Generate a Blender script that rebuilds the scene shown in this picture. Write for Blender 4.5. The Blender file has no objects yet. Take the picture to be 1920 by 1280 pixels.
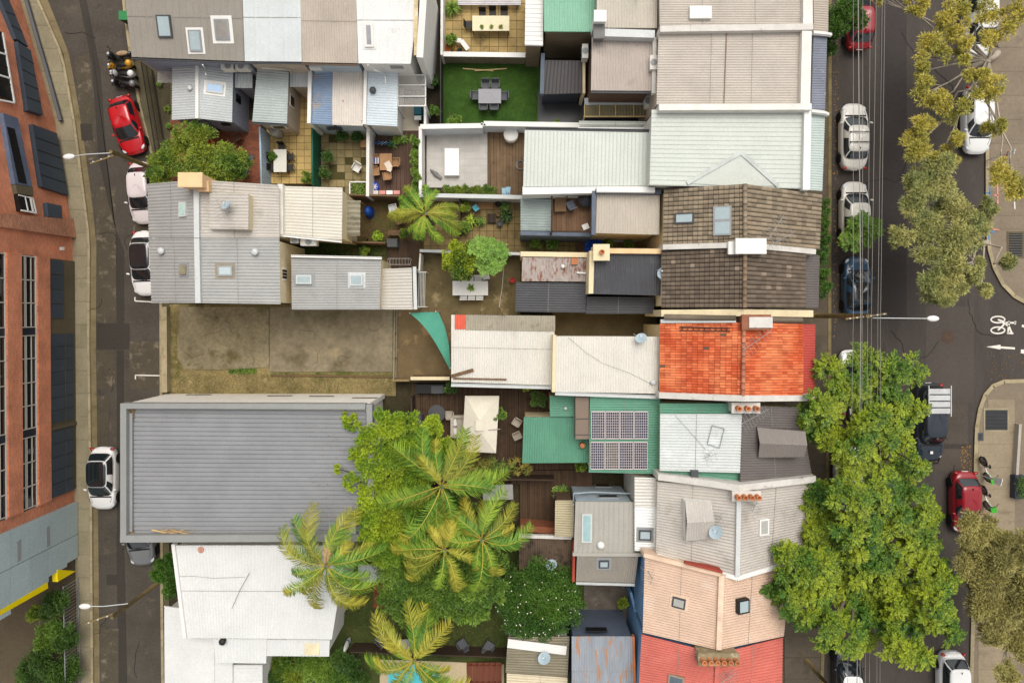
import bpy, math, random
import numpy as np
from mathutils import Vector, Matrix
random.seed(7); np.random.seed(7)
rad = math.radians
# ------------------------------------------------------------------ camera, sky, sun, exposure
SC = bpy.context.scene
COL = SC.collection
CX, CY, FOC, CAMH = 960.0, 590.0, 1280.0, 46.0        # foot of the plumb line, focal length in photo pixels, metres above ground
cam = bpy.data.cameras.new('camera'); camo = bpy.data.objects.new('camera', cam); COL.objects.link(camo)
camo.location = (0, 0, CAMH); cam.sensor_width = 36; cam.lens = 24.0; cam.shift_y = -(640 - CY) / 1920
cam.clip_end = 2000; SC.camera = camo
SUN_EL, SUN_AZ = 66.0, 15.0                              # azimuth clockwise from the top of the picture
wd = bpy.data.worlds.new('World'); SC.world = wd; wd.use_nodes = True
_n = wd.node_tree.nodes; _l = wd.node_tree.links
sky = _n.new('ShaderNodeTexSky'); sky.sky_type = 'NISHITA'; sky.sun_disc = False
sky.sun_elevation = rad(SUN_EL); sky.sun_rotation = rad(SUN_AZ); sky.dust_density = 4.0; sky.air_density = 1.0
_hs = _n.new('ShaderNodeHueSaturation'); _hs.inputs['Saturation'].default_value = 0.10
_l.new(sky.outputs[0], _hs.inputs['Color']); _l.new(_hs.outputs[0], _n['Background'].inputs['Color'])
_n['Background'].inputs['Strength'].default_value = 0.15
sun = bpy.data.lights.new('sun', 'SUN'); sun.energy = 1.3; sun.angle = rad(40); sun.color = (1, .93, .82)
suno = bpy.data.objects.new('sun', sun); COL.objects.link(suno)
suno.rotation_euler = (rad(90 - SUN_EL), 0, rad(180 - SUN_AZ)); suno.location = (0, 0, 60)
vs = SC.view_settings; vs.view_transform = 'Standard'; vs.look = 'None'; vs.exposure = 0.24; vs.gamma = 1.0
# ------------------------------------------------------------------ helpers
def W(px, py, z=0.0):
    k = (CAMH - z) / FOC
    return Vector(((px - CX) * k, -(py - CY) * k, z))
def lin(h):
    h = h.lstrip('#'); o = []
    for i in (0, 2, 4):
        c = int(h[i:i+2], 16) / 255
        o.append(c / 12.92 if c <= .04045 else ((c + .055) / 1.055) ** 2.4)
    return tuple(o) + (1,)
MATS = {}
def mat(name, hexc='808080', rough=.7, var=.18, scale=1.2, stain=None, stretch=(1, 1, 1), isl=0, metal=0, coat=0, bump=0, bscale=25, alpha=1, hue=None, spec=.3, fine=.10, stain2=None, trans=0):
    if name in MATS: return MATS[name]
    m = bpy.data.materials.new(name); m.use_nodes = True; MATS[name] = m
    N = m.node_tree.nodes; L = m.node_tree.links; P = N['Principled BSDF']
    c = lin(hexc)
    P.inputs['Roughness'].default_value = rough; P.inputs['Metallic'].default_value = metal
    P.inputs['Specular IOR Level'].default_value = spec
    if coat: P.inputs['Coat Weight'].default_value = coat; P.inputs['Coat Roughness'].default_value = .05
    if alpha < 1: P.inputs['Alpha'].default_value = alpha
    if trans: P.inputs['Transmission Weight'].default_value = trans
    geo = N.new('ShaderNodeNewGeometry'); mp = N.new('ShaderNodeMapping'); mp.inputs['Scale'].default_value = stretch
    L.new(geo.outputs['Position'], mp.inputs['Vector'])
    def noise(sc, det=5, r=.6, off=0):
        n = N.new('ShaderNodeTexNoise'); n.inputs['Scale'].default_value = sc; n.inputs['Detail'].default_value = det; n.inputs['Roughness'].default_value = r
        if off:
            mm = N.new('ShaderNodeMapping'); mm.inputs['Location'].default_value = (off, off * .7, off * .3); L.new(mp.outputs[0], mm.inputs[0]); L.new(mm.outputs[0], n.inputs['Vector'])
        else: L.new(mp.outputs[0], n.inputs['Vector'])
        return n.outputs['Fac']
    def rng(s, a, b, lo, hi):
        r = N.new('ShaderNodeMapRange'); r.inputs[1].default_value = a; r.inputs[2].default_value = b; r.inputs[3].default_value = lo; r.inputs[4].default_value = hi
        L.new(s, r.inputs[0]); return r.outputs[0]
    def mul(a, b):
        q = N.new('ShaderNodeMath'); q.operation = 'MULTIPLY'; L.new(a, q.inputs[0]); L.new(b, q.inputs[1]); return q.outputs[0]
    val = mul(rng(noise(scale), .3, .7, 1 - var, 1 + var), rng(noise(scale * 14, 3), .3, .7, 1 - fine, 1 + fine))
    rnd = None
    if isl or hue:
        oi = N.new('ShaderNodeObjectInfo'); ad = N.new('ShaderNodeMath'); ad.operation = 'ADD'
        L.new(oi.outputs['Random'], ad.inputs[0]); L.new(geo.outputs['Random Per Island'], ad.inputs[1])
        fr = N.new('ShaderNodeMath'); fr.operation = 'FRACT'; L.new(ad.outputs[0], fr.inputs[0]); rnd = fr.outputs[0]
        if isl: val = mul(val, rng(rnd, 0, 1, 1 - isl, 1 + isl))
    col = None
    def mix(fac, a, b):
        x = N.new('ShaderNodeMix'); x.data_type = 'RGBA'
        if hasattr(fac, 'links'): L.new(fac, x.inputs[0])
        else: x.inputs[0].default_value = fac
        for s, i in ((a, 6), (b, 7)):
            if isinstance(s, tuple): x.inputs[i].default_value = s
            else: L.new(s, x.inputs[i])
        return x.outputs[2]
    col = c
    if hue:
        big = noise(.55, 2, .5, 11)
        q = N.new('ShaderNodeMath'); q.operation = 'ADD'; L.new(rng(rnd, 0, 1, -.35, .35), q.inputs[0]); L.new(rng(big, .35, .65, 0, 1), q.inputs[1]); q.use_clamp = True
        col = mix(q.outputs[0], c, lin(hue))
    v = N.new('ShaderNodeVectorMath'); v.operation = 'SCALE'
    if isinstance(col, tuple): v.inputs[0].default_value = col[:3]
    else: L.new(col, v.inputs[0])
    L.new(val, v.inputs['Scale']); col = v.outputs[0]
    for k, st in enumerate((stain, stain2)):
        if st:
            sh, thr, ssc = st[:3]; soft = st[3] if len(st) > 3 else .12
            col = mix(rng(noise(ssc, 6, .65, 5 + 9 * k), thr, thr + soft, 0, .85), col, lin(sh))
    L.new(col, P.inputs['Base Color'])
    if bump:
        b = N.new('ShaderNodeBump'); b.inputs['Strength'].default_value = bump; b.inputs['Distance'].default_value = .02
        L.new(noise(bscale, 4), b.inputs['Height']); L.new(b.outputs[0], P.inputs['Normal'])
    return m
def brick_mat(name, c1, c2, mortar, swz='YZ', bw=.24, rh=.086, ms=.012, rough=.85):
    if name in MATS: return MATS[name]
    m = bpy.data.materials.new(name); m.use_nodes = True; MATS[name] = m
    N = m.node_tree.nodes; L = m.node_tree.links; P = N['Principled BSDF']; P.inputs['Roughness'].default_value = rough
    g = N.new('ShaderNodeNewGeometry'); s = N.new('ShaderNodeSeparateXYZ'); cb = N.new('ShaderNodeCombineXYZ')
    L.new(g.outputs['Position'], s.inputs[0]); L.new(s.outputs[swz[0]], cb.inputs[0]); L.new(s.outputs[swz[1]], cb.inputs[1])
    b = N.new('ShaderNodeTexBrick'); L.new(cb.outputs[0], b.inputs['Vector'])
    b.inputs['Color1'].default_value = lin(c1); b.inputs['Color2'].default_value = lin(c2); b.inputs['Mortar'].default_value = lin(mortar)
    b.inputs['Scale'].default_value = 1; b.inputs['Brick Width'].default_value = bw; b.inputs['Row Height'].default_value = rh; b.inputs['Mortar Size'].default_value = ms
    n = N.new('ShaderNodeTexNoise'); n.inputs['Scale'].default_value = .8; n.inputs['Detail'].default_value = 6; L.new(g.outputs['Position'], n.inputs['Vector'])
    r = N.new('ShaderNodeMapRange'); r.inputs[1].default_value = .3; r.inputs[2].default_value = .7; r.inputs[3].default_value = .78; r.inputs[4].default_value = 1.2; L.new(n.outputs[0], r.inputs[0])
    v = N.new('ShaderNodeVectorMath'); v.operation = 'SCALE'; L.new(b.outputs['Color'], v.inputs[0]); L.new(r.outputs[0], v.inputs['Scale']); L.new(v.outputs[0], P.inputs['Base Color'])
    return m
class MB:
    def __init__(s): s.v = []; s.f = []
    def add(s, vs, fs):
        o = len(s.v); s.v += [tuple(p) for p in vs]; s.f += [tuple(i + o for i in f) for f in fs]; return s
    def hexa(s, b, t):          # four bottom and four top corners, anticlockwise from above
        return s.add(list(b) + list(t), [(3, 2, 1, 0), (4, 5, 6, 7), (0, 1, 5, 4), (1, 2, 6, 5), (2, 3, 7, 6), (3, 0, 4, 7)])
    def box(s, c, sz, rot=0):
        c = Vector(c); x, y, z = sz[0] / 2, sz[1] / 2, sz[2] / 2; cs, sn = math.cos(rot), math.sin(rot)
        q = [Vector((a * cs - b * sn, a * sn + b * cs, 0)) for a, b in ((-x, -y), (x, -y), (x, y), (-x, y))]
        return s.hexa([c + p - Vector((0, 0, z)) for p in q], [c + p + Vector((0, 0, z)) for p in q])
    def bar(s, p, q, w, h):     # a box from p to q; p, q on its middle line
        p, q = Vector(p), Vector(q); d = (q - p).normalized()
        u = d.cross(Vector((0, 0, 1)))
        u = Vector((1, 0, 0)) if u.length < 1e-4 else u.normalized()
        n = u.cross(d).normalized(); a, b = u * w / 2, n * h / 2
        return s.hexa([p - a - b, p + a - b, q + a - b, q - a - b], [p - a + b, p + a + b, q + a + b, q - a + b])
    def prism(s, poly, z0, z1):
        n = len(poly); area = sum(poly[i][0] * poly[(i+1) % n][1] - poly[(i+1) % n][0] * poly[i][1] for i in range(n))
        if area < 0: poly = poly[::-1]
        z1 = z1 if isinstance(z1, (list, tuple)) else [z1] * n
        if area < 0: z1 = z1[::-1]
        return s.add([(p[0], p[1], z0) for p in poly] + [(p[0], p[1], z) for p, z in zip(poly, z1)],
                     [tuple(range(n - 1, -1, -1)), tuple(range(n, 2 * n))] + [(i, (i+1) % n, n + (i+1) % n, n + i) for i in range(n)])
    def tube(s, pts, r, n=6, caps=True):
        pts = [Vector(p) for p in pts]; rs = r if isinstance(r, (list, tuple)) else [r] * len(pts); vs = []
        for i, p in enumerate(pts):
            d = (pts[min(i+1, len(pts)-1)] - pts[max(i-1, 0)]).normalized()
            u = d.cross(Vector((0, 0, 1))); u = Vector((1, 0, 0)) if u.length < 1e-3 else u.normalized(); w = u.cross(d).normalized()
            vs += [p + (u * math.cos(2*math.pi*k/n) + w * math.sin(2*math.pi*k/n)) * rs[i] for k in range(n)]
        fs = [(i*n+k, i*n+(k+1) % n, (i+1)*n+(k+1) % n, (i+1)*n+k) for i in range(len(pts)-1) for k in range(n)]
        if caps: fs += [tuple(range(n)), tuple(range((len(pts)-1)*n, len(pts)*n))[::-1]]
        return s.add(vs, fs)
    def lathe(s, prof, c=(0, 0, 0), n=16, sx=1, sy=1):
        vs = []; c = Vector(c)
        for r, z in prof: vs += [c + Vector((r * sx * math.cos(2*math.pi*k/n), r * sy * math.sin(2*math.pi*k/n), z)) for k in range(n)]
        fs = [(i*n+k, i*n+(k+1) % n, (i+1)*n+(k+1) % n, (i+1)*n+k) for i in range(len(prof)-1) for k in range(n)]
        fs += [tuple(range(n))[::-1], tuple(range((len(prof)-1)*n, len(prof)*n))]
        return s.add(vs, fs)
    def ell(s, c, r, n=12, m=7, rot=0):
        c = Vector(c); vs = []; cs, sn = math.cos(rot), math.sin(rot)
        for i in range(m + 1):
            t = math.pi * (i + .001) / (m + .002)
            for k in range(n):
                x, y = r[0]*math.sin(t)*math.cos(2*math.pi*k/n), r[1]*math.sin(t)*math.sin(2*math.pi*k/n)
                vs.append(c + Vector((x*cs - y*sn, x*sn + y*cs, -r[2]*math.cos(t))))
        return s.add(vs, [(i*n+k, i*n+(k+1) % n, (i+1)*n+(k+1) % n, (i+1)*n+k) for i in range(m) for k in range(n)])
    def sheet(s, A, B, C, D, pitch=.18, amp=.022, prof='corr', thick=.09):
        # ribs run A>D and B>C
        A, B, C, D = map(Vector, (A, B, C, D)); nrm = (B - A).cross(D - A).normalized()
        if nrm.z < -1e-6: nrm = -nrm
        Ln = (B - A).length; n = max(1, round(Ln / pitch)); us = []
        for i in range(n):
            if prof == 'corr':
                for k in range(6): us.append(((i + k / 6) / n, amp * math.sin(2 * math.pi * k / 6)))
            elif prof == 'rib':      # flat pans with a narrow raised rib
                for f, h in ((0, 0), (.72, 0), (.80, amp), (.90, amp), (.98, 0)): us.append(((i + f) / n, h))
            elif prof == 'slot':     # broad pans parted by narrow deep grooves
                for f, h in ((0, 0), (.80, 0), (.82, -amp), (.98, -amp)): us.append(((i + f) / n, h))
            else: us.append((i / n, 0))
        us.append((1, 0)); vs = []
        for u, h in us:
            vs.append(A.lerp(B, u) + nrm * h); vs.append(D.lerp(C, u) + nrm * h)
        fl = ((B - A).cross(D - A)).dot(nrm) > 0
        fs = [(2*i, 2*i+2, 2*i+3, 2*i+1) if fl else (2*i+1, 2*i+3, 2*i+2, 2*i) for i in range(len(us)-1)]
        s.add(vs, fs)
        if thick:
            dp = -.03 if prof != 'slot' else -amp - .01; t0, t1 = nrm * dp, nrm * (dp - thick)
            o = (A, B, C, D) if fl else (A, D, C, B)
            s.hexa([p + t1 for p in o], [p + t0 for p in o])
        return s
    def mesh(s, name, m, smooth=False, off=None):
        me = bpy.data.meshes.new(name)
        v = s.v if off is None else [(a - off[0], b - off[1], c - off[2]) for a, b, c in s.v]
        me.from_pydata(v, [], s.f); me.update()
        if smooth: me.polygons.foreach_set('use_smooth', [True] * len(me.polygons))
        if m: me.materials.append(m)
        return me
def link(name, me, parent=None, loc=None, rot=0):
    o = bpy.data.objects.new(name, me); COL.objects.link(o)
    if parent: o.parent = parent
    if loc is not None: o.location = loc
    if rot: o.rotation_euler = (0, 0, rot)
    return o
def orig(o):
    v = Vector((0, 0, 0))
    while o: v += o.location; o = o.parent
    return v
def tag(o, label, cat, group=None):
    o['label'] = label; o['category'] = cat
    if group: o['group'] = group
    return o
def T(name, label, cat, px, py, z=0, group=None, rot=0):
    o = link(name, None, loc=W(px, py, z), rot=rot); o.empty_display_size = .3
    return tag(o, label, cat, group)
def part(name, mb, m, parent, smooth=False):          # mesh given in world coordinates
    return link(name, mb.mesh(name, m, smooth, orig(parent) if parent else None), parent)
def lpart(name, mb, m, parent, smooth=False):         # mesh given in the parent's own coordinates
    return link(name, mb.mesh(name, m, smooth), parent)
def solo(name, label, cat, mb, m, group=None, smooth=False):
    c = np.array(mb.v); o3 = Vector(((c[:, 0].min()+c[:, 0].max())/2, (c[:, 1].min()+c[:, 1].max())/2, c[:, 2].min()))
    o = link(name, mb.mesh(name, m, smooth, o3), loc=o3); return tag(o, label, cat, group)
def struct(name, mb, m, parent=None):
    o = part(name, mb, m, parent)
    if not parent: o['kind'] = 'structure'
    return o
def copy_tree(o, parent=None):
    c = o.copy(); COL.objects.link(c); c.parent = parent
    for ch in list(o.children): copy_tree(ch, c)
    return c
def poly(pts, z=0): return [W(x, y, z) for x, y in pts]
def patch(name, pts, m, z=.004, depth=.3):
    return struct(name, MB().prism(poly(pts, z), z - depth, z), m)
def rect(x0, y0, x1, y1): return [(x0, y0), (x1, y0), (x1, y1), (x0, y1)]
LAP = mat('lap_seam', '8a867e', .8, .2, 3)  # grey of the seam bars where roof sheets overlap
class Roof:                      # the plane of one roof slope: frame for things on it
    def __init__(s, q):
        s.A, s.B, s.C, s.D = [W(*p) for p in q]
        s.n = ((s.B - s.A).cross(s.D - s.A) + (s.D - s.C).cross(s.B - s.C)).normalized()
        if s.n.z < 0: s.n = -s.n
    def at(s, px, py, up=0):     # the point of the slope seen at a pixel
        d = W(px, py, 0) - Vector((0, 0, CAMH)); o = Vector((0, 0, CAMH)); m = (s.A + s.B + s.C + s.D) / 4
        t = (m - o).dot(s.n) / d.dot(s.n); return o + d * t + s.n * up
def block(par, q, wm, rm, dirn='v', prof='corr', pitch=.18, amp=.022, ins=.12, z0=0, name='roof', thick=.09, walls=True):
    A, B, C, D = [W(*p) for p in q]
    mb = MB()
    if dirn == 'v': mb.sheet(A, B, C, D, pitch, amp, prof, thick)
    else: mb.sheet(A, D, C, B, pitch, amp, prof, thick)
    r = part(name, mb, rm, par, smooth=(prof == 'corr'))
    if walls:
        lu, lv = (B - A).length, (D - A).length; a, b = min(.3, ins / lu), min(.3, ins / lv)
        bi = lambda u, v: A.lerp(B, u).lerp(D.lerp(C, u), v)
        c = [bi(a, b), bi(1 - a, b), bi(1 - a, 1 - b), bi(a, 1 - b)]
        part('wall', MB().prism(c, z0, [p.z - .14 for p in c]), wm, par)
    R = Roof(q); R.obj = r; R.par = par
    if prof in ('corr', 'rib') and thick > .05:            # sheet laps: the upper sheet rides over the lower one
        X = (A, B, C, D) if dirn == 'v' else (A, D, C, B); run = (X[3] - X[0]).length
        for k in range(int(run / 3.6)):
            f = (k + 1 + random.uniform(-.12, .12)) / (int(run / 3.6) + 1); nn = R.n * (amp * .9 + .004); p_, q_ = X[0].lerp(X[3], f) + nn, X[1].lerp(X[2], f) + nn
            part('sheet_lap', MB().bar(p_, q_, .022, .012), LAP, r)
    return R
def skylight(R, px, py, w, l, fm, gm, h=.12, ang=0, border=.09, flash=None, fgrow=.14):
    c = R.at(px, py); n = R.n; u = (R.B - R.A); u = (u - n * u.dot(n)).normalized(); v = n.cross(u)
    if ang: u, v = u * math.cos(ang) + v * math.sin(ang), v * math.cos(ang) - u * math.sin(ang)
    def slab(a, b, z0, z1):
        o = [c + u * (sx * a / 2) + v * (sy * b / 2) for sx, sy in ((-1, -1), (1, -1), (1, 1), (-1, 1))]
        return MB().hexa([p + n * z0 for p in o], [p + n * z1 for p in o])
    if flash: part('flashing', slab(w + 2 * fgrow, l + 2 * fgrow, -.02, .035), flash, R.obj)
    f = part('skylight', slab(w, l, -.05, h), fm, R.par); part('pane', slab(w - 2 * border, l - 2 * border, h - .02, h + .012), gm, f)
def capwall(par, pts, w, depth, m, name='parapet'):       # a wall whose top runs along pixel points (px, py, z)
    mb = MB(); P = [W(*p) for p in pts]
    for a, b in zip(P, P[1:]):
        d = (b - a); u = Vector((-d.y, d.x, 0)).normalized() * w / 2
        t = [a - u, b - u, b + u, a + u]
        if d.length: mb.prism(t, min(a.z, b.z) - depth, [p.z for p in t])
    return part(name, mb, m, par)
def pipe(par, pts, r, m, name='downpipe', n=6): return part(name, MB().tube([W(*p) for p in pts], r, n), m, par, True)
def gutter(par, p, q, m, w=.13, h=.1):
    a, b = W(*p), W(*q); d = (b - a).normalized(); u = d.cross(Vector((0, 0, 1))).normalized(); mb = MB()
    mb.bar(a, b, w, .02); 
    for s in (-1, 1): mb.bar(a + u * (s * w / 2) + Vector((0, 0, h / 2)), b + u * (s * w / 2) + Vector((0, 0, h / 2)), .018, h)
    return part('gutter', mb, m, par)
def yard_wall(name, label, pts, h, th, m, cat='wall', cap=None, group=None, corr=False):   # pts: pixels of its top
    mb = MB(); P = [W(x, y, h) for x, y in pts]
    for a, b in zip(P, P[1:]):
        d = (b - a).normalized(); u = Vector((-d.y, d.x, 0)) * th / 2
        if corr:
            for s in (-1, 1): mb.sheet(Vector((a.x, a.y, 0)) + u * s, Vector((b.x, b.y, 0)) + u * s, b + u * s, a + u * s, .17, .02, 'corr', 0)
            mb.bar(a, b, th + .04, .05)
        else: mb.prism([a - u, b - u, b + u, a + u], 0, h)
    t = T(name, label, cat, *pts[0], group=group); t.location = (P[0].x, P[0].y, 0)
    part('panel' if corr else 'wall_body', mb, m, t, corr)
    if cap:
        mc = MB()
        for a, b in zip(P, P[1:]): mc.bar(a + Vector((0, 0, .03)), b + Vector((0, 0, .03)), th + .06, .055)
        part('coping', mc, cap, t)
    return t
# ------------------------------------------------------------------ materials
asph = mat('asphalt', '433c37', .8, .17, .9, stretch=(1, .16, 1), stain=('554b42', .62, 1.6, .2), stain2=('332d29', .66, 1.1, .1), fine=.14, bump=.2, bscale=40, spec=.35)
asph_d = mat('asphalt_dark', '38332d', .8, .12, .5, fine=.12, bump=.2, bscale=40)
asph_l = mat('asphalt_worn', '4c4538', .85, .16, .9, stain=('7d7160', .54, 1.6, .15), fine=.2, bump=.2, bscale=40)
conc = mat('concrete_path', '8a8068', .85, .16, .5, stain=('6d6a45', .57, .7, .2), fine=.10, isl=.07, bump=.15)
conc_r = mat('concrete_footway', '7d705f', .85, .14, .4, stain=('5f5345', .6, .6, .2), fine=.10, isl=.05, bump=.15)
kerbm = mat('kerb_stone', '9a8d70', .85, .16, 1.5, stain=('6a5a38', .55, 2, .2), isl=.12)
gutm = mat('gutter_concrete', '75684c', .85, .2, 1, stain=('4e4322', .55, 1.4, .2), isl=.1)
soil = mat('soil', '3d3524', .95, .3, .8, stain=('2c3318', .52, 1.1, .2), fine=.25, bump=.5, bscale=12)
white = mat('white_paint', 'dddbd6', .55, .05, .8, fine=.03)
offwhite = mat('weathered_white', 'd9d5cd', .7, .09, 1.1, stain=('9a958a', .66, 1.8, .12))
cream = mat('cream_render', 'd9c9a4', .75, .1, 1, stain=('b49b6c', .66, 1.5, .15))
blk = mat('black_metal', '22211f', .5, .1)
dgrey = mat('dark_grey_metal', '46474a', .5, .1)
grey = mat('grey_metal', '8e9090', .45, .08)
lgrey = mat('pale_grey_metal', 'c0c2c0', .45, .06)
timber = mat('old_timber', '6d553c', .8, .2, 2, stretch=(1, 1, 1), stain=('4a3826', .55, 3, .2))
glassd = mat('dark_glass', '0f1316', .06, .1, spec=.6)
glassl = mat('skylight_glass', '9fadb0', .12, .06, spec=.6)
glassb = mat('blue_skylight_glass', '5b8cb8', .12, .08, spec=.6)
yellow = mat('yellow_paint', 'eed400', .5, .05)
linepaint = mat('road_paint', 'd6cfc4', .7, .12, 6, stain=('4a423c', .66, 9, .1))
# ------------------------------------------------------------------ ground and streets
g = MB().add([(-400, -400, -.06), (400, -400, -.06), (400, 400, -.06), (-400, 400, -.06)], [(0, 1, 2, 3)])
struct('ground', g, soil)
def ip(tab):
    ys, xs = zip(*tab); return lambda y: float(np.interp(y, ys, xs))
bx = ip([(-80, 15), (0, 47), (105, 95), (227, 112), (320, 130), (445, 145), (640, 146), (960, 149), (1280, 156), (1400, 158)])
kx = ip([(-80, 35), (0, 70), (105, 116), (228, 138), (320, 150), (445, 166), (640, 165), (960, 170), (1280, 172), (1400, 173)])
gx = ip([(-80, 55), (0, 90), (105, 131), (228, 152), (320, 165), (445, 181), (640, 180), (960, 184), (1280, 187), (1400, 188)])
rx_ = ip([(-80, 226), (0, 231), (80, 241), (200, 262), (290, 285), (400, 301), (1100, 303), (1280, 305), (1400, 307)])
YS = list(range(-500, 1801, 20))
lane = MB().prism(poly([(gx(y) - 2, y) for y in YS] + [(rx_(y), y) for y in YS[::-1]]), -.3, 0)
struct('lane_road', lane, mat('lane_asphalt', '48423a', .8, .2, .5, stain=('645a4b', .6, .9, .15), stain2=('36312b', .62, .7, .1), fine=.16, bump=.2, bscale=40))
ST = [(1557, -500), (1846, -500), (1846, 430), (1850, 470), (1860, 505), (1876, 535), (1898, 558), (1925, 573), (2150, 590), (2150, 708), (1925, 710), (1880, 711), (1858, 720), (1842, 738), (1832, 765), (1826, 800), (1824, 860), (1823, 1000), (1816, 1280), (1800, 1800), (1518, 1800), (1550, 1000), (1556, 700)]
struct('street_road', MB().prism(poly(ST), -.3, 0), asph)
def road_mark(name, pts, m, z=.005): return struct(name, MB().prism(poly(pts, z), z - .03, z), m)
for i, (pts, m) in enumerate([
    (rect(181, 350, 217, 605), asph_l), ([(140, 110), (168, 100), (180, 300), (158, 300)], asph_l), ([(148, 0), (162, 0), (188, 130), (200, 300), (214, 420), (233, 470), (233, 640), (219, 640), (217, 430), (203, 380), (185, 300), (172, 120)], asph_d),
    (rect(181, 606, 243, 655), asph_d), (rect(182, 658, 215, 728), asph_l), (rect(243, 640, 300, 730), asph_l), (rect(219, 656, 232, 1000), asph_d), (rect(182, 742, 204, 900), asph_l), ([(150, 232), (172, 232), (175, 264), (153, 264)], asph_d),
    ([(218, 1000), (232, 1000), (238, 1280), (222, 1280)], asph_d), (rect(200, 1077, 222, 1096), asph_d), ([(188, 1176), (222, 1178), (222, 1290), (190, 1290)], asph_l), (rect(250, 420, 300, 470), asph_l)]):
    road_mark('asphalt_patch', pts, m, .005 + .0013 * i)
for i, (pts, m) in enumerate([(rect(1736, 575, 1826, 755), asph_l if 0 else mat('asphalt_soft', '4a433d', .8, .1, .4, fine=.1)), (rect(1650, 0, 1700, 600), mat('asphalt_mid', '38322f', .8, .1, .3, fine=.1)), (rect(1752, 756, 1815, 880), mat('asphalt_bay', '4b433b', .85, .15, .5, fine=.15)), (rect(1750, 832, 1812, 841), asph_d)]):
    road_mark('asphalt_patch', pts, m, .005 + .0013 * i)
road_mark('seam_line', [(1730, 0), (1732, 0), (1740, 320), (1738, 320)], asph_l, .012)
# lane footway: slabs, kerb stones and gutter, each stone its own piece
fw = struct('lane_footpath', MB().prism(poly([(bx(y) - (34 if y < 230 else 10), y) for y in YS] + [(kx(y), y) for y in YS[::-1]]), -.3, .09), soil)
kb = struct('lane_kerb', MB().prism(poly([(kx(y), y) for y in YS] + [(gx(y) - 1, y) for y in YS[::-1]]), -.3, .0), soil)
def strip(par, name, fa, fb, z0, z1, step, m, gap=.5, y0=-80, y1=1400):
    y = y0
    while y < y1:
        e = min(y + step, y1); part(name, MB().prism(poly([(fa(y + gap), y + gap), (fb(y + gap), y + gap), (fb(e), e), (fa(e), e)]), z0, z1), m, par); y = e
strip(fw, 'paving_slab', lambda y: bx(y) - (32 if y < 230 else 8), lambda y: kx(y) - .4, -.1, .12, 43, conc)
strip(kb, 'kerb_stone', lambda y: kx(y), lambda y: kx(y) + 4.5, -.1, .128, 34, kerbm)
strip(kb, 'gutter_slab', lambda y: kx(y) + 5, lambda y: gx(y), -.1, .012, 60, gutm)
fr_ = struct('lane_far_footpath', MB().prism(poly([(rx_(y), y) for y in YS] + [(318, y) for y in YS[::-1]]), -.3, .05), mat('grubby_concrete', '57503c', .9, .25, .8, stain=('3b3a20', .55, 1.2, .2)))
strip(fr_, 'kerb_stone', lambda y: rx_(y) - 1, lambda y: rx_(y) + 4, -.1, .12, 34, kerbm)
# main street: left footway and kerb, right footways
lk = ip([(-90, 1552), (700, 1551), (1000, 1545), (1400, 1533)])
lf = struct('street_footpath', MB().prism(poly([(1440, -500), (1552, -500), (1551, 700), (1545, 1000), (1513, 1800), (1405, 1800)]), -.3, .08), mat('dark_footway', '4a4238', .9, .2, .5, stain=('39371f', .56, 1, .2), bump=.2))  # dark brown footpath base with olive stains
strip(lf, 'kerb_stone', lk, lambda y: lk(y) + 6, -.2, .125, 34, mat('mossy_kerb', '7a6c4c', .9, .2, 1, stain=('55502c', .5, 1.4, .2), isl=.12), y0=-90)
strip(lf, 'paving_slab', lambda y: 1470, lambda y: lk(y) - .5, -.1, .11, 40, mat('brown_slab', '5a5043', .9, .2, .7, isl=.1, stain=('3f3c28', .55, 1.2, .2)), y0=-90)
RA = [(1846, -500), (1846, 430), (1850, 470), (1860, 505), (1876, 535), (1898, 558), (1925, 573), (2150, 590), (2150, -500)]
RB = [(2150, 708), (1925, 710), (1880, 711), (1858, 720), (1842, 738), (1832, 765), (1826, 800), (1824, 860), (1823, 1000), (1816, 1280), (1800, 1800), (2150, 1800)]
far1 = struct('corner_footpath', MB().prism(poly(RA), -.3, .10), conc_r)
far2 = struct('corner_pavement', MB().prism(poly(RB), -.3, .10), conc_r)
def kerbrun(par, line, side, w=7, m=kerbm, step=1.1):
    P = [W(*p) for p in line]; pts = []
    for a, b in zip(P, P[1:]):
        n = max(1, round((b - a).length / step)); pts += [a.lerp(b, i / n) for i in range(n)]
    pts.append(P[-1])
    for a, b in zip(pts, pts[1:]):
        d = (b - a).normalized(); u = Vector((-d.y, d.x, 0)) * side * w / 27.8
        part('kerb_stone', MB().prism([a + d * .012, b - d * .004, b - d * .004 + u, a + d * .012 + u], -.2, .125), m, par)
kerbrun(far1, RA[:-1], 1); kerbrun(far2, RB[1:-1], 1)
strip(far1, 'paving_slab', lambda y: 1854, lambda y: 1919, 0, .118, 45, conc_r, y0=-90, y1=430)
strip(far1, 'paving_slab', lambda y: 1920, lambda y: 2000, 0, .118, 45, conc_r, y0=-90, y1=560)
strip(far2, 'paving_slab', lambda y: 1832 if y > 800 else 1850, lambda y: 1900, 0, .118, 42, mat('pale_slab', '8d7f69', .88, .12, .5, isl=.06, stain=('6b5f4a', .58, .9, .2), bump=.12), y0=748, y1=1400)
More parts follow.
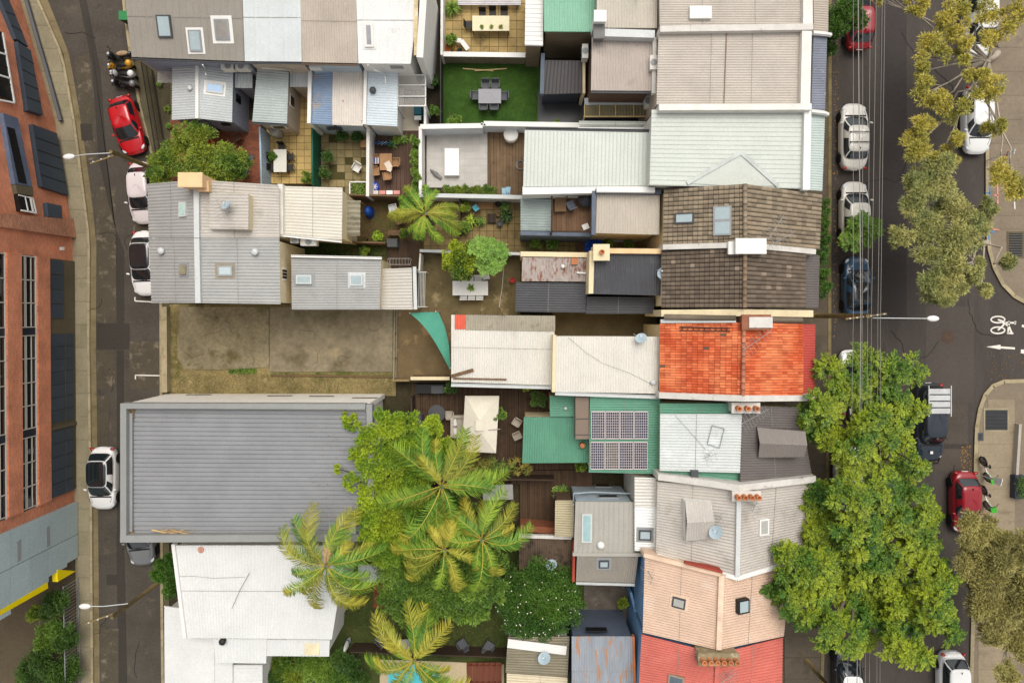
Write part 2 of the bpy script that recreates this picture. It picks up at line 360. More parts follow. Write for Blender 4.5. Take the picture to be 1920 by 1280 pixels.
# leaf litter in the gutter by the corner
lm = mat('dry_leaf', '8b6a3c', .9, .2, 3, isl=.4)
def litter(name, pts, n, m, smin=.03, smax=.09, z=.02):
    P = poly(pts, z); mb = MB(); xs = [p.x for p in P]; ys = [p.y for p in P]; k = 0
    def inside(x, y):
        c = False
        for i in range(len(P)):
            a, b = P[i], P[i-1]
            if (a.y > y) != (b.y > y) and x < (b.x - a.x) * (y - a.y) / (b.y - a.y) + a.x: c = not c
        return c
    while k < n:
        x, y = random.uniform(min(xs), max(xs)), random.uniform(min(ys), max(ys))
        if not inside(x, y): continue
        k += 1; a = random.uniform(0, 6.28); s = random.uniform(smin, smax); c, q = math.cos(a) * s, math.sin(a) * s
        mb.add([(x - c, y - q, z), (x + q * .4, y - c * .4, z + .012), (x + c, y + q, z), (x - q * .4, y + c * .4, z + .015)], [(0, 1, 2, 3)])
    o = part(name, mb, m, None); o['kind'] = 'stuff'; o['label'] = 'scattered dry fallen leaves lying on the ground'; o['category'] = 'leaves'; return o
litter('leaf_litter', [(1800, 835), (1822, 835), (1822, 1000), (1804, 960)], 260, lm)
litter('leaf_litter', [(1562, 0), (1575, 0), (1572, 620), (1562, 640)], 260, lm)
litter('leaf_litter', [(1850, 655), (1925, 665), (1925, 706), (1850, 712)], 90, lm, .03, .06)
litter('leaf_litter', [(1850, 300), (1915, 300), (1900, 540), (1865, 490)], 120, lm, .02, .05, .135)
# cracks and worn seams
crk = mat('crack', '231f1c', .9)
def crack(x, y, ang, n, step, w=.03):
    mb = MB(); p = (x, y)
    for i in range(n):
        ang += random.gauss(0, .45); q = (p[0] + math.cos(ang) * step, p[1] + math.sin(ang) * step); mb.bar(W(*p, .016), W(*q, .016), w, .004); p = q
    struct('road_crack', mb, crk)
for a in ((183, 438, .1, 9, 6), (250, 440, 2.8, 8, 5), (190, 560, 1.3, 10, 6), (205, 690, .2, 8, 6), (230, 960, 1.4, 12, 7), (200, 1150, 1.5, 14, 8), (260, 1200, 1.2, 9, 8), (120, 60, 1.1, 9, 7), (1690, 60, 1.5, 16, 12), (1700, 300, 1.6, 14, 10), (1670, 620, .1, 9, 9), (1815, 560, 1.5, 14, 9), (1760, 640, 1.7, 9, 9), (1790, 870, 1.5, 8, 8)): crack(*a)
# road markings: bicycle and arrow
def ringpts(cx, cy, rx, ry, n=22): return [(cx + rx * math.cos(2 * math.pi * k / n), cy + ry * math.sin(2 * math.pi * k / n)) for k in range(n)]
bm_ = MB()
def mark_line(mb, pts, w, z=.012):
    P = [W(x, y, z) for x, y in pts]
    for i, (a, b) in enumerate(zip(P, P[1:])): mb.bar(a + Vector((0, 0, .0004 * i)), b + Vector((0, 0, .0004 * i)), w, .006)
for c in ((1871, 599), (1871, 619)):
    r = ringpts(c[0], c[1], 13, 6); mark_line(bm_, r + [r[0]], .1)
for pts in ([(1871, 619), (1882, 609), (1880, 601)], [(1878, 602), (1892, 612), (1897, 624)], [(1892, 602), (1890, 624)], [(1885, 605), (1904, 605)], [(1888, 624), (1900, 625)], [(1904, 602), (1903, 608)], [(1871, 599), (1882, 603)]): mark_line(bm_, pts, .12, .016)
o = struct('bicycle_road_marking', bm_, linepaint)
am = MB().prism(poly([(1849, 650), (1876, 646), (1876, 649), (1903, 651), (1903, 655), (1876, 653), (1876, 655)], .012), .002, .012); struct('arrow_road_marking', am, linepaint)
mk = MB(); mark_line(mk, [(1914, 657), (1925, 657), (1925, 662), (1914, 660)], .14); struct('lane_road_marking', mk, linepaint)
mk = MB(); mark_line(mk, [(1916, 610), (1930, 616)], .16); struct('lane_road_marking', mk, linepaint)
for pts in ([(253, 557), (253, 564), (300, 567)], [(254, 702), (254, 711)], [(254, 703), (300, 704)]):
    mk = MB(); mark_line(mk, pts, .08, .022); struct('parking_bay_marking', mk, linepaint)
blu = mat('blue_spray_paint', '3f7fae', .8, .3, 4); pnk = mat('pink_spray_paint', 'd28a78', .8, .3, 4)
for m, pts in ((blu, [(1848, 362), (1856, 362)]), (blu, [(1855, 340), (1856, 385)]), (blu, [(1853, 435), (1866, 435)]), (blu, [(1854, 440), (1855, 455)]), (pnk, [(1864, 366), (1873, 366)]), (pnk, [(1870, 330), (1871, 382)]), (pnk, [(1862, 430), (1874, 431)]), (linepaint, [(1900, 350), (1903, 392)])):
    mk = MB(); mark_line(mk, pts, .09, .128); struct('survey_mark', mk, m)
# drain grates and pit covers
def grate(label, x0, y0, x1, y1, z, frm, bar, n):
    t = T('drain_grate', label, 'grate', (x0+x1)/2, (y0+y1)/2, z); a = W(x0, y0, z); b = W(x1, y1, z)
    part('grate_frame', MB().prism([a, Vector((b.x, a.y, z)), b, Vector((a.x, b.y, z))], z - .05, z + .014), frm, t)
    part('pit', MB().box(((a.x+b.x)/2, (a.y+b.y)/2, z + .012), (abs(b.x-a.x) - .24, abs(b.y-a.y) - .24, .012)), blk, t)
    for i in range(n):
        y = a.y - .14 + (b.y - a.y + .28) * (i + .5) / n; part('bar', MB().box(((a.x+b.x)/2, y, z + .026), (abs(b.x-a.x) - .22, .03, .02)), bar, t)
grate('large square steel grate in pale frame on the corner pavement', 1844, 765, 1892, 809, .118, mat('grate_frame', '94886f', .8), dgrey, 14)
grate('small narrow steel grate beside the large square grate', 1833, 811, 1844, 826, .118, dgrey, dgrey, 5)
grate('rectangular grey pit cover set in the curved corner footpath', 1888, 434, 1920, 484, .118, mat('pit_frame', '5f5540', .8), mat('pit_lid', '6e6a62', .7), 9)
tag(part('manhole_cover', MB().lathe([(.44, -.02), (.44, .012), (.38, .02), (.36, .012), (.1, .016)], W(1777, 632), 24), mat('rusty_iron', '4d3c30', .8, .2, 5), None), 'round rusty manhole cover in the side street asphalt', 'manhole')
# ------------------------------------------------------------------ brick building across the lane
brk = brick_mat('orange_brick', 'd2764c', 'b4603f', 'bf9a80')
brk2 = brick_mat('worn_brick', 'b56a48', '80492f', 'a08c76')
pan = mat('slate_panel', '3b4550', .45, .1, .6, isl=.08); clad = mat('pale_blue_cladding', 'a6b5b6', .5, .07, .5, isl=.05)
olive = mat('olive_concrete', '5b5341', .85, .12, .6)
B = T('brick_building', 'long orange brick building with slate panels and window bands across the lane', 'building', 60, 640)
base = [(149, 1043), (145, 445), (130, 320), (112, 227), (95, 105), (47, 0), (0, -70)]
bp = [W(*p) for p in base]
part('wall', MB().prism([(p.x - .25, p.y) for i, p in enumerate(bp) if i not in (2, 4)] + [(-46, bp[-1].y), (-46, bp[0].y)], 0, 13.5), brk, B)
class Plane:
    def __init__(s, a, b):
        s.a, s.b = W(*a), W(*b); d = (s.b - s.a).normalized(); s.d = d; s.n = Vector((d.y, -d.x, 0))
        if s.n.x < 0: s.n = -s.n
    def at(s, px, py):
        o = Vector((0, 0, CAMH)); d = W(px, py) - o; t = (s.a - o).dot(s.n) / d.dot(s.n); return o + d * t
    def poly(s, par, name, pts, m, d0, d1):
        P = [s.at(*p) for p in pts]; n = len(P)
        return part(name, MB().add([p + s.n * d0 for p in P] + [p + s.n * d1 for p in P], [tuple(range(n)), tuple(range(n, 2*n))[::-1]] + [(i, (i+1) % n, n+(i+1) % n, n+i) for i in range(n)]), m, par)
    def sz(s, par, name, s0, s1, z0, z1, m, d0, d1):
        c = s.a + s.d * ((s0+s1)/2) + s.n * ((d0+d1)/2); c.z = (z0+z1)/2
        h = s.d * abs(s1-s0)/2; k = s.n * abs(d1-d0)/2; up = Vector((0, 0, abs(z1-z0)/2)); q = [c-h-k, c+h-k, c+h+k, c-h+k]
        return part(name, MB().hexa([p - up for p in q], [p + up for p in q]), m, par)
    def s(s, px, py): return (s.at(px, py) - s.a).dot(s.d)
P1 = Plane(base[0], base[1]); P2 = Plane(base[1], base[3]); P3 = Plane(base[3], base[5])
zx = lambda x: CAMH - P1.a.x * -1 * FOC / (CX - x)
frame = mat('window_frame_grey', 'b9b2a6', .5, .06)
SL = [[481, 525, 568, 613], [629, 672, 717, 760, 803], [819, 866, 911, 951]]
smin, smax = P1.s(60, 955), P1.s(60, 479)
for za, zb in ((zx(98), zx(75)), (zx(45), zx(18)), (8.0, 9.6)): P1.sz(B, 'brick_band', 0.2 if za > 8 else P1.s(60, 953), smax, za, zb, brk, -.25, .0)
for za, zb in ((zx(75), zx(45)), (zx(18), 8.0), (9.6, 11.6)):
    P1.sz(B, 'window_backing', smin, smax, za, zb, glassd, -.25, -.2)
    for grp in SL:
        for a, b in zip(grp, grp[1:]):
            s0, s1 = P1.s(60, a), P1.s(60, b)
            w = P1.sz(B, 'window', s0 - .04 * (1 if s0 > s1 else -1), s1, za + .05, zb - .05, glassd, -.2, -.17)
            for f in (.3, .62, .7): 
                z = za + (zb - za) * f; P1.sz(w, 'mullion', s0, s1, z - .02, z + .02, frame, -.17, -.12)
            P1.sz(w, 'transom', s1 - .03, s1 + .03, za, zb, frame, -.17, -.11)
        P1.sz(B, 'window_frame', P1.s(60, grp[0]) - .03, P1.s(60, grp[0]) + .03, za, zb, frame, -.2, -.1)
    for z in (za + .03, zb - .03): P1.sz(B, 'window_frame', smin, smax, z - .03, z + .03, frame, -.2, -.09)
    for a, b in ((613, 629), (803, 819)): P1.sz(B, 'spandrel', P1.s(60, a), P1.s(60, b), za + .06, zb - .06, mat('spandrel', '232a33', .4), -.2, -.13)
P1.sz(B, 'door_backing', P1.s(120, 925), P1.s(120, 487), 0, zx(98), olive, -.25, -.1)
for (ya, yb, n, two) in ((489, 598, 4, False), (626, 792, 7, True), (806, 930, 5, True)):
    for i in range(n):
        sa, sb = P1.s(112, ya + (yb - ya) * i / n), P1.s(112, ya + (yb - ya) * (i + .95) / n)
        P1.sz(B, 'slate_panel', sa, sb, zx(124), zx(100), pan, -.1, -.05)
        if two: P1.sz(B, 'slate_panel', sa, sb, zx(141), zx(127), pan, -.1, -.05)
P1.sz(B, 'plinth_band', P1.s(120, 802), P1.s(120, 796), 0, zx(100), olive, -.1, -.02)
def wallset(Pl, m, pts, name='slate_panel', n=0, d=.03):
    o = Pl.poly(B, name, pts, m, -.3, d)
    for i in range(1, n):
        f = i / n; a = [pts[0][k] + (pts[3][k] - pts[0][k]) * f for k in (0, 1)]; b = [pts[1][k] + (pts[2][k] - pts[1][k]) * f for k in (0, 1)]
        Pl.poly(o, 'panel_joint', [a, b, (b[0] + .3, b[1] + 1.2), (a[0] + .3, a[1] + 1.2)], blk, 0, d + .02)
wallset(P3, pan, [(-12, -30), (4, -30), (52, 88), (30, 73)], n=4); wallset(P3, pan, [(32, 78), (57, 95), (80, 216), (52, 207)], n=5)
wallset(P2, pan, [(60, 233), (106, 250), (127, 366), (78, 350)], n=5); wallset(P2, pan, [(87, 380), (115, 386), (116, 410), (90, 406)])
wallset(P3, glassd, [(-6, 55), (4, 62), (26, 192), (-6, 178)], 'window', 4, .02); wallset(P2, glassd, [(33, 365), (60, 371), (67, 400), (38, 395)], 'window', 0)
wallset(P2, mat('blue_reveal', '5a6478', .6), [(5, 212), (33, 222), (60, 350), (28, 345)], 'recess_panel', 0, .02); wallset(P2, glassd, [(12, 238), (26, 242), (49, 345), (34, 342)], 'window', 3, .05); wallset(P2, olive, [(28, 346), (60, 351), (62, 368), (32, 363)], 'sill_panel', 0, .04)
for pts in ([(33, 365), (60, 371), (61, 373), (33.5, 367)], [(45, 368), (46, 368), (53, 398), (51, 398)], [(54, 369), (57, 370), (63, 399), (60, 399)], [(59, 371), (61, 371), (68, 400), (66, 400)], [(38, 393), (67, 398), (67, 401), (38, 396)]): P2.poly(B, 'window_frame', pts, white, .02, .06)
for pts in ([(3, 62), (5, 62), (27, 192), (25, 193)], [(-2, 98), (9, 101), (9.5, 104), (-2, 101)], [(-2, 140), (17, 146), (17.5, 149), (-2, 143)], [(-4, 186), (26, 192), (26, 195), (-4, 189)]): P3.poly(B, 'window_frame', pts, white, .02, .07)
P2.poly(B, 'worn_brick_band', [(-4, 400), (0, 425), (145, 446), (140, 410), (100, 408)], brk2, -.2, .012)
part('coping', MB().tube([W(x, y, .35) for x, y in ((41, -20), (49, 0), (72, 80), (84, 120), (114, 227))], .14, 5), dgrey, B)
# blue-grey clad end with yellow slots
for r0, r1 in ((940.5, 1000), (1001, 1043)):
    X = [146, 125.5, 91, 56, 20, -16, -50]
    for xa, xb in zip(X, X[1:]):
        za, zb = max(0, zx(xa)) + .012, zx(xb) - .012
        sa = P1.s(146, r0) + (0 if r0 > 950 else -.0); sb = P1.s(146, r1) - .0
        P1.sz(B, 'cladding_panel', sa, sb - (.18 * za if r1 > 1010 else 0), za, zb, clad, -.25, .02)
P1.poly(B, 'yellow_slot', [(-5, 1146), (88, 1091), (89, 1102), (-5, 1155)], yellow, -.3, .045)
P1.poly(B, 'yellow_slot', [(106, 1067), (141, 1070), (107, 1090)], yellow, -.3, .05)
P1.poly(B, 'slot_window', [(31, 1015), (39, 1010), (39, 1049), (32, 1054)], grey, 0, .03); P1.poly(B, 'slot_window', [(86, 988), (93, 985), (93, 1022), (87, 1025)], grey, 0, .03)
P1.poly(B, 'white_notice', [(112, 463), (120, 463), (120, 469), (112, 469)], white, 0, .03)
patch('garden_court', [(-80, 1060), (152, 1048), (157, 1400), (-80, 1400)], mat('court_concrete', '5a4f3d', .9, .15, .3), .03)
# bar fence beside the footway
ft = T('bar_fence', 'grey steel vertical bar fence beside garden under pale blue cladding', 'fence', 152, 1180)
for y in np.arange(1082, 1300, 6): part('bar', MB().bar(W(bx(y) - 2, y, .05), W(bx(y) - 2, y, 0).lerp(W(bx(y) - 2, y, 0), 1) + Vector((0, 0, 1.75)), .03, .03), grey, ft)
for z in (.2, 1.7): part('rail', MB().tube([Vector((W(bx(y) - 2, y).x, W(bx(y) - 2, y).y, z)) for y in (1080, 1180, 1299)], .03, 5), grey, ft)
# ------------------------------------------------------------------ poles and wires
polem = mat('weathered_pole', '7d6a45', .85, .2, 2, stain=('565035', .5, 3, .2))
def pole(label, top, h, arm, lamp, zl, rt=.11):
    t_ = W(top[0], top[1], h); t = T('power_pole', label, 'pole', 0, 0); t.location = (t_.x, t_.y, 0)
    part('shaft', MB().tube([(t_.x, t_.y, 0), (t_.x, t_.y, h)], [rt * 1.4, rt], 10), polem, t, True)
    a, b = W(*arm[0]), W(*arm[1]); part('crossarm', MB().bar(a, b, .09, .11), polem, t)
    for i in range(arm[2]): c = a.lerp(b, (i + .5) / arm[2]); part('insulator', MB().lathe([(.03, 0), (.045, .03), (.03, .06), (.045, .09), (.02, .13)], c + Vector((0, 0, .055)), 8), white, t, True)
    if lamp:
        a, b = W(*lamp[0]), W(*lamp[1]); part('lamp_arm', MB().tube([a, a.lerp(b, .6) + Vector((0, 0, .15)), b], .026, 6), lgrey, t)
        d = (b - a).normalized(); d.z = 0; ang = math.atan2(d.y, d.x)
        lp = part('lamp_head', MB().ell(b + d * .28, (.36, .17, .1), 12, 6, ang), white, t, True)
        part('lens', MB().ell(b + d * .3 - Vector((0, 0, .06)), (.22, .11, .06), 10, 5, ang), lgrey, lp, True)
    return t
pole('leaning timber lamp pole over the lane beside the red hatchback', (208, 284), 6.6, [(170, 307, 6.1), (214, 292, 6.1), 3], [(206, 287, 6.3), (138, 293, 6.3)], 6)
pole('mossy timber lamp pole by the bush at the white roofed house', (210, 1157), 6.8, [(160, 1168, 6.2), (212, 1150, 6.2), 3], [(240, 1131, 5.6), (168, 1136, 5.9)], 6)
RP = pole('tall timber power pole with wires and street light on the main street', (1628, 592), 8.8, [(1585, 598, 8.4), (1662, 588, 8.4), 6], [(1636, 596, 7.9), (1740, 597, 7.9)], 8, .13)
pole('brown timber pole stub on footpath beside the coral red house', (1552, 1284), 3.2, [(1540, 1278, 3.0), (1562, 1290, 3.0), 2], None, 6)
wirem = mat('wire', '96918a', .5, .05)
for i, (xa, xp, xb, r, lb) in enumerate([(1600, 1600, 1588, .011, 'first'), (1608, 1614, 1606, .024, 'thick'), (1618, 1617, 1612, .011, 'x'), (1633, 1627, 1622, .011, 'x'), (1645, 1634, 1630, .011, 'x'), (1656, 1646, 1644, .011, 'x'), (1661, 1651, 1650, .011, 'x')]):
    pts = []
    for k in range(9): f = k / 8; pts.append(W(xa + (xp - xa) * f, -120 + 716 * f, 8.5 - .5 * math.sin(math.pi * f)))
    for k in range(1, 9): f = k / 8; pts.append(W(xp + (xb - xp) * f, 596 + 760 * f, 8.5 - 3.4 * math.sin(math.pi * min(1, f * 1.15) * .5) ))
    if lb == 'thick': solo('overhead_cable', 'thick twisted pale cable hanging along the main street', 'cable', MB().tube(pts, r, 5), wirem)
    else: solo('overhead_wire', 'thin pale overhead wire strung along the main street', 'wire', MB().tube(pts, r, 4), wirem, 'overhead wires along the street')
# ------------------------------------------------------------------ roof materials
def rm(name, hexc, rough=.5, var=.08, **k):
    k.setdefault('fine', .07); k.setdefault('spec', .35); k.setdefault('stain2', ('7f786d', .66, .55, .3)); return mat(name, hexc, rough, var, k.pop('scale', .7), **k)
r_taupe = rm('taupe_roof', '8f897f', var=.07); r_bluew = rm('pale_blue_roof', 'c9cecd', var=.06); r_beige = rm('beige_roof', 'b5a99c', var=.1, stain=('8c6a52', .69, 2.5, .1))
r_white = rm('white_roof', 'dfdfdc', var=.05, stain=('b3ada2', .68, 1.5, .15)); r_grey = rm('grey_roof', '9c9b98', var=.09, stain=('837c74', .6, .9, .2)); r_lgrey = rm('light_grey_roof', 'b4b8b8', var=.07)
r_rustw = rm('rusty_white_roof', 'cdc4ba', var=.1, stain=('8b3d20', .66, 1.7, .03), scale=1.2); r_bluer = rm('faded_blue_roof', '8093ab', var=.14, stain=('b59a7a', .55, 1.1, .12))
r_dark = rm('charcoal_roof', '47474a', var=.1, stain=('5c5c5e', .6, 1, .2)); r_pale = rm('pale_green_roof', 'bfc3bb', var=.05); r_cream = rm('cream_roof', 'cbc4b6', var=.08, stain=('a8a090', .62, 1.1, .2))
r_green = rm('green_roof', '5a8d75', var=.1, stain=('77a58c', .63, 1.2, .15)); r_green2 = rm('mint_roof', '7fae94', var=.09, stain=('a3c7b2', .62, 1.1, .2)); r_gar = rm('garage_roof', '868789', var=.08, rough=.45, stain=('777779', .6, .5, .3))
r_rust = rm('rust_roof', 'a59a93', var=.15, stain=('7c3f22', .5, 1.6, .1), stretch=(2.2, .8, 1), scale=1.5); r_mossy = rm('mossy_roof', '8d8672', var=.15, stain=('54523a', .52, 1.4, .15)); r_peach = rm('peach_roof', 'cbae98', var=.1, stain=('d9c7b8', .55, .8, .25))
r_coral = rm('coral_roof', 'bf6558', var=.12, stain=('cb7a6d', .56, .8, .25)); r_brownd = rm('brown_grey_roof', '665f5c', var=.08); r_stale = rm('stained_pale_roof', 'b3aca3', var=.09, stain=('8f877c', .58, .8, .2)); r_sooty = rm('sooty_brown_roof', '5c4c3d', var=.25, stain=('2c241d', .5, 2, .15))
r_bluerust = rm('blue_rust_roof', '8f959c', var=.14, stain=('b07a54', .54, 1.1, .08), stretch=(3, .6, 1)); r_oliv = rm('olive_roof', '7c745f', var=.12); poly_c = mat('polycarbonate', 'd6d0c6', .25, .06, alpha=.72, spec=.5); clear = mat('clear_sheet', 'cfc9c2', .15, .05, alpha=.35, spec=.5)
w_lav = mat('lavender_wall', '8d93a3', .8, .08); w_wht = offwhite; w_beige = mat('beige_wall', 'b7a99a', .8, .1, stain=('8c7c6c', .62, 1.3, .2)); w_timb = mat('weatherboard', '7a6a55', .85, .2, 1.5, stretch=(.6, 1, 6), stain=('584a38', .55, 2, .2)); w_brown = mat('brown_brick_wall', '5f4a3c', .85, .15, 2)
w_blue = mat('blue_wall', '6f93b8', .75, .12, 1, stain=('95aec4', .6, 1.5, .2)); w_pblue = mat('pale_blue_wall', 'a9b6c0', .75, .1); w_dk = mat('dark_wall', '3c3f49', .75, .12); w_grey = mat('grey_wall', '8f8d88', .8, .12)
aged = mat('aged_white_render', 'c9c4bc', .8, .1, 1.5, stain=('7c7268', .6, 1.8, .12)); terracotta = mat('terracotta', 'b8774f', .8, .12, 3, isl=.12)
def house(name, label, px, py, cat='house', group=None): return T(name, label, cat, px, py, 0, group)
def chimney(R, px, py, w, l, h, m, pots=0, along='y', pm=None, name='chimney', potlen=.45, cap=None):
    c = R.at(px, py); ch = part(name, MB().box((c.x, c.y, c.z + h / 2 - .5), (w, l, h + 1)).box((c.x, c.y, c.z + h - .08), (w + .12, l + .12, .14)), m, R.par)
    for i in range(pots):
        f = (i + .5) / pots - .5; x, y = (c.x, c.y + f * l) if along == 'y' else (c.x + f * w, c.y)
        part('chimney_pot', MB().lathe([(.14, 0), (.15, .04), (.12, .1), (.12, potlen - .06), (.155, potlen - .04), (.155, potlen), (.10, potlen), (.10, .1)], (x, y, c.z + h - .02), 12), pm or terracotta, ch, True)
    return ch
def vent(R, px, py, r=.16, h=.22, m=None):
    c = R.at(px, py, -.03); return part('roof_vent', MB().lathe([(r * .7, 0), (r * .7, h * .5), (r, h * .55), (r * 1.05, h * .8), (r * .7, h), (.02, h * 1.1)], c, 14), m or lgrey, R.par, True)
def antenna(R, px, py, label, ang=0, n=8, L=1.3, h=1.6, m=None):
    c = R.at(px, py, -.03); m = m or mat('antenna_metal', '9a9893', .5); t = T('tv_antenna', label, 'antenna', 0, 0); t.location = c; d = Vector((math.cos(ang), math.sin(ang), 0)); u = Vector((-d.y, d.x, 0)); up = Vector((0, 0, 1))
    lpart('mast', MB().tube([(0, 0, 0), up * h], .02, 5), m, t); lpart('boom', MB().tube([up * h - d * L / 2, up * h + d * L / 2], .016, 4), m, t)
    for i in range(n):
        p = up * (h + .015) + d * (L * ((i + .5) / n - .5)); q = u * (.55 - .3 * i / n); lpart('element', MB().tube([p - q, p + q], .008, 4), m, t)
    for k in (0.6, 2.7, 4.8): lpart('stay_wire', MB().tube([up * h * .7, R.at(px, py, -.03) - c + Vector((math.cos(k) * .5, math.sin(k) * .5, 0))], .008, 3), m, t)
    return t
def dish(R, px, py, label, r=.4, az=2.2, h=.55):
    c = R.at(px, py, -.03); t = T('satellite_dish', label, 'satellite dish', 0, 0); t.location = c; mb = MB(); n = 18; ax = Vector((math.cos(az) * .55, math.sin(az) * .55, .83)).normalized()
    u = ax.cross(Vector((0, 0, 1))).normalized(); v = u.cross(ax); vs = []
    for s, dz in ((0.02, 0), (.5, .03), (1, .11)):
        vs += [ax * (dz * r * 2) + (u * math.cos(2*math.pi*k/n) * s + v * math.sin(2*math.pi*k/n) * s * .9) * r for k in range(n)]
    vs2 = [p - ax * .015 for p in vs]; fs = [(i*n+k, i*n+(k+1) % n, (i+1)*n+(k+1) % n, (i+1)*n+k) for i in range(2) for k in range(n)]
    o = Vector((0, 0, h)); mb.add([p + o for p in vs], fs + [tuple(range(n))]); mb.add([p + o for p in vs2], [f[::-1] for f in fs]); dm = mat('dish_grey', '9fb0b8', .5, .05)
    lpart('reflector', mb, dm, t, True); lpart('mast', MB().tube([(0, 0, 0), o], .025, 6), lgrey, t); lpart('feed_arm', MB().tube([o - v * r * .8, o + ax * r * .9], .015, 4), lgrey, t); lpart('feed_horn', MB().ell(o + ax * r * .9, (.05, .05, .05)), white, t, True)
    for k in (0.4, 2.5, 4.4): lpart('strut', MB().tube([o * .7, Vector((math.cos(k) * .45, math.sin(k) * .45, .0))], .012, 4), lgrey, t)
    return t
def aircon(px, py, z, label, w=.85, l=.4, h=.6, rot=0):
    t = T('air_conditioner', label, 'air conditioner', px, py, z); t.rotation_euler[2] = rot; am = mat('aircon_white', 'd6d2ca', .5, .06)
    lpart('casing', MB().box((0, 0, h / 2), (w, l, h)).box((0, 0, h + .01), (w + .03, l + .03, .03)), am, t)
    lpart('fan_grille', MB().lathe([(.2, 0), (.2, .01), (.05, .015)], (0, 0, h + .027), 14), grey, t)
    lpart('bracket', MB().box((-w * .3, 0, -.05), (.05, l, .1)).box((w * .3, 0, -.05), (.05, l, .1)), grey, t); return t
def tile_mesh(kind, ln, wd):
    mb = MB(); hy = wd * .44; hx = ln * (.455 if kind == 'barrel' else .475)
    if kind == 'barrel': prof = [(-hy, .0), (-hy * .6, .03), (0, .045), (hy * .6, .03), (hy * .96, -.005)]
    else: prof = [(-hy, .018), (-hy * .7, .02), (-hy * .5, .004), (hy * .4, .004), (hy * .6, .024), (hy * .97, .022)]
    top = [(-hx, y, z + .05) for y, z in prof] + [(hx, y, z + .004) for y, z in prof]; n = len(prof); bot = [(-hx, y, z + .012) for y, z in prof]
    mb.add(top + bot, [(i + 1, i, n + i, n + i + 1)[::-1] for i in range(n - 1)] + [(i, i + 1, 2 * n + i + 1, 2 * n + i)[::-1] for i in range(n - 1)])
    return mb
def tile_slopes(par, slopes, m, kind, budget=300, accents=None):
    items = []
    for q, nu, nv, up in slopes:
        A, B_, C, D = [W(*p) for p in q]; ln = (B_ - A).length / nu; wd = (D - A).length / nv; base = tile_mesh(kind, ln, wd)
        for i in range(nu):
            for j in range(nv):
                u = (i + .5) / nu; v = (j + .5) / nv; p = A.lerp(B_, u).lerp(D.lerp(C, u), v)
                U = (B_.lerp(C, v) - A.lerp(D, v)).normalized() * up; V0 = (D.lerp(C, u) - A.lerp(B_, u)).normalized(); N_ = U.cross(V0)
                V = V0 if N_.z > 0 else -V0; N_ = U.cross(V).normalized(); V = N_.cross(U)
                j_ = random.gauss(0, .012)
                M = Matrix(((U.x, V.x, N_.x, p.x), (U.y, V.y, N_.y, p.y), (U.z, V.z, N_.z, p.z + .01 + abs(random.gauss(0, .006))), (0, 0, 0, 1))) @ Matrix.Rotation(j_, 4, 'Z')
                items.append((base, M, u * up))
    me = {}; off = orig(par); rest = MB(); random.shuffle(items)
    for k, (b, M, _) in enumerate(items):
        if k < budget:
            if id(b) not in me: me[id(b)] = b.mesh('tile', m)
            o = link('roof_tile', me[id(b)], par); M2 = M.copy(); M2.translation = M.translation - off; o.matrix_basis = M2
            if accents and random.random() < accents[1]: o.material_slots[0].link = 'OBJECT'; o.material_slots[0].material = accents[0]
        else: rest.add([M @ Vector(v) for v in b.v], b.f)
    if rest.v: o = part('roof_tiles', rest, m, par); o['kind'] = 'stuff'
def ridge_caps(par, a, b, m, n, r=.13):
    P, Q = W(*a), W(*b)
    for i in range(n): part('ridge_cap', MB().tube([P.lerp(Q, i / n), P.lerp(Q, (i + .97) / n)], [r, r * .9], 8), m, par, True)
# ------------------------------------------------------------------ terrace row, top left
t = house('terrace_house', 'terrace house with taupe metal roof and three skylights beside the motorbikes', 345, 60)
R = block(t, [(228, -60, 6.3), (452, -60, 6.3), (458, 115, 5.0), (247, 107, 5.0)], w_lav, r_taupe, 'v', 'rib', .42, .02)
skylight(R, 309, 50, .85, 1.25, dgrey, glassl); skylight(R, 367, 77, .75, 1.2, grey, glassl, flash=white); skylight(R, 417, 56, .85, 1.15, grey, mat('blind_glass', '8a857f', .2), flash=white, fgrow=.2)
gutter(t, (247, 110, 4.9), (458, 118, 4.9), dgrey)
R = block(t, [(323, 124, 3.1), (368, 122, 3.45), (368, 222, 3.45), (322, 225, 3.1)], w_lav, r_lgrey, 'h', pitch=.16); vent(R, 357, 166)
R = block(t, [(371, 122, 3.45), (437, 131, 3.05), (435, 229, 3.05), (371, 222, 3.45)], w_lav, r_lgrey, 'h', pitch=.16); skylight(R, 403, 166, 1.0, .62, lgrey, glassb, flash=white, border=.1)
capwall(t, [(369, 121, 3.57), (369, 222, 3.57)], .2, .3, white, 'ridge_flashing'); block(t, [(440, 138, 2.7), (473, 138, 2.7), (473, 165, 2.6), (440, 165, 2.6)], w_lav, r_lgrey, 'v')
part('pipe', MB().tube([W(380, 122, 4.9), W(385, 130, 3.4), W(386, 140, 4.3)], .04), white, t)
part('window', MB().box(W(447, 186, 1.9), (.06, .5, .7)), glassd, t); part('window', MB().box(W(424, 234, 2.2), (.5, .06, .4)), glassd, t)
R = block(t, [(295, 127, 2.4), (323, 127, 2.4), (323, 155, 2.4), (295, 155, 2.4)], white, clear, 'v', 'flat', walls=False, name='awning', thick=.02)
for a in ((296, 128), (322, 128), (322, 154), (296, 154)): p = W(a[0], a[1], 2.35); part('awning_post', MB().bar((p.x, p.y, .04), (p.x, p.y, 2.35), .04, .04), white, t)
t = house('terrace_house', 'terrace house with pale blue white roof and grey green rear wing', 508, 60)
block(t, [(453, -60, 6.3), (562, -60, 6.3), (566, 116, 5.0), (459, 115, 5.0)], w_beige, r_bluew, 'v', 'rib', .85, .015); gutter(t, (459, 118, 4.9), (566, 119, 4.9), dgrey)
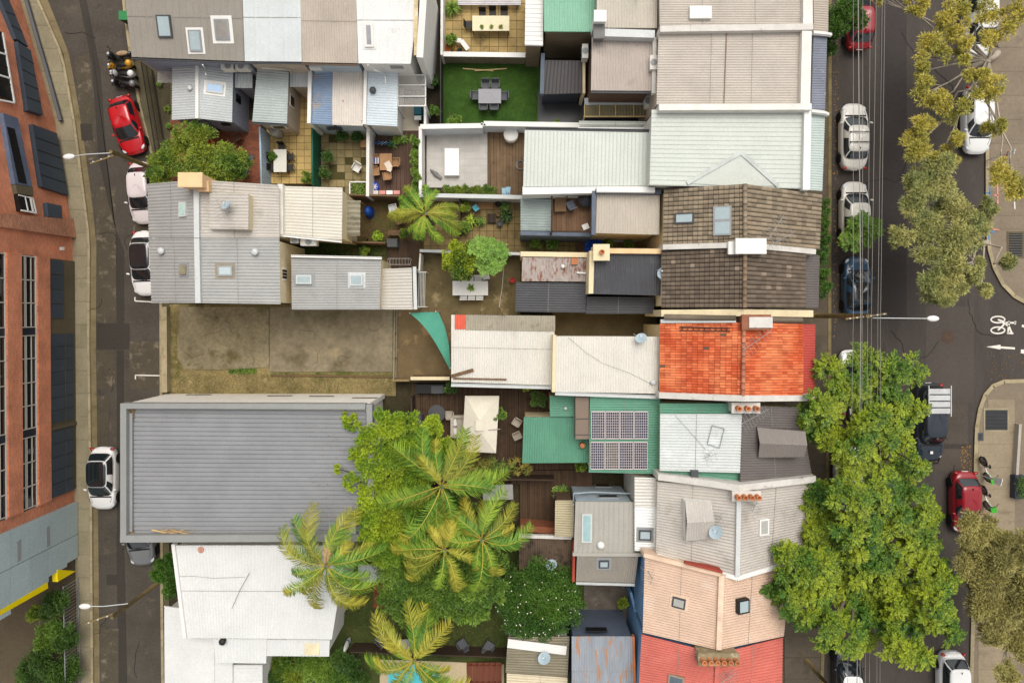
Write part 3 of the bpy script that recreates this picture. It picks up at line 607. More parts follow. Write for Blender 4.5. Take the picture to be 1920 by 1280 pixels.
block(t, [(482, 130, 3.1), (541, 135, 3.1), (538, 232, 3.0), (473, 228, 3.0)], w_beige, rm('grey_green_roof', 'a9b2b0'), 'h', pitch=.16); block(t, [(543, 136, 2.7), (580, 136, 2.7), (580, 163, 2.6), (543, 163, 2.6)], w_beige, r_lgrey, 'v')
gutter(t, (473, 231, 2.95), (538, 235, 2.95), dgrey); wn = part('window', MB().box(W(547, 190, 1.9), (.06, .8, .8)), white, t); part('pane', MB().box(W(548, 190, 1.9), (.07, .6, .6)), glassd, wn)
wn = part('window', MB().box(W(523, 238, 2.1), (.9, .06, .7)), white, t); part('pane', MB().box(W(523, 238.5, 2.1), (.7, .07, .5)), glassd, wn)
pipe(t, [(484, 118, 4.8), (490, 128, 4), (545, 132, 3.5), (546, 138, 2.8)], .04, white); aircon(435, 130, 3.4, 'white air conditioner pair, the one nearer the blue skylight wing'); aircon(459, 130, 3.4, 'white air conditioner pair, the one nearer the grey green wing')
t = house('terrace_house', 'terrace house with beige corrugated roof and rust patched rear wing', 615, 60)
R = block(t, [(561, -60, 6.3), (666, -60, 6.3), (671, 119, 5.0), (567, 117, 5.0)], w_pblue, r_beige, 'v', pitch=.15); gutter(t, (567, 120, 4.9), (671, 122, 4.9), mat('rusty_gutter', '6d5a4c', .7))
block(t, [(587, 136, 2.8), (624, 135, 3.05), (623, 234, 3.05), (585, 232, 2.8)], w_pblue, r_bluer, 'h', pitch=.14); block(t, [(624, 133, 3.1), (680, 133, 3.1), (680, 236, 3.0), (622, 234, 3.0)], w_pblue, r_rustw, 'v', pitch=.15)
capwall(t, [(581, 130, 3.05), (579, 231, 3.0)], .22, 4, white, 'party_wall'); vb = part('roof_box', MB().box(W(592, 124, 3.9), (.7, .4, .5)), white, t)
for x, y in ((620, 242), (635, 242)): part('window', MB().box(W(x, y, 2.0), (.45, .06, .5)), w_dk, t)
t = house('terrace_house', 'end terrace house with bright white roof and clear pergola', 735, 60)
R = block(t, [(666, -60, 6.3), (792, -60, 6.3), (770, 120, 5.0), (672, 119, 5.0)], white, r_white, 'v', 'rib', .6, .015); skylight(R, 692, 66, .55, 1.35, white, mat('white_blind', '9a9a9c', .2), border=.14, flash=white, fgrow=.12)
capwall(t, [(797, -60, 6.6), (787, 108, 5.6)], .4, 6.0, white, 'side_wall'); R2 = block(t, [(777, -60, 6.45), (784, -60, 6.45), (783, 104, 5.32), (776, 104, 5.32)], white, mat('peeling_flashing', 'd3bd92', .8, .2, 3, stain=('ebe6da', .55, 3)), 'v', 'flat', walls=False, name='flashing', thick=.03)
R = block(t, [(690, 131, 3.2), (746, 134, 3.2), (745, 237, 3.05), (687, 234, 3.05)], offwhite, rm('ice_roof', 'c3ccd2'), 'h', pitch=.16); vent(R, 700, 171, .2, .3, dgrey); capwall(t, [(685, 130, 3.4), (683, 233, 3.2)], .2, 4.2, white, 'party_wall')
pipe(t, [(690, 122, 6.0), (702, 132, 4.8), (722, 138, 3.45), (723, 158, 4.35)], .045, white); wn = part('window', MB().box(W(744, 126, 4.1), (.8, .05, .5)), grey, t)
p4 = part('pergola_roof', MB().sheet(W(748, 141, 2.7), W(798, 141, 2.7), W(798, 199, 2.6), W(748, 199, 2.6), .3, .01, 'flat', 0), clear, t)
for y in (141, 160, 181, 199): part('rafter', MB().bar(W(747, y, 2.72), W(799, y, 2.72), .06, .08), white, t)
for x in (747, 798): part('beam', MB().bar(W(x, 139, 2.64), W(x, 201, 2.64), .07, .1), white, t); pp = W(x, 200, 0); q = W(x, 200, 2.6); part('post', MB().bar((q.x, q.y, 0), (q.x, q.y, 2.6), .07, .07), white, t)
# ------------------------------------------------------------------ left middle pair
t = house('corner_house', 'grey corrugated gable house with peach chimney and cream rear wing', 400, 395)
R = block(t, [(276, 345, 5.2), (367, 337, 6.8), (368, 446, 6.8), (279, 446, 5.2)], cream, r_grey, 'h', pitch=.19); skylight(R, 344, 393, .55, .85, lgrey, mat('mint_glass', 'a9c6be', .2)); 
R2 = block(t, [(367, 337, 6.8), (523, 347, 5.4), (524, 446, 5.4), (368, 446, 6.8)], cream, r_stale, 'h', pitch=.19); capwall(t, [(367.5, 338, 6.95), (368.5, 446, 6.95)], .3, .25, lgrey, 'ridge_cap')
R3 = block(t, [(393, 362, 6.85), (466, 363, 6.6), (466, 430, 6.6), (393, 429, 6.85)], cream, r_stale, 'h', pitch=.19, z0=5.4, name='raised_roof', ins=.03); antenna(R3, 431, 398, 'thin tv antenna with small dish on the raised grey roof panel', 2, 6, 1.2, 1.3); dish(R3, 432, 388, 'small blue grey satellite dish beside the antenna on the raised roof panel', .3)
chimney(R2, 373, 344, 1.25, .7, 1.1, mat('peach_render', 'e0bd90', .8, .08, 2), 0); chimney(R2, 388, 352, .5, .5, .5, mat('peach_render'), 1)
block(t, [(527, 349, 4.6), (642, 352, 4.6), (641, 449, 4.6), (528, 441, 4.6)], cream, r_cream, 'h', pitch=.19); capwall(t, [(525, 345, 5.0), (526, 440, 5.0)], .3, 3, offwhite, 'flashing'); gutter(t, (525, 441, 4.9), (641, 453, 4.5), white)
mo = block(t, [(648, 376, 2.9), (676, 376, 2.6), (675, 442, 2.6), (648, 442, 2.9)], cream, r_mossy, 'h', pitch=.3, amp=.04, walls=False, name='awning'); 
for y in (378, 440): q = W(675, y, 2.5); part('awning_post', MB().bar((q.x, q.y, 0), (q.x, q.y, 2.5), .07, .07), timber, t)
aircon(583, 455, 3.6, 'white air conditioner under the long white downpipe', .95, .45, .5); aircon(556, 452, 3.6, 'small white air conditioner box on cream wall', .45, .3, .4)
t = house('corner_house', 'grey corrugated gable house with grey rear wing and striped verandah roof', 405, 510)
R = block(t, [(279, 447, 5.2), (368, 447, 6.8), (371, 568, 6.8), (284, 568, 5.2)], cream, r_grey, 'h', pitch=.19); vent(R, 304, 471, .2, .3); skylight(R, 345, 506, .5, .55, mat('tan_frame', '8f8472', .6), mat('dull_pane', '8f8a6c', .3), flash=grey)
R = block(t, [(368, 447, 6.8), (524, 447, 5.4), (526, 570, 5.4), (371, 568, 6.8)], cream, r_grey, 'h', pitch=.19); vent(R, 480, 473, .2, .3); skylight(R, 422, 508, .8, .6, grey, glassl, flash=mat('tan_frame')); capwall(t, [(368.5, 447, 6.95), (371, 568, 6.95)], .3, .25, lgrey, 'ridge_cap')
R = block(t, [(546, 481, 4.2), (715, 482, 4.2), (712, 580, 4.1), (547, 580, 4.1)], cream, r_grey, 'h', pitch=.16); skylight(R, 571, 524, .95, .55, lgrey, glassl, .2, flash=grey); skylight(R, 669, 525, .8, .7, lgrey, glassl, .2, flash=lgrey)
gutter(t, (546, 480, 4.3), (716, 484, 4.3), white); ww = part('window', MB().box(W(533, 514, 4.3), (.1, .75, .6)), white, t)
for k in range(3): part('pane', MB().box(W(533, 508 + k * 6, 4.32), (.12, .15, .62)), glassd, ww)
block(t, [(715, 504, 2.9), (772, 502, 2.9), (774, 580, 2.9), (712, 580, 2.9)], cream, poly_c, 'h', pitch=.2, walls=False, name='verandah_roof', thick=0); capwall(t, [(777, 500, 3.0), (779, 580, 3.0)], .22, .16, lgrey, 'beam')
for y in (503, 577): q = W(776, y, 2.8); part('post', MB().bar((q.x, q.y, 0), (q.x, q.y, 2.8), .09, .09), offwhite, t)
for k in range(5): pass
# ------------------------------------------------------------------ garage and white house, bottom left
t = house('garage', 'large flat warehouse with ribbed grey roof and grey parapet', 450, 885, 'warehouse')
block(t, [(236, 766, 4.9), (686, 770, 4.9), (690, 1003, 4.9), (236, 1003, 4.9)], offwhite, r_gar, 'h', 'slot', .27, .055, ins=-.1)
cp = mat('parapet_grey', '8b8c89', .55, .06); capwall(t, [(231, 761, 5.4), (685, 762, 5.4)], .32, .6, cp); capwall(t, [(231, 756, 5.402), (231, 1016, 5.402)], .36, .6, cp); capwall(t, [(225, 1010, 5.404), (700, 1008, 5.404)], .42, .6, cp); capwall(t, [(692, 758, 5.406), (697, 1012, 5.406)], .35, .6, cp)
gw = W(0, 757, 5.4).y - .02
part('wall_face', MB().prism([(W(229, 0, 5.4).x, gw), (W(690, 0, 5.4).x, gw), (W(690, 0, 5.4).x, gw - .3), (W(229, 0, 5.4).x, gw - .3)], 0, 4.85), mat('white_wall_face', 'e8e4dc', .75, .06), t)
for x, y in ((373, 740), (525, 742), (603, 743), (684, 746)):
    k = gw / (-(y - CY) / FOC); z = CAMH - k; part('slot_window', MB().box(((x - CX) * k / FOC, gw + .01, z), (1.6, .04, .28)), glassd, t)
part('roof_hatch', MB().box(W(653, 986, 5.0), (.95, .75, .35)), lgrey, t); part('box_gutter', MB().box(W(245, 885, 5.0), (.25, 7.1, .12)), grey, t)
litter('leaf_litter', [(240, 766), (252, 766), (250, 790), (240, 788)], 110, lm, .03, .08, 5.0); litter('leaf_litter', [(239, 975), (250, 985), (252, 1003), (239, 1003)], 120, lm, .03, .08, 5.0); litter('leaf_litter', [(300, 997), (640, 1000), (640, 1004), (300, 1004)], 120, lm, .03, .08, 5.0); litter('leaf_litter', [(560, 780), (684, 780), (684, 1000), (600, 1000)], 160, lm, .02, .06, 5.0)
wr = rm('bright_white_roof', 'cfcfcc', var=.05, stain=('bfb9ac', .66, .6, .25), stain2=('b5aea0', .68, 1.6, .1))
t = house('white_house', 'low house with broad plain white metal roof beside the grey warehouse', 470, 1110)
R = block(t, [(323, 1022, 4.6), (650, 1022, 4.6), (622, 1198, 4.5), (345, 1195, 4.5)], offwhite, wr, 'v', pitch=.2, amp=.01); part('roof_wire', MB().tube([R.at(x, y, .03) for x, y in ((337, 1080), (360, 1079), (400, 1083), (460, 1081))], .012, 4), grey, t); pipe(t, [(468, 1073, 4.75), (450, 1105, 4.75), (435, 1140, 4.75)], .015, dgrey, 'cable')
part('rust_spot', MB().lathe([(.2, 0), (.2, .03), (.1, .04)], R.at(377, 1030), 12), mat('rust_spot', 'b58472', .8, .3, 5), t); capwall(t, [(324, 1020, 4.75), (346, 1195, 4.65)], .2, .3, white, 'edge_flashing')
R = block(t, [(400, 1196, 4.3), (500, 1197, 4.3), (499, 1243, 4.2), (404, 1242, 4.2)], offwhite, wr, 'v', pitch=.2, amp=.01); vent(R, 420, 1199, .2, .4, blk); block(t, [(500, 1198, 4.25), (618, 1199, 4.25), (617, 1230, 4.15), (500, 1229, 4.15)], offwhite, wr, 'v', pitch=.2, amp=.01)
part('roof_stain_board', MB().box(W(585, 1214, 4.22), (.9, .85, .02)), mat('cream_board', 'd8cba8', .8), t)
R = block(t, [(307, 1136, 3.6), (338, 1140, 3.6), (402, 1198, 3.6), (402, 1340, 3.6)], offwhite, wr, 'v', 'flat', walls=False, name='lower_roof'); R = block(t, [(308, 1140, 3.55), (436, 1170, 3.55), (436, 1340, 3.55), (309, 1340, 3.55)], offwhite, wr, 'v', 'flat'); block(t, [(436, 1246, 3.4), (492, 1246, 3.4), (492, 1340, 3.4), (436, 1340, 3.4)], offwhite, wr, 'h', 'rib', .25, .03)
# ------------------------------------------------------------------ right side terraces, top to middle
t = house('terrace_house', 'terrace house with beige roof, white box skylight and mint green rear wing', 1370, 10)
R = block(t, [(1236, -60, 6.6), (1507, -60, 6.6), (1507, 47, 6.6), (1237, 47, 6.6)], w_beige, rm('sand_roof', 'b5aca1', var=.08, stain=('968a7c', .62, .8, .2)), 'h', pitch=.14); skylight(R, 1312, 26, 1.25, .72, white, white, .22, border=.06)
block(t, [(1526, -60, 5.3), (1554, -60, 5.1), (1553, 60, 5.1), (1526, 58, 5.3)], w_beige, r_beige, 'h', pitch=.14, walls=False, name='verandah_roof'); capwall(t, [(1515, -60, 6.9), (1515, 50, 6.9)], .55, 6.8, offwhite, 'front_parapet')
capwall(t, [(1238, 54, 7.0), (1525, 50, 7.0)], .36, 6.9, aged, 'party_wall')
block(t, [(1120, -50, 5.8), (1233, -50, 5.8), (1232, 53, 5.8), (1118, 52, 5.8)], w_beige, rm('dun_roof', 'b8b0a2', var=.08, stain=('a2906c', .62, .8, .2)), 'v', pitch=.16); R = block(t, [(1020, -50, 4.6), (1118, -50, 4.6), (1117, 60, 4.6), (1020, 59, 4.6)], w_timb, r_green2, 'v', pitch=.16); block(t, [(986, -50, 4.0), (1020, -50, 4.0), (1018, 86, 4.0), (984, 85, 4.0)], w_timb, white, 'h', 'rib', .28, .03)
R = Roof([(1118, 40, 5.6), (1225, 40, 5.6), (1225, 60, 5.6), (1118, 60, 5.6)]); R.par = t; R.obj = t; chimney(R, 1121, 45, .6, .55, 1.1, white); chimney(R, 1121, 66, .55, .75, .6, mat('lead_grey', '74726f', .6), 0); capwall(t, [(1132, 61, 6.1), (1228, 64, 6.1)], .45, 1.5, lgrey, 'box_gutter'); antenna(R, 1190, 3, 'spindly antenna tripod on the sand coloured rear roof', 1.2, 5, 1.1, 1.8)
t = house('terrace_house', 'terrace house with broad sand roof seamed down the middle and dark lean-to', 1370, 130)
R = block(t, [(1235, 62, 6.6), (1505, 62, 6.6), (1503, 196, 6.6), (1231, 196, 6.6)], w_beige, MATS['sand_roof'], 'h', pitch=.15); part('roof_seam', MB().bar(R.at(1362, 63, .03), R.at(1357, 195, .03), .06, .03), mat('seam', '7d6a5c', .7), t); capwall(t, [(1513, 58, 6.95), (1510, 200, 6.95)], .55, 6.9, offwhite, 'front_parapet'); capwall(t, [(1236, 201, 7.0), (1522, 200, 7.0)], .36, 6.9, offwhite, 'party_wall')
block(t, [(1526, 66, 5.2), (1551, 66, 5.0), (1547, 206, 5.0), (1521, 206, 5.2)], w_beige, rm('slate_blue_roof', '7f838f', var=.12, stain=('b6bcc8', .6, 2, .08)), 'h', pitch=.15, walls=False, name='verandah_roof'); part('verandah_end', MB().tube([W(1524, 62, 5.4), W(1548, 64, 5.3), W(1557, 66, 5.1)], .14, 6), white, t)
R = block(t, [(1110, 71, 5.5), (1226, 72, 5.5), (1223, 172, 5.4), (1108, 171, 5.4)], w_brown, rm('warm_grey_roof', 'ab9f96', var=.09, stain=('91857b', .6, .8, .2)), 'v', pitch=.16); gutter(t, (1108, 173, 5.35), (1223, 174, 5.35), dgrey); capwall(t, [(1228, 70, 5.8), (1226, 175, 5.7)], .22, .4, offwhite, 'flashing')
R = block(t, [(1022, 113, 2.7), (1093, 114, 2.7), (1092, 175, 2.5), (1015, 177, 2.5)], w_dk, rm('black_roof', '3f3b3c', var=.08), 'v', 'rib', .22, .035); capwall(t, [(1018, 100, 2.9), (1016, 176, 2.7)], .24, .5, mat('slate_cap', '596270', .6), 'barge'); capwall(t, [(1095, 113, 3.0), (1095, 175, 2.8)], .16, 2.5, cream, 'flashing')
gl = block(t, [(1096, 184, 3.0), (1213, 184, 3.0), (1212, 197, 2.9), (1096, 197, 2.9)], w_grey, r_lgrey, 'h', pitch=.16, walls=False); pg = part('pergola_sheet', MB().sheet(W(1096, 197, 2.85), W(1212, 197, 2.85), W(1212, 219, 2.7), W(1096, 219, 2.7), .2, .015, 'corr', 0), mat('amber_sheet', '8a7f5c', .3, .15, alpha=.75), t, True)
ym = mat('yellowed_timber', 'c9b07a', .7)
for x in (1096, 1124, 1154, 1188, 1213): part('rafter', MB().bar(W(x, 197, 2.9), W(x, 219, 2.75), .06, .08), ym, t)
part('beam', MB().bar(W(1094, 219, 2.72), W(1215, 219, 2.72), .08, .1), ym, t)
for x in (1096, 1213): q = W(x, 219, 2.7); part('post', MB().bar((q.x, q.y, 0), (q.x, q.y, 2.7), .08, .08), ym, t)
aircon(1095, 104, 3.0, 'tall white air conditioner at the corner of the black lean-to roof', .35, .85, .7); aircon(1212, 194, 3.3, 'white air conditioner over the amber pergola', .35, .8, .5); aircon(1223, 122, 5.5, 'white air conditioner on the edge of the warm grey roof', .4, .8, .4)
t = house('terrace_house', 'house with wide pale green ribbed roofs and triangular dormer outline', 1365, 275)
R = block(t, [(1222, 206, 6.4), (1510, 206, 6.4), (1508, 354, 6.4), (1218, 347, 6.4)], offwhite, r_pale, 'h', 'slot', .25, .03)
part('gable_slope', MB().add([R.at(1288, 344, .04), R.at(1387, 288, .2), R.at(1458, 349, .04), R.at(1375, 349, .04), R.at(1387, 288, .02)], [(0, 3, 1), (3, 2, 1), (0, 1, 4), (4, 1, 2)]), r_pale, R.obj)
for a, b in (((1288, 344, .08), (1387, 288, .23)), ((1387, 288, .23), (1458, 349, .08))): part('gable_cap', MB().bar(R.at(*a), R.at(*b), .22, .05), mat('cap_grey', 'b9bdb8', .5), R.obj)
capwall(t, [(1515, 206, 6.7), (1512, 356, 6.7)], .4, 6.6, white, 'front_parapet'); block(t, [(1520, 214, 5.2), (1547, 214, 5.0), (1542, 358, 5.0), (1516, 356, 5.2)], offwhite, rm('pale_teal_roof', 'b7c2bd', var=.05), 'h', pitch=.15, walls=False, name='verandah_roof'); part('verandah_end', MB().tube([W(1520, 209, 5.5), W(1545, 212, 5.3), W(1552, 215, 5.2)], .14, 6), white, t)
R = block(t, [(984, 244, 5.2), (1221, 249, 5.2), (1219, 348, 5.2), (981, 350, 5.2)], offwhite, r_pale, 'v', 'rib', .22, .035); capwall(t, [(980, 357, 5.15), (1222, 352, 5.15)], .5, 5, white, 'edge_flashing'); gutter(t, (985, 242, 5.1), (1221, 246, 5.1), dgrey)
block(t, [(1086, 227, 3.2), (1216, 228, 3.2), (1216, 236, 3.1), (1086, 236, 3.1)], offwhite, r_pale, 'h', pitch=.16); block(t, [(1084, 238, 3.3), (1216, 238, 3.3), (1216, 243, 3.3), (1084, 243, 3.3)], offwhite, lgrey, 'h', 'flat')
# dark tiled pair
dt = mat('brown_roof_tile', '847663', .8, .14, 1.5, isl=.3, stain=('4f4337', .6, 2.2, .15), fine=.15); dt2 = mat('dark_roof_tile', '675a4d', .8, .14, 1.5, isl=.2, stain=('4a3f35', .6, 2.2, .15), fine=.15); under = mat('tile_underlay', '201b17', .9)
t = house('tiled_house', 'house with mottled brown tile roof and three flat skylights', 1390, 405)
qa = [(1245, 355, 5.6), (1397, 345, 7.6), (1397, 456, 7.6), (1243, 461, 5.6)]; qb = [(1397, 345, 7.6), (1540, 365, 5.6), (1535, 468, 5.6), (1397, 456, 7.6)]
R = block(t, qa, cream, under, 'h', 'flat', name='roof_base'); R2 = block(t, qb, cream, under, 'h', 'flat', name='roof_base'); tile_slopes(t, [(qa, 16, 13, 1), (qb, 15, 13, -1)], dt, 'barrel', accents=(mat('pale_tile', '8d7c66', .8, .1), .08)); ridge_caps(t, (1397, 345, 7.7), (1397, 455, 7.7), dt, 9)
skylight(R, 1284, 410, 1.1, .62, dgrey, glassl, .2); skylight(R, 1355, 401, 1.0, .85, grey, glassl, .2); skylight(R, 1355, 428, 1.0, .85, grey, glassl, .2)
capwall(t, [(1243, 463, 5.95), (1397, 459, 7.85), (1530, 472, 5.95)], .3, 2.5, aged, 'party_wall'); antenna(R2, 1440, 432, 'bluish tv antenna on the mottled brown tile roof', 1.0, 9, 1.6, 1.2); antenna(R2, 1452, 452, 'wide bare tv antenna beside the white chimney block', .5, 7, 1.6, 1.1)
chimney(R2, 1402, 463, 1.6, .75, .55, white); chimney(R, 1372, 466, .5, .6, .4, white)
block(t, [(1119, 363, 5.0), (1237, 366, 5.0), (1236, 440, 5.0), (1117, 437, 5.0)], cream, rm('warm_beige_roof', 'b3a99b', var=.07), 'v', pitch=.16); capwall(t, [(1116, 359, 5.2), (1240, 360, 5.2)], .25, .5, mat('slate_cap'), 'flashing'); capwall(t, [(1114, 358, 5.2), (1113, 440, 5.2)], .25, .5, mat('slate_cap'), 'flashing'); capwall(t, [(1119, 355, 5.6), (1228, 356, 5.6)], .3, 3, white, 'flashing')
block(t, [(976, 372, 3.6), (1034, 374, 3.7), (1033, 433, 3.7), (976, 432, 3.6)], w_grey, rm('verdigris_roof', '8a9490', var=.12, stain=('aeb4ae', .6, .9, .2)), 'h', pitch=.16); capwall(t, [(976, 437, 3.6), (1110, 440, 3.6)], .25, 3.5, mat('slate_cap'), 'parapet')
# roof terrace
dk = part('terrace_deck', MB().prism(poly(rect(1035, 356, 1112, 437), 3.4), 0, 3.4), w_grey, t); dkm = mat('terrace_plank', '6b4f38', .8, .15, 2, isl=.22)
for i in range(24): x = 1036 + i * 3.15; part('deck_plank', MB().prism(poly(rect(x, 366, x + 2.8, 434), 3.44), 3.4, 3.44), dkm, dk)
for a, b in (((1035, 355), (1113, 357)), ((1035, 366), (1113, 366)), ((1035, 355), (1034, 437)), ((1112, 355), (1112, 437)), ((1063, 355), (1063, 370)), ((1088, 355), (1088, 370)), ((1034, 434), (1112, 435))): part('pergola_beam', MB().bar(W(*a, 4.4), W(*b, 4.4), .1, .1), mat('dark_timber', '3f3126', .8), dk)
for a in ((1035, 355), (1112, 356), (1034, 436), (1112, 436)): q = W(*a, 4.4); part('pergola_post', MB().bar((q.x, q.y, 3.4), (q.x, q.y, 4.4), .1, .1), mat('dark_timber'), dk)
qa = [(1241, 472, 5.6), (1397, 464, 7.6), (1396, 577, 7.6), (1240, 577, 5.6)]; qb = [(1397, 464, 7.6), (1510, 477, 6.05), (1509, 577, 6.05), (1396, 577, 7.6)]
t = house('tiled_house', 'house with dark brown grid tile roof and charcoal rear wing', 1390, 525)
R = block(t, qa, cream, under, 'h', 'flat', name='roof_base'); R2 = block(t, qb, cream, under, 'h', 'flat', name='roof_base'); tile_slopes(t, [(qa, 17, 13, 1), (qb, 12, 13, -1)], dt2, 'barrel', accents=(mat('faded_tile', '8a7a6a', .8), .04)); ridge_caps(t, (1397, 464, 7.7), (1396, 577, 7.7), mat('ridge_tile', '7a6653', .8, isl=.15), 9)
block(t, [(1511, 479, 5.2), (1537, 479, 5.0), (1535, 577, 5.0), (1511, 577, 5.2)], cream, r_brownd, 'h', pitch=.15, walls=False, name='verandah_roof')
R = block(t, [(1113, 477, 5.0), (1239, 476, 5.0), (1238, 554, 4.9), (1111, 551, 4.9)], cream, r_dark, 'v', pitch=.15); capwall(t, [(1130, 470, 5.3), (1240, 471, 5.3)], .3, 5.2, mat('sandy_parapet', 'd8b98c', .8, .1, 2), 'parapet'); chimney(R, 1125, 475, .85, .85, .7, cream, 1, potlen=.3); capwall(t, [(1110, 470, 5.2), (1108, 550, 5.1)], .28, 5.1, cream, 'side_wall'); dish(R, 1241, 513, 'blue grey satellite dish at the edge of the charcoal roof', .4, 2.6)
R = block(t, [(979, 482, 3.6), (1105, 484, 3.6), (1104, 528, 3.5), (978, 527, 3.5)], cream, r_rust, 'v', pitch=.14); vent(R, 1055, 500, .12, .3, white); part('flue_box', MB().box(R.at(1077, 490, .1), (.4, .4, .3)), terracotta, t); part('pipe', MB().bar(R.at(1081, 511, .1), R.at(1098, 512, .1), .1, .1), white, t); capwall(t, [(976, 476, 3.7), (1108, 478, 3.7)], .3, 3.6, cream, 'parapet')
block(t, [(968, 529, 3.3), (1101, 531, 3.4), (1099, 586, 3.4), (966, 584, 3.3)], cream, r_dark, 'h', pitch=.15); block(t, [(1101, 556, 3.6), (1227, 557, 3.6), (1226, 588, 3.5), (1099, 588, 3.5)], cream, r_dark, 'h', pitch=.15)
# the orange tiled house with the long yard
ot = mat('orange_roof_tile', 'c4562f', .75, .16, 1.2, isl=.15, hue='d67b50', stain=('dc9470', .6, 1.6, .2), stain2=('80523c', .64, 4, .12), fine=.12)
t = house('tiled_house', 'house with bright orange terracotta tile roof and red verandah', 1380, 670)
qa = [(1237, 606, 5.6), (1395, 604, 7.6), (1393, 743, 7.6), (1237, 737, 5.6)]; qb = [(1395, 604, 7.6), (1505, 607, 6.1), (1505, 741, 6.1), (1393, 743, 7.6)]
uo = mat('orange_underlay', '5a2a1c', .9); R = block(t, qa, cream, uo, 'h', 'flat', name='roof_base'); R2 = block(t, qb, cream, uo, 'h', 'flat', name='roof_base'); tile_slopes(t, [(qa, 15, 27, 1), (qb, 11, 27, -1)], ot, 'flat', accents=(mat('sooty_tile', '6e5646', .8), .012)); ridge_caps(t, (1395, 604, 7.72), (1393, 742, 7.72), mat('ridge_orange', 'b5765c', .8, isl=.2), 11, .12)
block(t, [(1506, 608, 5.3), (1529, 608, 5.1), (1527, 741, 5.1), (1506, 741, 5.3)], cream, rm('red_roof', 'b24b41', var=.08), 'h', pitch=.15, walls=False, name='verandah_roof')
capwall(t, [(1240, 587, 5.9), (1395, 586, 7.4), (1525, 588, 5.7)], .4, 5, cream, 'party_wall'); part('box_gutter', MB().tube([W(1246, 594, 6.0), W(1380, 597, 7.5)], .17, 8), mat('brown_gutter', '6d6252', .6), t, True); part('box_gutter', MB().tube([W(1400, 599, 7.5), W(1503, 600, 6.4)], .15, 8), mat('brown_gutter'), t, True); capwall(t, [(1239, 602, 5.8), (1380, 601, 7.6)], .22, .2, lgrey, 'flashing')
ch = chimney(R2, 1412, 604, 1.5, .75, .55, mat('chimney_brick', '8a5a44', .85, .2, 3), 0); part('render_cap', MB().box(R2.at(1412, 604, .62) , (1.3, .6, .1)), aged, ch); antenna(R2, 1405, 637, 'large tv antenna with crossed stays on the orange tile roof', .6, 8, 1.9, 1.3)
capwall(t, [(1236, 741, 5.9), (1393, 747, 7.8), (1530, 746, 5.9)], .34, 5, aged, 'party_wall')
part('ladder', MB().bar(R.at(1275, 613, .12), R.at(1370, 615, .12), .05, .05).bar(R.at(1275, 619, .12), R.at(1370, 621, .12), .05, .05), mat('black_steel', '2b2622', .6), R.obj)
for i in range(9): part('rung', MB().bar(R.at(1280 + i * 10.5, 613, .12), R.at(1280 + i * 10.5, 620, .12), .035, .035), mat('black_steel'), R.obj)
R = block(t, [(1043, 630, 5.0), (1236, 631, 5.0), (1234, 738, 4.9), (1041, 734, 4.9)], cream, rm('bone_roof', 'cfcac0', var=.06, stain=('b6aea0', .62, .7, .2)), 'v', pitch=.15); gutter(t, (1041, 737, 4.85), (1236, 744, 4.85), lgrey, .2); part('roof_wire', MB().tube([R.at(x, y, .03) for x, y in ((1065, 632), (1100, 662), (1130, 681), (1180, 699), (1222, 720))], .012, 4), grey, t); vent(R, 1224, 716, .17, .25); dish(R, 1199, 634, 'grey satellite dish on the bone coloured roof edge', .35, 2.0); capwall(t, [(1040, 628, 5.05), (1038, 735, 5.0)], .2, 4, cream, 'side_wall')
R = block(t, [(846, 590, 3.8), (1041, 592, 3.9), (1036, 722, 3.8), (846, 716, 3.7)], cream, MATS['bone_roof'], 'v', pitch=.15); block(t, [(874, 590, 3.87), (1041, 592, 3.97), (1041, 621, 3.95), (873, 618, 3.85)], cream, rm('mouldy_roof', '99917f', var=.14, stain=('6c6552', .55, 1.5, .15)), 'v', pitch=.15, walls=False, name='old_sheet', thick=.02)
part('tile_patch', MB().sheet(R.at(853, 590, .06), R.at(873, 590, .06), R.at(873, 617, .06), R.at(853, 617, .06), .18, .03, 'corr', .02), mat('patch_orange', 'd0604a', .7, .08), t, True); part('loose_plank', MB().bar(R.at(846, 705, .08), R.at(888, 693, .1), .2, .05), timber, t); part('loose_plank', MB().bar(R.at(850, 709, .06), R.at(950, 711, .06), .1, .06), timber, t); gutter(t, (846, 721, 3.65), (1038, 726, 3.75), lgrey, .2)
# ------------------------------------------------------------------ green house and its neighbours below
t = house('green_house', 'house with green metal rear roofs, solar panels and brown grey dormer', 1260, 820)
block(t, [(982, 782, 3.4), (1106, 782, 3.4), (1105, 867, 3.3), (979, 868, 3.3)], cream, r_green, 'v', pitch=.15); R = block(t, [(1031, 742, 3.6), (1080, 742, 3.6), (1080, 781, 3.55), (1031, 781, 3.55)], cream, r_green, 'h', pitch=.15); part('brown_cowl', MB().prism(poly(rect(1079, 744, 1104, 823), 4.5), 3, 4.5), mat('brown_panel', '7b6b5d', .6, .08), t)
for y in (785, 815): part('strap', MB().bar(W(1077, y, 4.52), W(1106, y, 4.52), .05, .03), dgrey, t)
RG = block(t, [(1106, 742, 4.6), (1238, 742, 4.6), (1236, 888, 4.5), (1104, 885, 4.5)], cream, r_green, 'h', pitch=.15); vent(R, 1060, 765, .1, .2)
for px, py in ((1091, 833),): part('flue', MB().lathe([(.17, 0), (.17, .4), (.12, .45)], W(px, py, 3.4), 12), terracotta, t, True)
block(t, [(1238, 756, 5.4), (1392, 756, 6.5), (1388, 912, 6.5), (1238, 890, 5.4)], cream, r_green, 'h', pitch=.15); R = block(t, [(1238, 776, 5.6), (1393, 776, 6.85), (1388, 886, 6.85), (1237, 882, 5.6)], cream, rm('silver_roof', 'c6c9c6', var=.06, stain=('dfe2df', .6, .6, .2)), 'h', pitch=.17, walls=False, name='patched_roof')
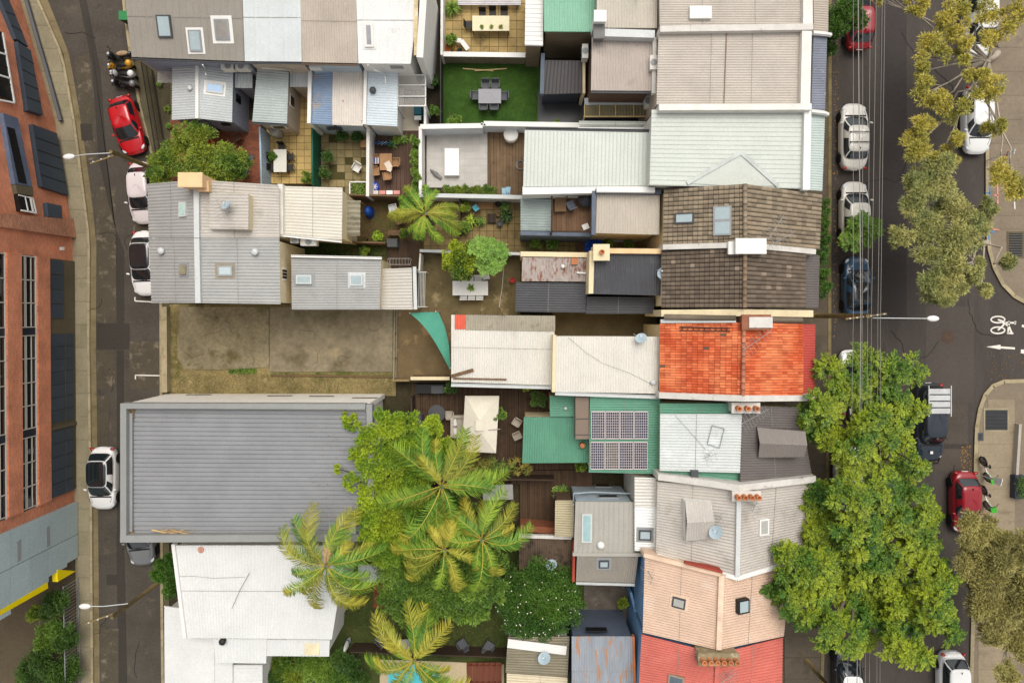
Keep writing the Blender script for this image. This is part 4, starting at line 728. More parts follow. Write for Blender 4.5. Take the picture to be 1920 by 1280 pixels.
part('roof_wire', MB().tube([R.at(1265, 777, .03), R.at(1323, 842, .05)], .012, 3), grey, t); antenna(R, 1325, 850, 'short antenna with crossbars on the silver patched roof', .3, 3, .9, .7); fr4 = MB()
for a, b in (((1335, 797), (1358, 803)), ((1358, 803), (1349, 839)), ((1349, 839), (1326, 832)), ((1326, 832), (1335, 797))): fr4.bar(R.at(*a, .05), R.at(*b, .05), .04, .04)
part('hatch_frame', fr4, grey, t); part('roof_fan', MB().box(R.at(1302, 887, .05), (.42, .42, .2)), dgrey, t)
R = block(t, [(1393, 760, 6.9), (1500, 764, 5.7), (1525, 905, 5.4), (1388, 910, 6.9)], cream, r_brownd, 'h', pitch=.15)
def dormer(R, pts, h, wm, rmat, name='dormer'):
    P = [R.at(*p) for p in pts]; d = part(name, MB().add([p - Vector((0, 0, .3)) for p in P] + [Vector((p.x, p.y, max(q.z for q in P) + h)) for p in P], [(0, 1, 5, 4), (1, 2, 6, 5), (2, 3, 7, 6), (3, 0, 4, 7)]), wm, R.par)
    zt = max(q.z for q in P) + h; T_ = [Vector((p.x, p.y, zt)) for p in P]; m0 = T_[0].lerp(T_[3], .5) + Vector((0, 0, .35)); m1 = T_[1].lerp(T_[2], .5) + Vector((0, 0, .35))
    part('dormer_roof', MB().sheet(T_[0], T_[1], m1, m0, .15, .015, 'corr', .04).sheet(T_[3], T_[2], m1, m0, .15, .015, 'corr', .04), rmat, d, True)
dormer(R, [(1418, 800), (1496, 803), (1494, 850), (1420, 856)], .15, r_brownd, rm('dormer_grey', '7c746e', var=.06)); Rm = Roof([(1380, 758, 6.9), (1430, 758, 6.6), (1430, 768, 6.6), (1380, 768, 6.9)]); Rm.par = t; Rm.obj = t
chimney(Rm, 1395, 763, 1.5, .5, .35, aged, 3, 'x'); antenna(Rm, 1405, 777, 'many armed tv antenna beside orange chimney pots over green trim', .5, 9, 1.8, .9)
# solar panels
sp = mat('solar_cell', '2b2f42', .2, .1, 2, spec=.6, isl=.15); spf = mat('panel_frame', 'c5b9b6', .4, .05)
for j, (y0, y1) in enumerate(((770, 822), (827, 879))):
    for i in range(4):
        x0 = 1108 + i * 26.9 - j * 1.2; x1 = x0 + 25.8; a, b, c, d = [RG.at(x, y, .1) for x, y in ((x0, y1), (x1, y1), (x1, y0), (x0, y0))]; n = RG.n
        s_ = T('solar_panel', ('dusty brown streaked ' if (i, j) == (1, 1) else '') + 'solar panel ' + ('at the brown cowl end', 'second from the brown cowl', 'second from the silver roof', 'at the silver roof end')[i] + (', row nearer the orange tile roof', ', row nearer the dark deck')[j], 'solar panel', 0, 0, group='solar panels in two rows on the green roof'); s_.location = (a + c) / 2
        part('frame', MB().hexa([p for p in (a, b, c, d)], [p + n * .04 for p in (a, b, c, d)]), spf, s_); cm = MB()
        for u in range(6):
            for v in range(10):
                q = [a.lerp(b, (u + .08 + e) / 6 * .94 + .03).lerp(d.lerp(c, (u + .08 + e) / 6 * .94 + .03), (v + .08 + f) / 10 * .94 + .03) for e, f in ((0, 0), (.84, 0), (.84, .84), (0, .84))]; cm.add([p + n * .046 for p in q], [(0, 1, 2, 3)])
        o = part('cells', cm, sp if (i, j) != (1, 1) else mat('dusty_cell', '4a4642', .4, .2, 3, isl=.2, stain=('8a8070', .55, 3, .15)), s_); o['kind'] = 'stuff'
        part('mounting_rail', MB().bar(RG.at(x0, (y0 + y1) / 2, .05), RG.at(x1, (y0 + y1) / 2, .05), .05, .1), grey, s_)
# grey house
t = house('grey_house', 'house with pale grey gable roof, small dormer and four orange chimney pots', 1370, 990)
R = block(t, [(1233, 903, 5.6), (1385, 914, 7.2), (1383, 1080, 7.2), (1230, 1038, 5.6)], w_wht, r_stale, 'h', pitch=.16); R2 = block(t, [(1385, 914, 7.2), (1526, 900, 5.6), (1508, 1042, 5.6), (1383, 1080, 7.2)], w_wht, r_stale, 'h', pitch=.16); capwall(t, [(1386, 914, 7.35), (1383, 1081, 7.35)], .25, .3, lgrey, 'ridge_cap'); capwall(t, [(1234, 894, 5.9), (1320, 905, 6.8), (1386, 915, 7.6), (1530, 898, 5.9)], .36, 3, aged, 'party_wall'); capwall(t, [(1232, 1041, 5.7), (1383, 1084, 7.3), (1512, 1046, 5.7)], .25, 1, white, 'barge')
skylight(R2, 1431, 987, .65, .95, white, mat('frost', 'a9a8a0', .3), border=.1); dormer(R, [(1279, 933), (1332, 937), (1338, 1008), (1280, 1006)], .1, white, r_stale); dish(R, 1337, 992, 'grey satellite dish on struts beside the small white dormer', .4, 2.4); antenna(R, 1345, 965, 'tangled antenna rods beside the white dormer', 2.0, 6, 1.0, .9); chimney(R2, 1395, 926, 1.5, .45, .45, aged, 4, 'x'); antenna(R2, 1410, 945, 'little antenna under the row of four chimney pots', 1, 4, .6, .5)
R = block(t, [(1190, 895, 4.8), (1231, 896, 4.8), (1229, 1034, 4.7), (1190, 1032, 4.7)], w_wht, r_white, 'h', pitch=.17); skylight(R, 1209, 1002, .75, .6, dgrey, glassl, flash=grey); block(t, [(1190, 895, 4.85), (1231, 896, 4.85), (1231, 950, 4.85), (1190, 950, 4.85)], w_wht, poly_c, 'h', pitch=.2, walls=False, name='clear_roof', thick=0)
R = block(t, [(1079, 940, 4.4), (1190, 941, 4.4), (1189, 1036, 4.3), (1076, 1036, 4.3)], w_pblue, rm('putty_roof', 'a29e95', var=.05), 'v', 'rib', .3, .02); skylight(R, 1100, 989, .62, 1.75, lgrey, mat('teal_glass', '93aeae', .15)); c = R.at(1126, 1020); part('dome_vent', MB().ell(c + Vector((0, 0, .15)), (.24, .24, .22)), white, t, True); capwall(t, [(1074, 1039, 4.35), (1230, 1040, 4.5)], .2, .3, MATS['putty_roof'], 'flashing')
for x, y, w_ in ((1130, 912, 1.1), (1140, 932, 1.3)):
    k = (W(0, 941, 4.4).y - .1) / (-(y - CY) / FOC); wn = part('window', MB().box(((x - CX) * k / FOC, W(0, 941, 4.4).y - .08, CAMH - k), (w_, .1, .55)), grey, t); part('pane', MB().box(((x - CX) * k / FOC, W(0, 941, 4.4).y - .06, CAMH - k), (w_ - .2, .12, .4)), glassd, wn)
pipe(t, [(1075, 945, 4.3), (1075, 925, 3.2), (1110, 922, 2.6), (1185, 925, 2.8)], .05, w_pblue)
block(t, [(1041, 938, 3.2), (1077, 938, 3.3), (1075, 1007, 3.3), (1040, 1004, 3.2)], w_brown, rm('straw_roof', 'ab9f80', var=.1), 'h', pitch=.15)
R = block(t, [(973, 1010, 2.7), (1073, 1008, 2.8), (1072, 1072, 2.7), (973, 1070, 2.6)], w_brown, r_sooty, 'v', pitch=.15); dish(R, 1033, 1053, 'satellite dish on the sooty brown corrugated shed roof', .36, 2.0); capwall(t, [(972, 1005, 2.9), (1072, 1008, 2.9)], .2, .3, aged, 'flashing')
R = block(t, [(1082, 1042, 4.3), (1197, 1041, 4.3), (1190, 1092, 4.0), (1080, 1089, 4.0)], w_brown, rm('grey_brown_roof', '8d867c', var=.08), 'v', pitch=.15); skylight(R, 1132, 1056, .62, .5, dgrey, glassl, flash=grey); gutter(t, (1080, 1092, 3.95), (1190, 1095, 3.95), lgrey); capwall(t, [(1077, 1022, 4.0), (1075, 1090, 4.0)], .15, 1, mat('red_trim', '9a4030', .7), 'barge')
t = house('peach_house', 'house with peach corrugated gable roof and two skylights', 1340, 1130)
R = block(t, [(1209, 1042, 5.6), (1352, 1078, 7.2), (1347, 1218, 7.2), (1205, 1185, 5.6)], w_blue, r_peach, 'h', pitch=.15); R2 = block(t, [(1352, 1078, 7.2), (1482, 1056, 5.6), (1470, 1192, 5.6), (1347, 1218, 7.2)], w_blue, r_peach, 'h', pitch=.15); capwall(t, [(1353, 1079, 7.35), (1348, 1218, 7.35)], .3, .3, mat('pale_peach', 'd9bda4', .7), 'ridge_cap'); capwall(t, [(1207, 1040, 5.8), (1352, 1077, 7.4)], .25, 1, mat('pale_peach'), 'barge'); capwall(t, [(1285, 1055, 6.9), (1355, 1073, 7.5)], .12, .3, mat('red_trim'), 'trim')
skylight(R, 1273, 1129, .75, .6, dgrey, mat('frost'), flash=mat('pale_peach')); skylight(R2, 1389, 1133, .75, .8, blk, glassl, .3); antenna(R, 1215, 1070, 'thin leaning antenna at the corner of the peach roof', 1.2, 3, .7, 1.2)
t = house('coral_house', 'house with coral red corrugated roof and six leaning chimney pots', 1330, 1250)
R = block(t, [(1203, 1189, 5.6), (1346, 1226, 7.2), (1341, 1350, 7.2), (1195, 1340, 5.6)], w_blue, r_coral, 'h', pitch=.15); R2 = block(t, [(1346, 1226, 7.2), (1468, 1195, 5.6), (1466, 1340, 5.6), (1341, 1350, 7.2)], w_blue, r_coral, 'h', pitch=.15); capwall(t, [(1346, 1228, 7.3), (1341, 1350, 7.3)], .25, .25, r_coral, 'ridge_cap'); chimney(R, 1343, 1228, 2.2, .6, .5, mat('lichen_render', '8d7f62', .85, .2, 3, stain=('d3cdc0', .55, 2)), 6, 'x'); skylight(R, 1268, 1278, .9, .8, mat('tan_frame'), mat('slate_pane', '59636b', .2)); antenna(R2, 1362, 1262, 'white comb antenna on the coral red roof', .6, 10, 1.1, .5)
t = house('rear_wing', 'rear wing with blue grey rust streaked roof and orange edge trim', 1130, 1240)
block(t, [(1072, 1193, 4.2), (1189, 1193, 4.2), (1192, 1330, 4.1), (1072, 1330, 4.1)], mat('slate_blue_wall', '5c6575', .8, .1), r_bluerust, 'v', pitch=.15); capwall(t, [(1188, 1193, 4.35), (1192, 1330, 4.3)], .12, .3, mat('orange_trim', 'c9733f', .7), 'barge'); part('window', MB().box(W(1118, 1180, 3.6), (1.3, .1, .5)), glassd, t)
t = house('rear_wing', 'low rear wing with olive roof, white strip and satellite dish', 1005, 1230)
block(t, [(952, 1194, 3.1), (1068, 1193, 3.2), (1066, 1230, 3.2), (950, 1228, 3.1)], w_wht, r_oliv, 'h', pitch=.17); R = block(t, [(950, 1229, 3.15), (1066, 1231, 3.2), (1064, 1268, 3.1), (948, 1260, 3.0)], w_wht, r_oliv, 'h', pitch=.17); part('white_strip', MB().bar(W(952, 1205, 3.28), W(1062, 1219, 3.32), .55, .05), white, t); block(t, [(950, 1262, 3.0), (1064, 1270, 3.1), (1064, 1340, 3.1), (950, 1340, 3.0)], w_wht, rm('cream_sheet', 'c5b79c', var=.12), 'h', pitch=.17); dish(R, 1020, 1226, 'blue grey satellite dish standing on the olive roof', .4, 2.0)
# ------------------------------------------------------------------ leaves
class LB:
    def __init__(s): s.V = []; s.F = []; s.n = 0
    def blades(s, P, D, L, Wd, droop=.3, seg=1, fold=.25, up=None):
        P = np.atleast_2d(P).astype(float); n = len(P); D = D / (np.linalg.norm(D, axis=1, keepdims=True) + 1e-9); U = np.tile([0, 0, 1.], (n, 1)) if up is None else up
        S = np.cross(D, U); S /= (np.linalg.norm(S, axis=1, keepdims=True) + 1e-6); N_ = np.cross(S, D)
        L = np.broadcast_to(L, (n,)).reshape(-1, 1); Wd = np.broadcast_to(Wd, (n,)).reshape(-1, 1)
        if seg == 1:
            m = P + D * L * .5 - np.array([0, 0, 1]) * droop * L * .12; tip = P + D * L - np.array([0, 0, 1]) * droop * L * .5
            V = np.stack([P, m + S * Wd / 2 + N_ * Wd * fold, tip, m - S * Wd / 2 + N_ * Wd * fold], 1).reshape(-1, 3); b = np.arange(n)[:, None] * 4 + s.n
            F = b + np.array([[0, 1, 2, 3]])
        else:
            rows = []; ws = [.45, 1, .95, .75, .12] if seg == 4 else ([.5, 1, .8, .1] if seg == 3 else [.6, 1, .1])
            for i in range(seg + 1):
                t = i / seg; c = P + D * L * t - np.array([0, 0, 1]) * droop * L * t * t; w = Wd / 2 * ws[i]
                rows += [c + S * w + N_ * w * fold, c, c - S * w + N_ * w * fold]
            V = np.stack(rows, 1).reshape(-1, 3); k = 3 * (seg + 1); b = np.arange(n)[:, None] * k + s.n; F = []
            for i in range(seg):
                for j in (0, 1): F.append(b + np.array([[3*i+j, 3*i+j+1, 3*i+j+4, 3*i+j+3]]))
            F = np.concatenate(F, 0)
        s.V.append(V); s.F.append(F); s.n += len(V); return s
    def build(s, name, m, parent):
        V = np.concatenate(s.V) - np.array(orig(parent)); F = np.concatenate(s.F); me = bpy.data.meshes.new(name)
        me.vertices.add(len(V)); me.vertices.foreach_set('co', V.astype(np.float32).ravel()); me.loops.add(F.size); me.loops.foreach_set('vertex_index', F.astype(np.int32).ravel())
        me.polygons.add(len(F)); me.polygons.foreach_set('loop_start', np.arange(0, F.size, 4, dtype=np.int32)); me.update(calc_edges=True); me.validate(); me.materials.append(m)
        return link(name, me, parent)
rs = np.random.RandomState(3)
def sph(n, zmin=-.25):
    z = rs.uniform(zmin, 1, n); a = rs.uniform(0, 2 * np.pi, n); r = np.sqrt(1 - z * z); return np.stack([r * np.cos(a), r * np.sin(a), z], 1)
def clumps(c, r, k, flat=.7):
    d = sph(k); return np.array(c) + d * np.array([r, r, r * flat]) * rs.uniform(.45, 1.0, (k, 1)), d
def fol_tuft(lb, c, r, k, n, L, Wd, flat=.7, cr=.32, droop=.3):       # small leaves gathered in tufts
    C, d = clumps(c, r, k, flat)
    for i in range(k):
        e = sph(n, -.5); P = C[i] + e * (cr * r) * rs.uniform(.3, 1, (n, 1)); D = e + d[i] * .5 + rs.normal(0, .4, (n, 3)); lb.blades(P, D, L * rs.uniform(.7, 1.3, n), Wd * rs.uniform(.8, 1.2, n), droop)
def fol_feather(lb, c, r, k, n, L, flat=.6):                          # rosettes of divided fronds, each a row of small leaflets
    C, d = clumps(c, r, k, flat); m = 8; s = np.linspace(.18, 1, m)
    for i in range(k):
        a = np.arange(n) * 2 * np.pi / n + rs.uniform(0, 6.3) + rs.normal(0, .25, n); up = rs.uniform(0, .75, n); D = np.stack([np.cos(a), np.sin(a), up], 1) + d[i] * .35; D /= np.linalg.norm(D, axis=1, keepdims=True); Ls = L * rs.uniform(.7, 1.2, n)
        S = np.cross(D, [0, 0, 1.]); S /= np.linalg.norm(S, axis=1, keepdims=True) + 1e-6
        Q = (C[i] + D[:, None, :] * (Ls[:, None] * s)[:, :, None] - np.array([0, 0, .3]) * (Ls[:, None] * s ** 2)[:, :, None]).reshape(-1, 3); w = np.tile(np.sin(np.linspace(.5, 2.9, m)) * .26, n) * np.repeat(Ls, m)
        for sg in (-1, 1): lb.blades(Q, np.repeat(D * .75 + S * sg, m, 0) + np.array([0, 0, .1]), w, Ls.mean() * .15, .35, 1, .1)
def fol_rosette(lb, c, r, k, n, L, Wd, flat=.6, droop=.25):           # feathery fronds round each twig end
    C, d = clumps(c, r, k, flat)
    for i in range(k):
        a = np.arange(n) * 2 * np.pi / n + rs.uniform(0, 6.3) + rs.normal(0, .25, n); up = rs.uniform(-.1, .7, n); D = np.stack([np.cos(a), np.sin(a), up], 1) + d[i] * .35
        lb.blades(np.tile(C[i], (n, 1)), D, L * rs.uniform(.7, 1.2, n), Wd * rs.uniform(.8, 1.2, n), droop, 3, .35)
barkm = mat('bark', '6b5d4c', .9, .2, 3, stain=('4a4036', .55, 5, .2)); gumbark = mat('pale_bark', 'a89c8b', .85, .2, 3, stain=('7d7060', .58, 5, .2))
def leafm(name, a, b, isl=.35): return mat(name, a, .55, .16, 1.2, isl=isl, hue=b, spec=.25, fine=.04)
def tree(name, label, cat, base, blobs, fn, m, bark=None, tr=.16, group=None, limbs=True, twig=0, subs=None):
    b = W(*base); t = T(name, label, cat, base[0], base[1], 0, group); lb = LB(); cs = [(W(x, y, z), rp * (CAMH - z) / FOC) for x, y, rp, z in blobs]
    sc_ = [[(W(x, y, z), rp * (CAMH - z) / FOC) for x, y, rp, z in g] for g in subs] if subs else None
    for c, r in (cs if not subs else [q for g in sc_ for q in g]): fn(lb, (c.x, c.y, c.z - r * .5), r)
    cen = sum((c for c, r in cs), Vector((0, 0, 0))) / len(cs); fork = Vector((b.x * .6 + cen.x * .4, b.y * .6 + cen.y * .4, min(c.z for c, r in cs) * .5)); tk = MB().tube([b, b.lerp(fork, .5) + Vector((.06, -.05, 0)), fork], [tr * 1.3, tr, tr * .85], 8)
    part('trunk', tk, bark or barkm, t, True)
    if limbs:
        for ci, (c, r) in enumerate(cs):
            e = c - Vector((0, 0, r * .35 + (.5 if subs else 0))); m_ = fork.lerp(e, .5) + Vector((rs.normal(0, .15), rs.normal(0, .15), .25)); mb = MB().tube([fork, m_, e], [tr * .6, tr * .35, tr * .12], 6)
            if subs:
                j1 = fork.lerp(e, .35) + Vector((rs.normal(0, .3), rs.normal(0, .3), .3)); j2 = fork.lerp(e, .7) + Vector((rs.normal(0, .3), rs.normal(0, .3), .25)); mb = MB().tube([fork, j1, j2, e], [tr * .55, tr * .4, tr * .26, tr * .14], 6)
                for p, pr in sc_[ci]: mb.tube([j2.lerp(e, rs.uniform(.2, 1)), e.lerp(p, .5) + Vector((rs.normal(0, .15), rs.normal(0, .15), .1)), p - Vector((0, 0, pr * .2))], [tr * .14, tr * .1, tr * .05], 4)
            for k in range(twig):
                d = sph(1, .1)[0] * r * .9; mb.tube([e, e + Vector(d) * .5 + Vector((rs.normal(0, .08), rs.normal(0, .08), 0)), e + Vector(d)], [tr * .16, tr * .1, tr * .05], 4)
            part('limb', mb, bark or barkm, t, True)
    lb.build('crown', m, t); return t
def bush(label, base, blobs, m, n=60, k=22, L=.13, Wd=.07, name='shrub', cat='shrub', group=None):
    return tree(name, label, cat, base, blobs, lambda lb, c, r: fol_tuft(lb, c, r, max(6, int(k * min(3, max(.5, r * r * 1.6)))), n, L, Wd, .8, .38), m, tr=.05, group=group, limbs=True)
lv_mid = leafm('leaf_mid', '4a6a26', '6f8a30'); lv_dark = leafm('leaf_dark', '2f4a1a', '4a6426'); lv_bright = leafm('leaf_bright', '6f8f24', '9aae2e'); lv_yel = leafm('leaf_yellow', '4a6a24', '7f8c2c')
# ------------------------------------------------------------------ yard floors
def tiles(name, x0, y0, x1, y1, s, m, gapm, z=.05, gap=.03, miss=0, sy=None, piece='paver', base=None):
    a, b = W(x0, y0), W(x1, y1); par = patch(name, base or rect(x0, y0, x1, y1), gapm, z - .02); nx = max(1, round((b.x - a.x) / s)); ny = max(1, round((a.y - b.y) / (sy or s))); dx, dy = (b.x - a.x) / nx, (a.y - b.y) / ny
    me = MB().box((0, 0, 0), (dx - gap, dy - gap, .05)).mesh(piece, m); o = orig(par)
    for i in range(nx):
        for j in range(ny):
            if random.random() < miss: continue
            q = link(piece, me, par, Vector((a.x + dx * (i + .5), a.y - dy * (j + .5), z - .021 + random.uniform(0, .004))) - o); q.rotation_euler[2] = random.gauss(0, .004)
    return par
moss = mat('mossy_joint', '4a4526', .95, .2, 2)
brickpave = brick_mat('brick_paving', '9c5a3e', '7c4632', '6a4a38', 'XY', .24, .12, .012)
patch('brick_courtyard', [(320, 225), (488, 225), (492, 350), (320, 350)], brickpave, .03)
patch('side_garden', [(300, 130), (345, 130), (345, 300), (318, 300)], mat('garden_concrete', '6a6046', .9, .25, 1, stain=('3f3f22', .55, 1.5, .2)), .02)
tiles('paved_courtyard', 500, 165, 585, 345, .47, mat('sand_paver', 'bb9f66', .8, .12, 1, isl=.12, stain=('8a7444', .6, 1.6, .2)), moss)
tiles('mossy_courtyard', 602, 240, 692, 365, .5, mat('old_paver', '8c7d58', .85, .15, 1, isl=.22, stain=('57502e', .52, 1.2, .2)), moss, miss=.16)
dk_r = mat('red_brown_plank', '5b4437', .75, .12, 2, isl=.12); dk_b = mat('weathered_plank', '6b563f', .8, .15, 2, isl=.2, stain=('4a3a2a', .56, 2, .2)); dk_d = mat('dark_plank', '4b3827', .75, .15, 2, isl=.2, stain=('2c2018', .55, 2, .2)); gapd = mat('plank_gap', '1c1712', .95)
def deck(name, x0, y0, x1, y1, w, m, vert=True, z=.1):
    a, b = W(x0, y0), W(x1, y1); return tiles(name, x0, y0, x1, y1, w if vert else abs(b.x - a.x), m, gapd, z, .014, 0, abs(b.y - a.y) if vert else w, 'plank')
deck('timber_deck', 702, 240, 790, 366, .14, dk_r); patch('concrete_yard', rect(748, 196, 785, 245), mat('pale_yard_concrete', 'bcb2a0', .85, .1), .11)
tiles('tiled_terrace', 800, 244, 914, 352, .5, mat('pale_stone_tile', 'b7b2ab', .7, .07, 1.5, isl=.04, stain=('a39c93', .6, 2, .2)), mat('grout', '9a948c', .9), gap=.006); deck('timber_terrace', 914, 246, 984, 366, .21, dk_b)
patch('dark_alley', [(800, -60), (830, -60), (830, 238), (790, 238)], mat('alley_soil', '3a3226', .95, .3, 1.5, stain=('31401e', .58, 2, .2), bump=.5), .02)
tiles('stone_patio', 832, -40, 986, 104, .6, mat('patio_stone', 'a58d5c', .85, .18, .9, isl=.08, stain=('4f4226', .55, .8, .2)), moss)
patch('artificial_lawn', rect(830, 118, 1014, 234), mat('lawn_base', '3a561f', .95, .3, 1.5, fine=.2), .05)
patch('slate_courtyard', rect(1008, 170, 1095, 234), mat('wet_slate', '3a3b3d', .35, .15, .8), .06); patch('side_yard', rect(1095, 215, 1222, 250), w_dk, .03)
patch('back_yard', [(668, 366), (795, 366), (795, 500), (640, 500), (640, 440)], mat('grassy_soil', '55442a', .95, .25, 1, stain=('3c4a1e', .52, 1, .15), bump=.5), .03); patch('side_passage', rect(540, 446, 740, 490), mat('mossy_ground', '33381c', .95, .3, 1.2, bump=.5), .02)
deck('dark_deck', 725, 452, 790, 502, .14, dk_d); tiles('rear_patio', 795, 366, 978, 474, .47, mat('brown_paver', '84704a', .85, .15, 1, isl=.15, stain=('4d4226', .53, 1, .2)), moss); tiles('narrow_yard', 976, 436, 1240, 474, .42, mat('yard_tile', '7f7148', .85, .15, 1, isl=.1, stain=('4a4a26', .55, 1.2, .2)), moss)
patch('mossy_yard', rect(788, 474, 976, 590), mat('mossy_slab', '6a5d40', .9, .25, .8, stain=('988662', .56, .8, .08), stain2=('3d3b22', .56, 1.1, .15)), .03)
lotc = mat('old_concrete', '857a60', .9, .3, .35, stain=('57502f', .53, .55, .12), stain2=('5b5736', .62, 1.6, .08), fine=.22, bump=.2); lotd = mat('worn_concrete', '80755f', .9, .3, .28, stain=('574e38', .53, .4, .16), stain2=('a3906c', .6, .6, .15), fine=.16, bump=.2)
lot = patch('vacant_lot', rect(300, 570, 742, 742), mat('weedy_ground', '80714a', .95, .3, .7, stain=('55522a', .52, .9, .12), stain2=('9d8d62', .58, 1.4, .12), fine=.3, bump=.6, bscale=14), .02)
part('concrete_slab', MB().prism(poly([(336, 575), (504, 575), (504, 688), (420, 693), (345, 692), (333, 670)], .1), -.1, .10), lotc, lot); part('concrete_slab', MB().prism(poly(rect(505.5, 575, 736, 697), .1), -.1, .105), lotd, lot); part('edging_board', MB().bar(W(508, 703, .1), W(736, 706, .1), .1, .16), timber, lot)
patch('rear_slab', rect(742, 575, 850, 716), mat('stained_slab', '6b5a3e', .85, .2, .8, stain=('8d7450', .57, .7, .06)), .06); patch('light_well', rect(1036, 580, 1232, 640), mat('brown_slab_yard', '5f533a', .9, .2, .7), .04)
patch('lower_garden', [(600, 1000), (1105, 1000), (1105, 1300), (500, 1300)], mat('garden_grass', '3f4820', .95, .3, .8, stain=('55472c', .57, .9, .2), bump=.5), .03); deck('entertaining_deck', 772, 718, 1110, 906, .15, dk_d, True, .14); deck('rear_deck', 975, 880, 1110, 1012, .16, dk_d, True, .18)
patch('house_yard', rect(1095, 1085, 1200, 1200), mat('rough_stone', '625a50', .9, .25, 1.5, stain=('9a938a', .6, 2, .15)), .05)
lbg = LB(); n = 30000; A0 = np.array(W(831, 119)); B0 = np.array(W(1012, 232)); P = np.stack([rs.uniform(A0[0], B0[0], n), rs.uniform(B0[1], A0[1], n), np.full(n, .05)], 1); lbg.blades(P, np.stack([rs.normal(0, .5, n), rs.normal(0, .5, n), np.ones(n)], 1), .05, .014, .2)
t = link('lawn_grass', None, loc=(0, 0, 0)); bpy.data.objects.remove(t); e_ = None
def stuff(name, lb, m, label, cat):
    V = np.concatenate(lb.V); h = link('tmp', None); o = lb.build(name, m, h); o.parent = None; bpy.data.objects.remove(h); o['kind'] = 'stuff'; o['label'] = label; o['category'] = cat; return o
stuff('lawn_grass', lbg, leafm('turf', '33561c', '567a2c', .3), 'short artificial turf blades covering the little lawn', 'grass')
def weeds(pts, n, h, m, label):
    P = [W(*p) for p in pts]; lb = LB(); xs, ys = [p.x for p in P], [p.y for p in P]; Q = np.stack([rs.uniform(min(xs), max(xs), n), rs.uniform(min(ys), max(ys), n), np.full(n, .03)], 1); lb.blades(Q, np.stack([rs.normal(0, .9, n), rs.normal(0, .9, n), np.ones(n)], 1), h * rs.uniform(.5, 1.4, n), h * .25, .5); return stuff('weeds', lb, m, label, 'weeds')
wdm = leafm('weed', '55592a', '7d6d3c'); weeds([(318, 702), (735, 738)], 2600, .10, wdm, 'dry weeds growing along the strip below the slabs'); weeds([(430, 690), (480, 700)], 500, .16, lv_mid, 'green weeds along the slab joint'); weeds([(316, 585), (333, 690)], 500, .1, wdm, 'sparse weeds beside the front wall of the lot'); weeds([(506, 694), (736, 704)], 900, .1, lv_mid, 'weeds in the crack beside the second slab')
for i_, (x_, y_, a_) in enumerate(((345, 660, .3), (420, 600, 1.2), (470, 655, 2.5), (560, 620, .4), (640, 680, 2.9), (690, 610, 1.4), (380, 630, -.4), (600, 655, 1.0))):
    mb = MB(); p = (x_, y_)
    for k in range(9):
        a_ += random.gauss(0, .5); q = (p[0] + math.cos(a_) * 5, p[1] + math.sin(a_) * 4); q = (min(max(q[0], 338), 734), min(max(q[1], 580), 685)); mb.bar(W(*p, .109), W(*q, .109), .018, .006); p = q
    part('slab_crack', mb, crk, lot)
litter('leaf_litter', [(318, 690), (735, 696), (735, 736), (318, 736)], 260, mat('pale_rubble', '9c9078', .9, .2, isl=.4), .02, .06, .05); litter('leaf_litter', [(508, 590), (734, 590), (734, 692), (508, 692)], 50, lm, .02, .05, .112); litter('leaf_litter', [(338, 590), (500, 590), (500, 686), (345, 686)], 50, lm, .02, .05, .112)
weeds([(650, 1110), (960, 1235)], 9000, .14, leafm('lawn_rough', '35481c', '5a5a2c'), 'rough garden grass under the palms'); weeds([(545, 450), (725, 485)], 3000, .15, lv_dark, 'dark grass in the passage between the rear wings'); weeds([(680, 400), (770, 450)], 1500, .08, wdm, 'patchy grass in the back yard with the blue cover')
# ------------------------------------------------------------------ fences and yard walls
yard_wall('brick_front_wall', 'low cracked concrete front wall of the vacant lot', [(308, 575), (309, 735)], .5, .3, conc, 'wall', kerbm)
pf = T('picket_fence', 'black steel picket fence before the front garden by the red hatchback', 'fence', 275, 200)
for i in range(46):
    f = i / 45; q = W(263 + 28 * f, 116 + 174 * f, 1.7); part('picket', MB().bar((q.x, q.y, .05), (q.x, q.y, 1.7), .03, .03), blk, pf)
for z in (.3, 1.0, 1.6): part('rail', MB().bar(Vector((*W(263, 116, 1.7).xy, z)), Vector((*W(291, 290, 1.7).xy, z)), .04, .05), blk, pf)
yard_wall('corrugated_fence', 'pale blue corrugated fence between brick courtyard and sand paved courtyard', [(487, 238), (490, 345)], 1.8, .08, mat('blue_white_sheet', '9fb0bf', .6, .1), 'fence', corr=True); yard_wall('corrugated_fence', 'dark green corrugated fence beside the mossy paved courtyard', [(585, 240), (586, 348)], 1.8, .08, mat('bottle_green', '1f5a44', .6, .1), 'fence', corr=True)
yard_wall('rendered_wall', 'white rendered wall between mossy courtyard and red brown deck', [(690, 240), (689, 368)], 1.8, .2, offwhite); yard_wall('rendered_wall', 'white rendered wall beside hedge of the red brown deck', [(788, 237), (788, 365)], 1.7, .2, white); yard_wall('rendered_wall', 'long white wall with coping above the pale tiled terrace', [(788, 238), (905, 236), (907, 232), (1090, 235)], 1.7, .25, mat('bluish_white', 'c9cdd2', .7, .05), cap=white)
yard_wall('timber_fence', 'brown timber fence with pale capping below the red brown deck', [(652, 365), (785, 368)], 1.7, .1, timber, 'fence'); yard_wall('rendered_wall', 'white wall with grey capping below the pale tiled terrace', [(786, 366), (980, 370)], 1.6, .2, offwhite, cap=lgrey); yard_wall('stone_wall', 'mossy block wall with white capping above the little lawn', [(830, 102), (985, 104)], 1.3, .25, mat('mossy_block', '7d705a', .9, .2, 1.5, stain=('4b452f', .55, 2, .2)), cap=white)
